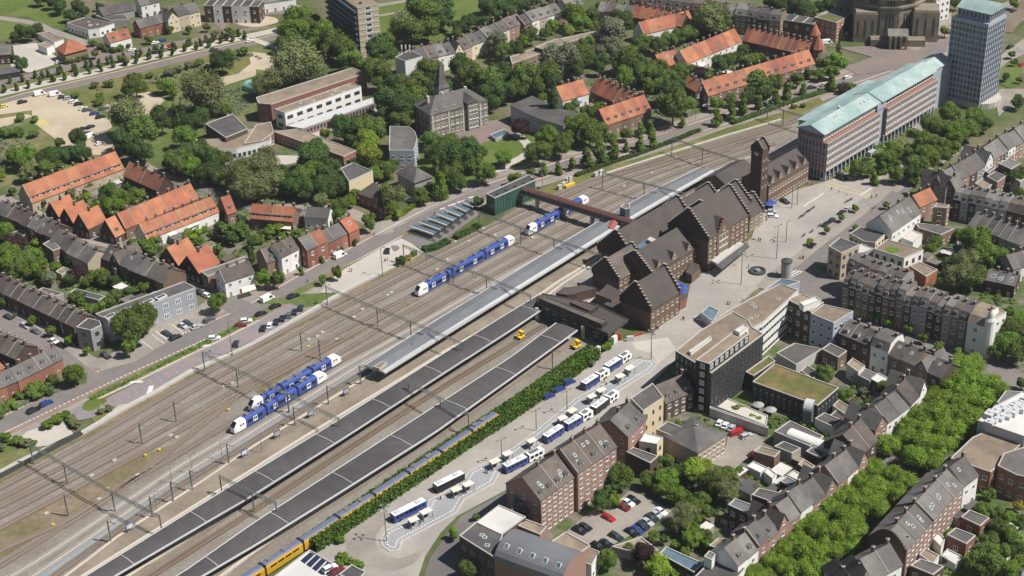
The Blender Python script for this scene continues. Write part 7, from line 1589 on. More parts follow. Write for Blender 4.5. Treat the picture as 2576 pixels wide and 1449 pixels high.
trees('in the gardens behind the long grey terrace', [(620, 150, 120, 'b'), (800, 150, 80, 'm'), (700, 240, 90, 'b'), (400, 260, 70, 'b'), (190, 350, 90, 'm'), (120, 400, 70, 'b'), (570, 310, 60, 'l'), (30, 490, 90, 'd'), (330, 330, 50, 'm'), (900, 70, 60, 'd'), (820, 260, 60, 'm'), (1100, 190, 110, 'd'), (1130, 260, 80, 'd')], 'm')
trees('along the top centre edge', [(30, 60, 90, 'd'), (150, 40, 80, 'd'), (240, 10, 60, 'd'), (400, -20, 60, 'd')], 'd')
trees('in the wooded belt around the long school', [(980, 300, 140, 'g'), (1000, 470, 110, 'g'), (470, 590, 170, 'g'), (700, 560, 130, 'm'), (640, 680, 100, 'd'), (830, 540, 100, 'g'), (900, 600, 70, 'd'), (130, 780, 150, 'm'), (350, 760, 140, 'm'), (230, 850, 110, 'm'), (60, 880, 100, 'm'), (430, 820, 110, 'd'), (1180, 590, 130, 'm'), (1100, 660, 90, 'd'), (1130, 780, 90, 'b', 'r', 1.3), (1350, 750, 110, 'm'), (1450, 690, 100, 'm'), (1560, 780, 90, 'm'), (1700, 720, 90, 'm'), (1480, 850, 70, 'm'), (1380, 880, 60, 'b', 'r', 1.3), (1640, 900, 130, 'd'), (1620, 1050, 150, 'm', 'r', 1.2), (1750, 1050, 90, 'b'), (760, 440, 80, 'm'), (1290, 660, 80, 'd'), (880, 680, 60, 'd', 'r', 1.2)], 'm')
trees('in the clipped row below the top orange block', [(1300, 428, 82), (1380, 428, 73), (1480, 448, 82), (1580, 398, 77), (1700, 358, 77), (1800, 318, 73), (1870, 298, 57)], 'm')
trees('at the boulevard corner by the orange court', [(1990, 190, 150, 'o'), (2060, 150, 120, 'm'), (1900, 230, 90, 'm'), (2110, 240, 90, 'm')], 'm')
trees('inside the big orange court', [(2170, 590, 70, 'm'), (2080, 640, 80, 'd'), (1900, 740, 70, 'p'), (1980, 770, 60, 'm'), (2270, 560, 60, 'd'), (2350, 620, 60, 'm'), (2440, 590, 60, 'b'), (2500, 560, 40, 'l'), (2330, 490, 50, 'm'), (2540, 610, 50, 'd'), (1820, 700, 60, 'm')], 'm')
trees('inside the small orange court', [(620, 1030, 50, 'b'), (560, 1090, 60, 'm'), (880, 1080, 60, 'b'), (800, 1120, 50, 'm'), (720, 1110, 40, 'm'), (420, 1030, 110, 'd', 'c', 1)], 'm')
trees('in front of the curved building', [(350, 1370, 110, 'b'), (640, 1250, 120, 'b'), (780, 1330, 120, 'm'), (880, 1300, 80, 'm'), (100, 1280, 90, 'p'), (680, 1200, 70, 'b'), (560, 1390, 80, 'b'), (300, 980, 50, 'b'), (990, 1400, 70, 'm'), (1150, 1350, 60, 'm')], 'b')
trees('along the big court street', [(2060, 1040, 70, 'b'), (2220, 1110, 60, 'b', 'k'), (2070, 1170, 60, 'b', 'k'), (2330, 1060, 60, 'b', 'k'), (2370, 950, 80, 'd'), (2480, 820, 110, 'm'), (2540, 900, 90, 'd'), (2490, 1020, 50, 'b', 'k'), (1715, 1215, 40, 'b', 'k'), (2210, 1000, 60, 'm'), (1290, 1290, 50, 'm', 'k'), (1390, 1260, 50, 'b', 'k'), (1290, 1420, 50, 'b', 'k'), (1420, 1390, 60, 'b', 'k')], 'b', 's')
tile(3, 0)
trees('at the turret corner and along its street', [(560, 640, 80, 'm'), (700, 620, 90, 'b'), (640, 720, 70, 'b'), (540, 740, 60, 'm'), (710, 500, 50, 'd', 'c', 1), (640, 820, 60, 'b', 'k'), (80, 820, 80, 'm'), (200, 900, 60, 'b', 'k'), (80, 970, 60, 'b', 'k'), (360, 880, 45, 'b', 'k'), (300, 790, 70, 'm'), (420, 730, 50, 'm'), (-30, 900, 60, 'b', 'k')], 'm', 's')
trees('behind the boulevard at top right', [(320, 70, 110, 'd'), (430, 110, 70, 'm'), (560, 80, 90, 'd'), (250, 20, 90, 'd'), (100, 30, 90, 'd'), (700, 0, 60, 'm'), (600, 10, 60, 'd'), (20, 10, 60, 'd')], 'd')
trees('in the park below the office tower', [(1850, 1130, 110, 'm'), (2090, 1180, 110, 'b'), (1650, 1260, 100, 'm'), (1730, 1300, 90, 'm'), (2010, 1300, 110, 'm'), (1900, 1340, 110, 'b'), (2170, 1250, 80, 'd'), (1570, 1400, 80, 'b')], 'm')
trees('right of the office tower', [(2450, 540, 40, 'm'), (2480, 620, 35, 'd'), (2400, 770, 40, 'd'), (2530, 800, 30, 'm'), (2530, 1020, 70, 'd'), (1780, 310, 50, 'm'), (2480, 30, 50, 'b'), (1880, 30, 60, 'd')], 'm', 's')
shrubs('by the rails behind the office roof', [(760, 900, 60, 'p'), (830, 870, 50, 'm'), (260, 1070, 30), (350, 1060, 30)], 'm')
tile(3, 1)
trees('in the station park', [(900, 240, 90, 'm'), (1010, 250, 70, 'm'), (1200, 150, 100, 'm'), (1250, 60, 90, 'b'), (1150, 230, 50, 'b', 'k'), (1290, 200, 50, 'b'), (1290, 300, 80, 'm'), (1500, 210, 110, 'm'), (1480, 310, 80, 'd'), (1600, 140, 110, 'b'), (1750, 100, 80, 'm'), (1560, 90, 90, 'm'), (1850, 40, 80, 'b'), (1070, 330, 50, 'b', 'k'), (1700, 20, 90, 'm'), (1480, 360, 50, 'l'), (1400, 90, 60, 'm')], 'm')
trees('in the station square row', [(885, 640, 36), (738, 740, 36), (590, 860, 36), (420, 980, 34, 'l'), (1190, 610, 36, 'm'), (880, 840, 30, 'b')], 'b', 's')
trees('in the big garden court at right', [(2090, 960, 150, 'b'), (2200, 1080, 140, 'b'), (2300, 1130, 110, 'b'), (1980, 1180, 130, 'o', 'w'), (1900, 1320, 140, 'o', 'w'), (2050, 1330, 130, 'm'), (1690, 960, 60, 'b'), (1640, 1050, 60, 'b'), (1700, 1010, 50, 'm'), (1930, 910, 60, 'b'), (2400, 1160, 70, 'm'), (1820, 1200, 70, 'm'), (2290, 1230, 70, 'd')], 'b')
trees('in the small gardens at far right', [(2520, 340, 90, 'd'), (2300, 370, 60, 'l'), (2400, 330, 50, 'd'), (1810, 480, 60, 'b'), (2540, 500, 60, 'm'), (2560, 260, 50, 'd')], 'd')
tile(3, 2)
trees('on the shaded station street', [(1085, 270, 55), (1220, 340, 45), (1410, 410, 50), (1560, 500, 50), (1720, 585, 50), (1910, 655, 55)], 'b', 's')
trees('in the courtyard gardens behind the hotel', [(570, 870, 100, 'm'), (780, 1080, 70, 'b'), (700, 1120, 50, 'm'), (940, 1030, 50, 'g'), (1190, 1010, 80, 'm'), (930, 930, 40, 'l'), (1020, 1130, 50, 'd'), (880, 1130, 40, 'b'), (960, 1200, 50, 'd'), (1030, 1080, 40, 'g')], 'm')
trees('at the corner of station street and avenue', [(2440, 240, 60, 'b'), (2480, 430, 130, 'm'), (2400, 560, 120, 'b'), (2520, 620, 120, 'm'), (2300, 640, 80, 'm'), (2540, 330, 90, 'b'), (2560, 960, 60, 'd')], 'm')
trees('on the upper avenue', [(1950, 800, 130), (2060, 770, 110), (1850, 960, 140), (2050, 930, 150), (2230, 960, 120), (2330, 1020, 90), (1690, 1000, 90), (1700, 1130, 140), (1900, 1120, 150), (2110, 1120, 150), (1540, 1280, 130), (1740, 1290, 150), (1950, 1300, 150), (2070, 1280, 100), (1400, 1400, 110), (1600, 1420, 130), (1820, 1440, 150), (1990, 1430, 110), (2090, 700, 60)], 'a', 'r', .8)
tile(3, 3)
trees('on the lower avenue', [(1200, 120, 110), (1390, 60, 120), (1560, 100, 140), (1730, 130, 130), (1480, 240, 130), (1640, 280, 120), (1060, 370, 120), (1250, 430, 110), (1380, 500, 120), (920, 490, 120), (1100, 560, 130), (1270, 600, 110), (760, 640, 130), (950, 700, 140), (1110, 760, 120), (610, 760, 120), (800, 850, 140), (460, 890, 120), (340, 960, 110), (560, 1000, 140), (740, 1020, 140), (900, 1000, 110), (300, 1120, 120), (160, 1180, 110), (420, 1220, 140), (620, 1190, 130), (820, 1150, 100), (60, 1300, 110), (220, 1370, 120), (440, 1400, 130), (600, 1370, 110), (-120, 1440, 110), (0, 1449, 80)], 'a', 'r', .8)
trees('in gardens right of the pink terrace', [(2170, 800, 90, 'b'), (2290, 820, 80, 'm'), (2430, 870, 80, 'b'), (2300, 950, 80, 'm'), (2420, 1010, 90, 'm'), (2230, 1080, 80, 'm'), (2190, 1280, 150, 'm'), (2350, 1220, 100, 'm'), (2480, 1180, 90, 'd'), (2100, 1370, 100, 'm'), (2510, 740, 60, 'y'), (2540, 900, 80, 'd'), (2400, 1360, 110, 'b'), (2230, 620, 60, 'b'), (2520, 1330, 80, 'm'), (1800, 1290, 50, 'm'), (1040, 190, 60, 'p')], 'm')
tile(2, 3)
trees('behind the brick office car park', [(1080, 450, 110, 'm', 'r', 1.2), (900, 690, 90, 'd', 'r', 1.3), (1000, 560, 70, 'd'), (1040, 680, 60, 'l')], 'm')
trees('in the green court beyond the car park', [(1540, 290, 80, 'm'), (1440, 350, 60, 'o'), (1390, 480, 90, 'm'), (1560, 470, 110, 'b'), (1510, 570, 80, 'b'), (1690, 390, 90, 'd'), (1850, 380, 120, 'l'), (1950, 330, 60, 'l'), (2050, 480, 140, 'm'), (2170, 430, 90, 'm'), (2160, 600, 120, 'o', 'w'), (2080, 560, 100, 'm'), (1640, 620, 100, 'b'), (1750, 640, 60, 'd'), (1900, 720, 110, 'm'), (1750, 820, 110, 'o', 'w'), (1700, 920, 100, 'o', 'w'), (1870, 870, 60, 'b'), (1980, 820, 70, 'd'), (1800, 980, 90, 'b'), (1940, 1050, 80, 'm'), (1820, 1080, 90, 'b'), (1980, 1130, 70, 'b'), (2290, 390, 50, 'b'), (2390, 470, 40, 'l'), (2250, 510, 50, 'g'), (1430, 1050, 60, 'b'), (1640, 1130, 50, 'b'), (1750, 1200, 50, 'b'), (1530, 1080, 50, 'm')], 'm')
trees('at the bottom among the sheds', [(960, 1280, 90, 'm', 'r', 1.3), (1310, 1230, 120, 'p'), (1480, 1360, 130, 'l'), (1180, 1170, 60, 'o'), (1400, 1449, 80, 'l'), (2450, 1400, 90, 'a'), (2540, 1290, 60, 'm'), (1620, 1420, 60, 'b')], 'm')
tile(1, 3)
trees('by the dark road at the bottom', [(1985, 1020, 50, 'b', 's', 1.3), (2120, 1380, 90, 'm', 'r', 1.1), (2210, 850, 35, 'b', 's')], 'm')
shrubs('beside the turning loop', [(870, 1250, 50), (930, 1290, 50), (1000, 1330, 50), (1060, 1340, 40), (850, 1310, 45), (840, 1080, 50)], 'b')
tile(2, 2)
shrubs('at the head of the hedge by the concourse', [(950, 590, 50, 'b'), (990, 560, 40, 'b'), (800, 760, 40, 'g'), (890, 600, 30), (2260, 1210, 40, 'o'), (2320, 1190, 30, 'l'), (2140, 1090, 40), (2420, 1290, 30, 'l'), (2480, 1320, 30, 'l')], 'm')
tile(0, 1)
trees('left of the long back terrace', [(460, 150, 100, 'd'), (600, 120, 90, 'd'), (540, 90, 80, 'd'), (780, 60, 90, 'd'), (870, 90, 60, 'd'), (240, 130, 110, 'b'), (150, 110, 80, 'b'), (470, 240, 90, 'm'), (270, 290, 80, 'o'), (690, 90, 60, 'm'), (-10, 300, 60, 'l'), (1440, 80, 110, 'd'), (1340, 60, 90, 'd'), (560, 190, 60, 'm'), (120, 470, 40, 'm')], 'm')
trees('in the inner gardens between orange terraces', [(1100, 470, 90, 'd'), (1180, 520, 90, 'm'), (1260, 430, 50, 'd'), (1330, 530, 90, 'b'), (1150, 640, 100, 'b'), (1050, 540, 60, 'd'), (1430, 500, 50, 'm'), (860, 530, 50, 'l'), (720, 490, 50, 'o'), (960, 610, 50, 'b'), (1250, 600, 60, 'b'), (1390, 580, 50, 'd'), (900, 430, 40, 'm'), (440, 590, 35, 'd')], 'm')
trees('in the school grove right of the orange houses', [(1780, 160, 110, 'm'), (1850, 90, 110, 'd'), (1960, 100, 100, 'm'), (1800, 230, 90, 'm'), (1940, 230, 100, 'b'), (2100, 120, 110, 'd'), (2170, 230, 110, 'd'), (2060, 300, 100, 'd'), (2250, 130, 80, 'm'), (1700, 200, 60, 'm'), (2180, 330, 70, 'm'), (2000, 20, 80, 'd')], 'm')
trees('pale and willow-like in the school grove', [(2400, 300, 160, 'o', 'w'), (2470, 430, 150, 'o', 'w'), (2560, 240, 110, 'o', 'w'), (2350, 420, 80, 'o', 'w')], 'o')
trees('in the gardens below the awning terrace', [(1420, 1010, 90, 'b'), (1520, 1060, 80, 'm'), (1560, 950, 60, 'o'), (1500, 990, 60, 'b'), (2260, 700, 50, 'm'), (2310, 860, 90, 'm'), (2210, 900, 70, 'p'), (2340, 950, 60, 'd'), (2200, 820, 50, 'd'), (1990, 880, 40, 'l'), (2000, 980, 50, 'b'), (2450, 860, 80, 'm'), (2440, 760, 60, 'd'), (2180, 1050, 50, 'm'), (2520, 1060, 60, 'd', 'c', 1), (1860, 920, 40, 'l'), (2530, 980, 60, 'd'), (840, 830, 35, 'b'), (2000, 1060, 40, 'm')], 'm', 's')
trees('in the gardens behind the dark terrace', [(60, 860, 80, 'b'), (30, 920, 60, 'd'), (150, 1000, 110, 'p'), (110, 1110, 110, 'b'), (60, 1200, 110, 'b'), (250, 1190, 110, 'm'), (330, 1130, 90, 'b'), (180, 1280, 110, 'm'), (380, 1230, 90, 'b'), (500, 1350, 70, 'g'), (430, 1330, 60, 'm'), (550, 1230, 50, 'b'), (760, 1300, 80, 'p'), (960, 1320, 70, 'b'), (1060, 1350, 80, 'm'), (1130, 1370, 70, 'd'), (880, 1370, 60, 'm'), (700, 1360, 60, 'd'), (1010, 1290, 50, 'b'), (340, 990, 45, 'l'), (60, 1330, 60, 'p'), (700, 1190, 40, 'd'), (1440, 1440, 60, 'm')], 'm')
shrubs('in the parasol garden of the awning terrace', [(1900, 890, 50, 'l'), (1860, 960, 40, 'b'), (1950, 940, 45, 'l'), (2050, 860, 40, 'b'), (2060, 1000, 40, 'b'), (2140, 900, 40, 'm')], 'b')
tile(0, 2)
trees('in the gardens by the long shed', [(780, 110, 90, 'm'), (740, 80, 60, 'b'), (880, 230, 70, 'm'), (1000, 190, 70, 'b'), (1100, 130, 60, 'm'), (830, 170, 50, 'b'), (1180, 60, 60, 'm'), (1290, 40, 50, 'd')], 'm', 's')
trees('in front of the silver office', [(1450, 280, 130, 'm', 'r', 1.1), (1280, 390, 140, 'm', 'r', 1.2), (1400, 380, 100, 'm'), (1480, 200, 90, 'm')], 'm')
trees('along the main street north of the tracks', [(1290, 600, 75, 'b', 's', 1.2), (2180, 140, 80, 'b', 'r', 1.2), (740, 860, 95, 'b', 'r', 1.2), (2790, -90, 70, 'm', 's', 1.3), (3390, 1290 - 1449, 50, 'm', 's', 1.4), (3250, -90, 40, 'm', 's', 1.3)], 'b')
trees('small and round on the side street', [(325, 325, 48), (510, 425, 50), (695, 520, 50), (870, 630, 40), (148, 260, 20), (20, 140, 50, 'm'), (45, 60, 40, 'm')], 'b', 's')
shrubs('in front of the brick row', [(340, 1030, 90, 'm'), (440, 1010, 80, 'm'), (540, 920, 60, 'm'), (200, 1080, 50, 'b'), (100, 1160, 50, 'b'), (160, 1190, 40, 'b'), (20, 1270, 50, 'm'), (500, 1040, 50, 'd'), (370, 1080, 60, 'm'), (60, 1210, 40, 'm')], 'm')
shrubs('on the verge by the gravel lot', [(640, 1290, 60), (560, 1330, 60), (470, 1370, 60), (720, 1330, 60, 'o'), (760, 1370, 50, 'o'), (1100, 1210, 40, 'o'), (1020, 1240, 40, 'o'), (60, 1500, 60), (160, 1540, 60, 'b'), (260, 1550, 60, 'o'), (20, 1600, 50, 'o'), (330, 1560, 40, 'm')], 'b')
tile(1, 1)
trees('big and pale by the school path', [(60, 260, 160, 'o', 'w'), (170, 360, 120, 'o', 'w'), (20, 420, 130, 'o', 'w'), (90, 150, 120, 'o', 'w')], 'o')
trees('dark below the school link', [(570, 120, 150, 'd'), (640, 50, 110, 'd'), (430, 330, 120, 'm'), (470, 440, 110, 'd'), (330, 420, 100, 'd'), (600, 280, 110, 'b'), (740, 270, 120, 'd'), (800, 400, 110, 'd'), (650, 420, 110, 'd'), (560, 230, 90, 'b'), (700, 480, 90, 'd'), (250, 300, 90, 'd')], 'd')
trees('along the green path to the street', [(660, 570, 80, 'o'), (840, 640, 95, 'm'), (940, 570, 60, 'b'), (790, 700, 70, 'm'), (1000, 510, 60, 'b'), (1140, 100, 130, 'l'), (1000, 200, 70, 'b'), (1240, 230, 70, 'm'), (1310, 250, 90, 'm'), (1200, 300, 80, 'b'), (1380, 190, 60, 'm'), (1440, 180, 35, 'd', 'c', .8), (1500, 180, 35, 'd', 'c', .8), (1050, 30, 80, 'b')], 'm')
trees('around the two villas by the street', [(1360, 510, 120, 'o', 'r'), (1640, 500, 75, 'm'), (1380, 640, 70, 'b'), (1250, 690, 60, 'p'), (1840, 370, 100, 'b', 'c', .85), (1690, 560, 50, 'm'), (1750, 440, 60, 'd'), (1310, 600, 60, 'm'), (1430, 700, 45, 'l')], 'm')
trees('in the park along the street', [(1860, 130, 130, 'd'), (1990, 300, 110, 'm'), (2080, 100, 150, 'd'), (2180, 180, 90, 'm'), (2310, 290, 100, 'm'), (1760, 90, 80, 'd'), (2270, 80, 60, 'm'), (2500, 130, 80, 'b'), (1900, 30, 100, 'd'), (2050, 400, 70, 'd')], 'm')
trees('slim beside the street row and bus shelters', [(1140, 780, 70, 'm', 's', 1.3), (860, 1050, 28, 'm', 'k'), (660, 1150, 28, 'm', 'k'), (450, 1260, 34, 'm', 'k'), (1000, 980, 28, 'm', 'k'), (80, 1350, 75, 'b', 's', 1.2), (2230, 580, 50, 'd', 's', 1.2), (1450, 1170, 40, 'd', 's', 1.3)], 'm')
shrubs('in gardens behind the street row', [(200, 860, 80, 'b'), (130, 900, 70, 'm'), (380, 900, 70, 'm'), (300, 950, 50, 'b'), (40, 960, 60, 'b'), (450, 720, 40, 'o'), (260, 920, 50, 'm'), (840, 780, 50, 'b'), (700, 860, 40, 'm'), (1530, 1150, 40, 'y'), (1590, 1110, 40, 'b'), (1480, 1190, 30, 'm')], 'b')
tile(2, 1)
trees('on the park lawn beside the street trees', [(260, 80, 120, 'm'), (480, 20, 100, 'm'), (30, 340, 60, 'b'), (190, 280, 45, 'b')], 'm')
trees('in the street row beside the rails', [(325, 240, 48), (465, 230, 46), (600, 190, 48), (750, 120, 75, 'm'), (880, 60, 85, 'm'), (1030, 60, 65, 'm'), (1150, 20, 36), (1290, 10, 50, 'm')], 'b', 'k', .95)
hedge('dense green climber hedge between the tracks and bus road', DP('782,1383 870,1322 1000,1234 1150,1132 1288,1043 1400,964 1495,895'), 5.6, 3.6, 'L_hedge', 9, ls=.42)
hedge('low dark hedge along the street behind the rails', DP('1448,445 1520,418 1600,392 1700,355 1760,330'), 2, 1.4, 'L_dark', 5)
hedge('low dark hedge beside the outer rail curve', DP('1840,313 1900,292 1970,266 2050,240 2130,215'), 2.4, 1.5, 'L_dark', 5)
hedge('left clipped hedge below the cycle park', DP('1066,632 1100,624 1128,610'), 3.2, 1.6, 'L_dark', 8)
hedge('right clipped hedge below the cycle park', DP('1147,602 1180,587 1206,571'), 3.2, 1.6, 'L_dark', 8)
hedge('bright hedge in front of the villa gardens', DP('964,553 1000,547 1020,537'), 2.2, 1.5, 'L_lime', 8)
hedge('bright hedge along the villa drive', DP('1017,537 1040,522 1056,515'), 2, 1.4, 'L_bright', 8)
hedge('long weedy hedge on the verge above the car park', DP('230,1006 350,948 450,897 560,844 640,802'), 1.4, .6, 'L_mid', 5)
hedge('dark clipped hedge beside the lawn court', DP('2505,1195 2560,1215 2610,1240'), 3, 2.4, 'L_dark', 7)
hedge('green hedge strip in the big garden court', DP('2330,632 2370,612 2395,600'), 2.4, 1.6, 'L_bright', 7)
hedge('clipped hedge in the station park', DP('2190,392 2220,400 2250,412'), 2.0, 1.4, 'L_bright', 7)
# ------------------------------------------------------------------ cars
tile(0, 0)
A45 = ((520, 960), (640, 1000))
cars('in the double row on the gravel yard', ((560, 960), (700, 930)), [(555, 950, 'white', 'v'), (630, 975, 'dark'), (690, 985, 'silver', 'e'), (740, 1020, 'white', 'e'), (790, 1045, 'black'), (840, 1090, 'white'), (880, 1105, 'grey', 'e'), (950, 1140, 'blue'), (1010, 1175, 'black', 'e')])
cars('lower on the gravel yard', ((800, 1290), (930, 1240)), [(835, 1295, 'black'), (910, 1275, 'black'), (880, 1340, 'grey', 'e'), (915, 1375, 'white', 'v'), (1000, 1440, 'white')])
cars('alone beside the second gravel yard', ((1000, 1100), (1090, 1080)), [(1045, 1092, 'grey', 'e')]); cars('at the top of the second gravel yard', ((1200, 990), (1250, 1010)), [(1230, 980, 'black')])
cars('at the left end of the gravel yard', ((180, 1040), (260, 1020)), [(225, 1025, 'black', 'e'), (45, 1065, 'yellow', 'h')])
cars('on the boulevard', ((600, 900), (1400, 700)), [(400, 945, 'white', 'v'), (2510, 410, 'white'), (2150, 500, 'dark')])
cars('parked along the upper boulevard lane', ((1200, 560), (1700, 450)), [(1370, 545, 'silver'), (1640, 480, 'silver'), (1720, 460, 'red'), (1330, 500, 'white'), (1630, 405, 'blue'), (1560, 430, 'white')]); cars('on the pale forecourt beside the orange villa', ((570, 620), (620, 610)), [(595, 625, 'white', 'h')])
tile(0, 2)
cars('along the side street', ((200, 360), (400, 450)), [(85, 290, 'dark'), (255, 380, 'silver', 'e'), (360, 435, 'grey'), (540, 535, 'white'), (620, 575, 'black')])
cars('in the parking court by the silver office', ((1640, 440), (1720, 480)), [(1675, 455, 'dark'), (1885, 350, 'dark'), (1840, 380, 'silver')]); cars('along the street edge of the parking court', ((1720, 520), (1830, 470)), [(1765, 495, 'black', 'e'), (1975, 390, 'silver'), (2105, 320, 'grey', 'e')])
cars('beside the glass corner block', ((1020, 660), (1110, 710)), [(1065, 680, 'dark', 'e')]); cars('under the tree by the parking court', ((1340, 560), (1400, 590)), [(1370, 565, 'black')]); cars('left of the white corner house', ((2050, 60), (2130, 90)), [(2010, 45, 'dark'), (2090, 80, 'white', 'e')])
cars('driving on the main street', ((290, 1260), (520, 1150)), [(335, 1230, 'black', 'e'), (465, 1160, 'blue', 'e')])
cars('on the red-marked car park', ((2090, 510), (2230, 495)), [(2155, 505, 'white', 'e'), (2475, 330, 'white', 'e'), (2420, 375, 'darkred')]); cars('nose to the wall on the red-marked car park', ((2370, 595), (2385, 530)), [(2375, 560, 'dark')])
tile(1, 2)
cars('in the upper bays of the car park', ((150, 200), (250, 165)), [(50, 258, 'black'), (195, 182, 'black'), (375, 82, 'black', 'e')]); cars('in the row along the pale wall', ((200, 370), (215, 300)), [(70, 405, 'black'), (137, 375, 'white'), (202, 340, 'black'), (265, 305, 'black'), (332, 272, 'grey'), (387, 240, 'black'), (450, 200, 'dark', 'e')])
cars('parked on the street above the car park', ((60, 150), (180, 90)), [(115, 110, 'white', 'v')])
tile(1, 1)
cars('outside the brick houses on the street', ((780, 1150), (900, 1090)), [(845, 1125, 'white', 'v'), (810, 1100, 'silver', 'h')]); cars('on the pale forecourt', ((1320, 1100), (1325, 1050)), [(1322, 1075, 'black', 'e')]); cars('in the villa drive', ((1500, 560), (1600, 570)), [(1550, 565, 'white')])
tile(2, 0)
cars('beside the big orange court', ((2250, 1120), (2340, 1110)), [(2290, 1115, 'white'), (2140, 1165, 'dark'), (2060, 1200, 'grey')]); cars('under the trees by the small orange court', ((1440, 1120), (1510, 1150)), [(1475, 1125, 'silver'), (1420, 1060, 'dark')])
tile(3, 0)
cars('on the road before the church square', ((770, 790), (840, 770)), [(800, 780, 'white', 'e'), (570, 855, 'silver')]); cars('in front of the square brick block', ((540, 430), (630, 420)), [(595, 430, 'white', 'v')]); cars('on the road right of the church', ((1640, 220), (1720, 190)), [(1660, 205, 'white', 'v'), (1720, 380, 'dark'), (1700, 185, 'black')]); cars('right of the office tower', ((2400, 490), (2500, 440)), [(2440, 470, 'black', 'e'), (2550, 650, 'red'), (2470, 110, 'dark')])
cars('in the street shade by the orange court', ((400, 880), (480, 870)), [(440, 880, 'dark'), (20, 1020, 'white')])
tile(3, 1)
cars('on the station square', ((150, 580), (190, 600)), [(170, 578, 'dark', 'e'), (745, 345, 'black', 'v')]); cars('beside the blue parasols of the station', ((0, 740), (80, 745)), [(45, 725, 'white', 'e'), (30, 680, 'silver')]); cars('in the row beside the square trees', ((640, 770), (720, 700)), [(580, 810, 'black'), (640, 765, 'dark'), (740, 690, 'black'), (800, 650, 'silver'), (445, 1020, 'black')])
cars('in the park corner', ((950, 150), (1040, 100)), [(985, 165, 'black', 'e'), (1050, 100, 'silver', 'v')]); cars('in the far garden court', ((1820, 950), (1880, 940)), [(1860, 945, 'dark')])
tile(2, 2)
cars('in the patrol line beside the hedge', ((330, 1110), (420, 1070)), [(368, 1090, 'blue', 'e'), (475, 1020, 'blue', 'e'), (575, 950, 'blue', 'e')]); cars('beside the glass cube on the square', ((1830, 290), (1940, 330)), [(1895, 310, 'white')])
cars('in the yard behind the yellow block', ((2080, 1380), (2110, 1330)), [(2090, 1355, 'white'), (2150, 1380, 'white'), (2215, 1405, 'silver'), (2280, 1440, 'red')])
tile(2, 3)
cars('at the far side of the inner yard', ((2300, 60), (2400, 20)), [(2250, 10, 'red', 'e'), (2360, 40, 'silver', 'e'), (2440, 220, 'darkred')])
cars('in the upper row of the office car park', ((1120, 680), (1220, 730)), [(1220, 685, 'black', 'e'), (1165, 710, 'white'), (1115, 755, 'darkred', 'e'), (970, 862, 'red')])
cars('right in the office car park', ((1330, 880), (1400, 920)), [(1495, 800, 'white'), (1450, 830, 'silver'), (1400, 865, 'dark'), (1360, 905, 'silver'), (1310, 945, 'dark'), (1255, 985, 'blue'), (1200, 1005, 'black')])
cars('low in the office car park', ((1000, 1030), (1100, 1080)), [(1045, 1050, 'dark', 'e'), (945, 1120, 'black'), (860, 1150, 'black', 'e'), (735, 955, 'black'), (675, 990, 'black', 'e')])
tile(1, 3)
cars('on the white bottom roof', ((690, 1390), (790, 1340)), [(745, 1370, 'white', 'e'), (815, 1400, 'darkred', 'e')], z=6.1)
# ------------------------------------------------------------------ cycle park
tile(1, 1)
def bikemesh():
    b = MB()
    for x in (-.52, .52):
        K = 10; 
        for i in range(K):
            a, c = 6.283 * i / K, 6.283 * (i + 1) / K; b.beam((x + .33 * math.cos(a), 0, .34 + .33 * math.sin(a)), (x + .33 * math.cos(c), 0, .34 + .33 * math.sin(c)), .05)
    for p, q in (((-.52, 0, .34), (-.15, 0, .8)), ((-.15, 0, .8), (.35, 0, .85)), ((.35, 0, .85), (0, 0, .3)), ((0, 0, .3), (-.15, 0, .8)), ((0, 0, .3), (-.52, 0, .34)), ((.35, 0, 1.0), (.52, 0, .34)), ((.35, -.25, 1.0), (.35, .25, 1.0)), ((-.28, 0, .9), (-.02, 0, .9))): b.beam(p, q, .06)
    return b.mesh('bicycle', [M['darksteel']])
BK = bikemesh(); rr = random.Random(8); nb = 0
for k in range(7):
    a = (1560 + 85 * k, 885 - 42 * k); c = (1790 + 66 * k, 965 - 46 * k); A, B = g(a), g(c); d = (B - A); L = d.length; d.normalize(); n = Vector((-d.y, d.x, 0)); rz = math.atan2(d.y, d.x)
    o = thing('cycle_rack_roof', 'long white beam shelter over parked bicycles, %s from left' % nth(k + 1), 'cycle shelter', A, rz, 'cycle shelters in the cycle park')
    b = MB(); b.box(0, L, -.3, .3, 2.3, 2.5); b.obj('beam', M['wallpale'], o); b = MB(); b.box(0, L, .3, 2.6, 2.36, 2.42); b.obj('roof', M['glassblue'], o)
    for x in (.4, L / 2, L - .4): b = MB(); b.beam((x, 0, 0), (x, 0, 2.3), .12); b.obj('post', M['polegrey'], o)
    for i in range(int((L + 2) / .85)):
        for s in (-1.2, 2.4):
            p = A + d * (i * .85 + .5) + n * (s + rr.uniform(-.15, .15)); o = link('bicycle', BK, None, p + Vector((0, 0, .18)), rz + math.pi / 2 + rr.uniform(-.2, .2)); tag(o, 'dark bicycle parked in the tight rows under the cycle shelters', 'bicycle', 'bicycles in the cycle park')
tile(3, 1)
for i, (x, y) in enumerate(((320, 750), (350, 735), (385, 700), (410, 690), (445, 660), (510, 840), (430, 900), (350, 940), (560, 820), (820, 580), (780, 600))):
    for q in range(3):
        p = g((x + q * 8, y - q * 6)); o = link('bicycle', BK, None, p + Vector((0, 0, .25)), .8 + rr.uniform(-.3, .3)); tag(o, 'dark bicycle standing in the loose groups on the station square', 'bicycle', 'bicycles on the station square')
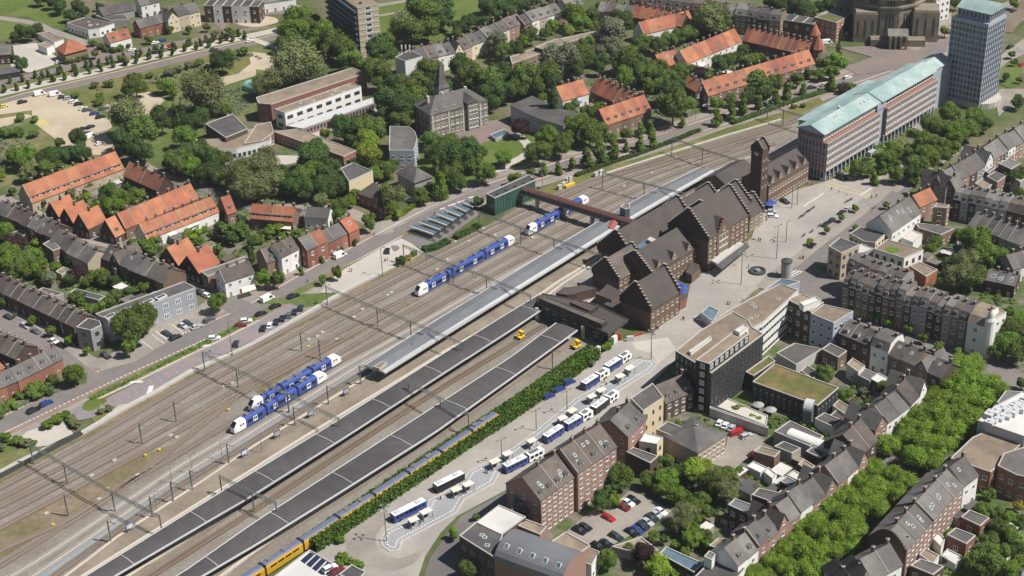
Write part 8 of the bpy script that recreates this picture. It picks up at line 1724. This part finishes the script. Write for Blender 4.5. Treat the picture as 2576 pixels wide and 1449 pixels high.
# ------------------------------------------------------------------ street furniture on the square
tile(2, 2)
b, Qq, rf = building('glass cube stair pavilion standing on the station square', [(1900, 250), (1975, 185), (2085, 235), (2040, 320), (1990, 325)], 3.6, 'silver', 'glassblue', None, 'glass_pavilion', 'pavilion')
def tallmast(label, p, h=12, arms=2):
    c = g(p); o = thing('light_mast', label, 'light mast', c); b = MB(); b.lathe([(.16, 0), (.1, h)], k=8); b.obj('pole', M['polegrey'], o)
    for i in range(arms): a = i * 6.283 / arms + .6; b = MB(); b.beam((0, 0, h - .3), (1.4 * math.cos(a), 1.4 * math.sin(a), h - .1), .1); b.obj('arm', M['polegrey'], o); b = MB(); c2 = (1.5 * math.cos(a), 1.5 * math.sin(a)); b.lathe([(.35, h - .2), (.35, h + .05)], c2, 8); b.obj('lamp_head', M['steel'], o)
tallmast('tall light mast with arms in front of the station hall', (2305, 1420, 2, 1), 13, 4); tallmast('tall light mast at the end of the bus island', (1400, 730), 11, 4); tallmast('tall light mast on the round tip of the bus island', (1315, 1110, 1, 3), 12, 4)
tallmast('tall thin mast in the middle of the square', (85, 1160, 3, 1), 14, 2); tallmast('tall thin mast below the square trees', (180, 995, 3, 1), 9, 1); tallmast('dark lamp beside the wing with dormers', (238, 650, 3, 1), 9, 1); tallmast('second dark lamp beside the wing with dormers', (292, 615, 3, 1), 9, 1)
tallmast('tall street light beside the bus road bend', (555, 1270), 9, 2); tallmast('street light at the lower bus lane', (245, 1440), 8, 2); tallmast('street light above the second bus', (2475, 320, 1, 3), 9, 2)
tallmast('tall grey mast with lamp at the right end of the car park', (1275, 1335, 1, 1), 12, 1); tallmast('tall grey lamp mast among the parking bays', (2340, 690, 0, 2), 14, 1); tallmast('red-topped mast beside the planted end of the car park', (718, 175, 1, 2), 8, 1)
c = g((2470, 1290, 2, 1)); o = thing('fountain', 'round dark fountain basin on the square', 'fountain', c); b = MB(); b.lathe([(3.1, 0), (3.1, .9), (2.5, .95), (2.4, .5)], k=20); b.obj('basin', M['darksteel'], o); b = MB(); b.lathe([(1.1, .5), (1.0, 1.2), (.4, 1.3)], k=12); b.obj('pedestal', M['steel'], o)
c = g((180, 1340, 3, 1)); o = thing('round_pillar', 'round grey advertising pillar beside the zebra crossing', 'pillar', c); b = MB(); b.lathe([(1.9, 0), (1.9, 6.5)], k=14); b.obj('body', M['greywall'], o); b = MB(); b.lathe([(2.1, 6.5), (2.1, 6.9), (.3, 7.6)], k=14); b.obj('cap', M['darksteel'], o)
tile(2, 2)
for i, (x, y) in enumerate(((1000, 500), (1130, 520))): 
    c = g((x + 60, y + 20)); o = thing('kiosk', '%s information stand beside the concourse roof' % ('red', 'white')[i], 'kiosk', c); b = MB(); b.box(-1.2, 1.2, -.3, .3, .2, 2.2); b.obj('panel', M[('redpaint', 'whiteroof')[i]], o); b = MB(); b.beam((0, 0, 0), (0, 0, .3), .3); b.obj('foot', M['darksteel'], o)
c = g((1250, 490)); o = thing('barrier', 'red and white barrier frame near the station corner', 'barrier', c, .6); b = MB(); b.beam((-3, 0, 1), (3, 0, 1), .2); b.beam((-3, 0, .5), (3, 0, .5), .2); b.obj('rail', M['redpaint'], o); 
for x in (-3, 0, 3): b = MB(); b.beam((x, 0, 0), (x, 0, 1.1), .15); b.obj('post', M['wallpale'], o)
for i, (x, y, m) in enumerate(((700, 790, 'whiteroof'), (870, 680, 'whiteroof'),)):
    c = g((x + 160, y - 130)); b = MB(); b.box(-1, 1, -.6, .6, 0, 2.6); o = b.obj('switch_cabinet', M[m]); o.location = c; o.rotation_euler = (0, 0, .8); tag(o, 'white electrical cabinet at the head of the hedge, %s from left' % nth(i + 1), 'cabinet', 'cabinets by the hedge')
tile(2, 1)
for i, (x, y) in enumerate(((480, 460), (520, 430), (560, 385), (585, 380), (845, 330), (895, 310))):
    c = g((x, y)); b = MB(); b.box(-1, 1, -.5, .5, 0, 2.0); b.box(-1.1, 1.1, -.6, .6, 2.0, 2.1); o = b.obj('switch_cabinet', M['concrete']); o.location = c; o.rotation_euler = (0, 0, .8); tag(o, 'pale electrical cabinet on the grass by the tracks, %s from left' % nth(i + 1), 'cabinet', 'cabinets by the street trees')
c = g((580, 430)); b = MB(); b.box(-2.4, 2.4, -.6, .6, 0, 1.2); b.box(-2.5, 2.5, -.7, .7, 1.2, 1.3); o = b.obj('salt_box', M['yellow']); o.location = c; o.rotation_euler = (0, 0, .75); tag(o, 'long yellow box on the grass beside pale cabinets', 'box')
# signals, signs and small things in the yard
for i, (x, y) in enumerate(DP('367,1150,0 402,1136,0 271,1234,0 135,1325,0 576,1035,0 777,876,0 779,874,0'.replace(',0 ', ' ').replace(',0', '')) and [(367, 1150), (402, 1136), (271, 1234), (135, 1325), (576, 1035), (777, 876)]):
    c = G(x, y); o = thing('track_marker', 'yellow trackside box between the rails, %s from left' % nth(i + 1), 'trackside box', c, 0, 'yellow trackside boxes'); b = MB(); b.box(-.35, .35, -.35, .35, .3, 1.0); b.obj('box', M['yellow'], o); b = MB(); b.box(-.15, .15, -.15, .15, .1, .3); b.obj('foot', M['darksteel'], o)
r = random.Random(4); pts = [(346, 1127 + 70), (117, 1294), (231, 1199), (288, 1160), (430, 1098), (445, 1102), (250, 1258), (564, 974), (585, 966), (640, 1000), (890, 800), (912, 780), (847, 856), (811, 838), (798, 848), (777, 856), (975, 745), (1100, 680), (1125, 655), (1145, 610), (1180, 610), (1245, 593), (1088, 700), (1400, 560), (1216, 577), (985, 738), (860, 1030), (950, 980), (1060, 905), (1300, 690), (1340, 600), (1640, 437), (1570, 470), (1700, 398)]
for i, (x, y) in enumerate(sorted(pts)):
    c = G(x, y); b = MB(); b.box(-.7, .7, -.35, .35, .2, .62); o = b.obj('cable_cover', M['wallpale']); o.location = c; o.rotation_euler = (0, 0, .8); tag(o, 'small pale trackside cover between the rails, %s from left' % nth(i + 1), 'trackside cover', 'pale trackside covers')
def signboard(items):
    for i, (x, y, c_) in enumerate(sorted(items)):
        p = G(x, y, .9); o = thing('platform_sign', '%s framed display board on the sandy platform, %s from left' % (c_, nth(i + 1)), 'sign board', (p.x, p.y, .9), .8, 'display boards on the sandy platform')
        for s in (-.9, .9): b = MB(); b.beam((s, 0, 0), (s, 0, 2.6), .14); b.obj('post', M['darksteel'], o)
        b = MB(); b.box(-1.2, 1.2, -.12, .12, 1.0, 2.7); b.obj('frame', M['trainblue' if c_ == 'blue' else 'darksteel'], o); b = MB(); b.face([(-1, -.13, 1.15), (1, -.13, 1.15), (1, -.13, 2.5), (-1, -.13, 2.5)]); b.obj('panel', M['whiteroof' if c_ == 'blue' else 'bluegrey'], o)
signboard([(872, 995, 'dark'), (783, 1050, 'grey'), (616, 1150, 'blue'), (698, 1102, 'grey'), (328, 1336, 'blue')])
ctr = [(434, 1220), (485, 1195), (395, 1290), (560, 1160), (280, 1368), (1040, 905), (905, 970), (660, 1145)]
lamps('on the sandy platform', [(x, y, 0) for x, y in ctr]); lamps('along the north street', DP('968,545 1205,470 1455,350 1600,372 1090,440 1750,300 1500,400 1425,440 1365,470'), 0)
tile(0, 2); lamps('on the side street by the brown terrace', [(640, 500), (60, 215)]); tile(3, 0); lamps('on the church square', [(90, 400), (755, 490), (1035, 500), (600, 590), (430, 400)])
people('on the station square', [(1720, 320, 2, 2), (1730, 330, 2, 2), (2170, 170, 2, 2), (2190, 175, 2, 2), (2320, 150, 2, 2), (2340, 160, 2, 2), (2430, 965, 2, 1), (2445, 970, 2, 1), (2480, 980, 2, 1), (2500, 985, 2, 1), (320, 1160, 3, 1), (345, 1165, 3, 1), (355, 1160, 3, 1), (90, 1320, 3, 1), (1045, 670, 3, 1), (1075, 655, 3, 1), (1040, 550, 3, 1), (1090, 540, 3, 1), (2380, 1250, 2, 1), (2240, 1230, 2, 1), (1480, 400, 2, 2), (1465, 430, 2, 2), (80, 950, 3, 1), (60, 1000, 3, 1), (400, 410, 3, 1), (440, 415, 3, 1), (640, 470, 3, 1), (720, 490, 3, 1), (800, 520, 3, 1), (2560, 780, 2, 1)])
tile(2, 2); people('waiting on the bus island', [(1420, 480), (930, 960), (950, 990), (910, 1000), (1300, 705), (2310, 420, 1, 3), (2330, 430, 1, 3), (1840, 690, 1, 3), (1860, 690, 1, 3), (1650, 940, 1, 3), (2050, 640, 1, 3), (640, 1270), (1470, 410)])
tile(1, 1); people('on the pale forecourt and street', [(945, 1290), (965, 1290), (1300, 1190), (1325, 1180), (1800, 720), (520, 1400, 1, 1), (1190, 930)])
# blue parasols
def parasols(place, lst, m, cn):
    for i, t in enumerate(sorted(lst, key=lambda t: U(t)[0])):
        c = g(t, 2.2); o = thing('parasol', '%s parasol%s %s' % (cn, ', %s from left,' % nth(i + 1) if len(lst) > 1 else '', place), 'parasol', (c.x, c.y, 0), 0, cn + ' parasols ' + place if len(lst) > 1 else None); b = MB(); b.lathe([(1.9, 2.1), (1.0, 2.5), (.05, 2.8)], k=8); b.obj('canopy', M[m], o); b = MB(); b.beam((0, 0, 0), (0, 0, 2.2), .1); b.obj('pole', M['polegrey'], o)
parasols('on the terrace by the tower', [(20, 575, 3, 1), (45, 590, 3, 1), (5, 600, 3, 1)], 'trainblue', 'blue'); parasols('at the south-west station corner', [(1700, 20, 2, 2), (1720, 30, 2, 2), (1660, 1400, 2, 1), (1720, 1430, 2, 1)], 'trainblue', 'blue')
parasols('in the gardens of the orange courts', [(1400, 1210, 2, 0), (1960, 1060, 2, 0), (680, 1020, 2, 0), (2070, 590, 2, 0)], 'whiteroof', 'white'); parasols('on the hotel terrace', [(2480, 1170, 2, 2), (30, 1220, 3, 2)], 'greywall', 'grey'); parasols('in the big garden court', [(1780, 1080, 3, 1), (1950, 990, 3, 1)], 'whiteroof', 'white')
def awn(label, pts, h, m='awning'):
    P = [g(p, h) for p in pts]; b = MB(); b.face([(p.x, p.y, h + (.5 if i in (2, 3) else 0)) for i, p in enumerate(P)]); b.face([(p.x, p.y, h - .05 + (.5 if i in (2, 3) else 0)) for i, p in enumerate(P)][::-1]); tag(b.obj('awning', M[m]), label, 'awning')
tile(0, 1)
awn('bright red awning on the awning terrace', [(2120, 750), (2225, 710), (2190, 680), (2110, 720)], 3, 'redpaint'); awn('cream awning on the awning terrace', [(1895, 850), (2010, 800), (1990, 780), (1890, 820)], 3); awn('pale awning at the left of the awning terrace', [(1700, 930), (1790, 900), (1760, 880), (1690, 900)], 3)
awn('wide cream awning of the white corner house', [(2440, 1500), (2580, 1460), (2560, 1420), (2430, 1460)], 3); tile(2, 0); awn('pink awning behind the big orange court', [(1800, 690), (1870, 680), (1850, 645), (1790, 665)], 3, 'redpaint'); awn('white awning beside the pink one', [(1880, 680), (1970, 660), (1930, 630), (1860, 650)], 3, 'whiteroof'); awn('blue garden awning of the small orange court', [(650, 1050), (705, 1030), (690, 1000), (635, 1015)], 3, 'trainblue'); tile(1, 1); awn('pale awning on the semi-detached orange houses', [(230, 850), (350, 860), (355, 800), (230, 795)], 3)
for (q, rad) in (((600, 1130, 0, 0), 26), ((760, 1250, 0, 0), 26), ((300, 1080, 0, 0), 22), ((1000, 1200, 0, 0), 20), ((1300, 1040, 0, 0), 24), ((2500, 700, 0, 0), 14), ((2300, 800, 0, 0), 14), ((100, 1100, 0, 0), 20), ((850, 1350, 0, 0), 22), ((1100, 900, 2, 3), 17), ((1330, 800, 2, 3), 17), ((800, 1020, 2, 3), 14), ((2280, 170, 2, 3), 15), ((2130, 270, 2, 3), 10)): FOOT.append((g(q), rad))
# low planting, fences and clutter in the back gardens
r = random.Random(77)
def inside(p, P):
    c_ = False
    for i in range(len(P)):
        a, q = P[i - 1], P[i]
        if (a.y > p.y) != (q.y > p.y) and p.x < (q.x - a.x) * (p.y - a.y) / (q.y - a.y) + a.x: c_ = not c_
    return c_
def scatter(name, label, poly, n, col, nshed=0, smax=1.3, place=''):
    P = [g(p) for p in DP(poly)]; x0, x1, y0, y1 = min(p.x for p in P), max(p.x for p in P), min(p.y for p in P), max(p.y for p in P); b = MB(); done = tries = sh = 0
    while done < n and tries < n * 30:
        tries += 1; p = Vector((r.uniform(x0, x1), r.uniform(y0, y1), 0))
        if not inside(p, P) or any((p.x - q.x) ** 2 + (p.y - q.y) ** 2 < rad * rad for q, rad in FOOT): continue
        done += 1; s = r.uniform(.5, smax)
        if sh < nshed and r.random() < .4:
            sh += 1; w_, d_, h_ = r.uniform(1.4, 2.6), r.uniform(1.2, 2.2), r.uniform(2, 2.9); q = MB(); q.box(-w_, w_, -d_, d_, 0, h_); o = thing('garden_shed', 'small flat garden shed, %s from left %s' % ('x', place), 'shed', p, .8, 'garden sheds ' + place); SH.append(o); q.obj('wall', M[r.choice(['tanwall', 'greywall', 'brickbrown', 'brickdark'])], o)
            q = MB(); q.box(-w_ - .15, w_ + .15, -d_ - .15, d_ + .15, h_, h_ + .15); q.obj('roof', M[r.choice(['tanroof', 'slate', 'darkroof', 'greyroof', 'brownroof', 'whiteroof'])], o); FOOT.append((p, 2.5)); continue
        for _ in range(int(26 * s)):
            d_ = Vector((r.gauss(0, 1), r.gauss(0, 1), abs(r.gauss(.3, .8)))).normalized(); c_ = p + Vector((d_.x * s * 1.2, d_.y * s * 1.2, d_.z * s * 1.3)); nn = (d_ + Vector((r.gauss(0, .4), r.gauss(0, .4), .3))).normalized(); u = nn.orthogonal().normalized(); v = nn.cross(u); q = .42
            b.face([c_ - u * q, c_ - v * q * .7, c_ + u * q, c_ + v * q * .7])
    o = b.obj(name, M[col]); o['kind'] = 'stuff'; tag(o, label, 'planting')
def px_x(p):
    v = p - CAMP; return (v.x * R0.x + v.y * R1.x + v.z * R2.x) / (v.x * R0.z + v.y * R1.z + v.z * R2.z)
for (lab, poly, n, col, ns, pl) in [
    ('low green planting around the north-west terraces', '20,560 110,520 230,560 330,620 480,700 560,690 700,640 860,560 800,520 640,560 560,610 420,560 300,470 150,480 20,540', 260, 'L_mid', 14, 'in the north-west gardens'),
    ('low green planting behind the dark terrace at left', '0,560 60,580 200,660 300,700 420,750 300,790 200,740 60,690 0,700', 200, 'L_bright', 14, 'behind the dark terrace'),
    ('low planting in the courtyards behind the hotel', '1700,1060 1860,1040 2010,1010 2160,960 2230,1000 2150,1110 2050,1200 1900,1290 1800,1340 1640,1390 1600,1240 1640,1130', 300, 'L_mid', 22, 'in the hotel courtyards'),
    ('low planting in the garden court at right', '2310,600 2480,640 2560,700 2570,760 2440,780 2300,690 2220,640', 160, 'L_bright', 8, 'in the right garden court'),
    ('low planting behind the pink terrace', '2350,1290 2450,1180 2576,1200 2576,1449 2300,1449 2280,1380', 200, 'L_bright', 8, 'behind the pink terrace'),
    ('low planting in the gardens of the orange courts', '1440,230 1640,180 1820,130 2050,110 2060,150 1900,200 1720,260 1560,330 1420,320', 240, 'L_mid', 8, 'in the orange courts'),
    ('tall weeds over the scrubland beside the boulevard', '0,330 150,240 320,215 500,160 640,130 700,200 600,290 520,330 420,250 330,260 250,270 120,340 0,440', 420, 'L_grey', 0, ''),
    ('loose planting around the school', '420,380 560,370 720,400 900,380 1000,420 980,500 800,520 600,510 480,450', 260, 'L_mid', 0, ''),
    ('shrubs and ground cover in the station park', '2130,420 2200,340 2330,320 2440,330 2420,380 2260,450', 160, 'L_bright', 0, '')]:
    SH = []; scatter('garden_planting', lab, poly, n, col, ns, 1.3, pl); SH.sort(key=lambda o: px_x(o.location))
    for i, o in enumerate(SH): o['label'] = 'small flat garden shed, %s from left %s' % (nth(i + 1), pl)
# beyond the 300 largest, plain trees become one mass
TL = sorted([o for o in COL.objects if o.parent is None and o.name.split('.')[0] == 'tree'], key=lambda o: -max((c.scale.x for c in o.children if c.name.startswith('crown')), default=0) * px_per_m(o.location))
if len(TL) > 300:
    acc = MB(); mats = []
    for o in TL[300:]:
        Mo = Matrix.Translation(o.location) @ Matrix.Rotation(o.rotation_euler.z, 4, 'Z')
        for c in list(o.children):
            Mc = Mo @ Matrix.LocRotScale(c.location, c.rotation_euler, c.scale); n = len(acc.v); m = c.material_slots[0].material
            if m not in mats: mats.append(m)
            acc.v += [tuple(Mc @ v.co) for v in c.data.vertices]; k = mats.index(m)
            for p in c.data.polygons: acc.f.append(tuple(n + i for i in p.vertices)); acc.m.append(k)
            bpy.data.objects.remove(c)
        bpy.data.objects.remove(o)
    o = acc.obj('tree_mass', mats); o['kind'] = 'stuff'; tag(o, 'many small trees scattered through gardens between the larger ones', 'trees')
# ------------------------------------------------------------------ haze
b = MB(); b.box(-900, 900, -60, 1900, -1, 283, 0, True); o = b.obj('haze', [bpy.data.materials.new('haze')]); o['kind'] = 'stuff'
m = o.data.materials[0]; m.use_nodes = True; t = m.node_tree; t.nodes.remove(t.nodes['Principled BSDF']); v = t.nodes.new('ShaderNodeVolumePrincipled')
v.inputs['Color'].default_value = (.85, .9, .97, 1); v.inputs['Density'].default_value = .00006; v.inputs['Anisotropy'].default_value = .2
t.links.new(v.outputs[0], t.nodes['Material Output'].inputs['Volume'])
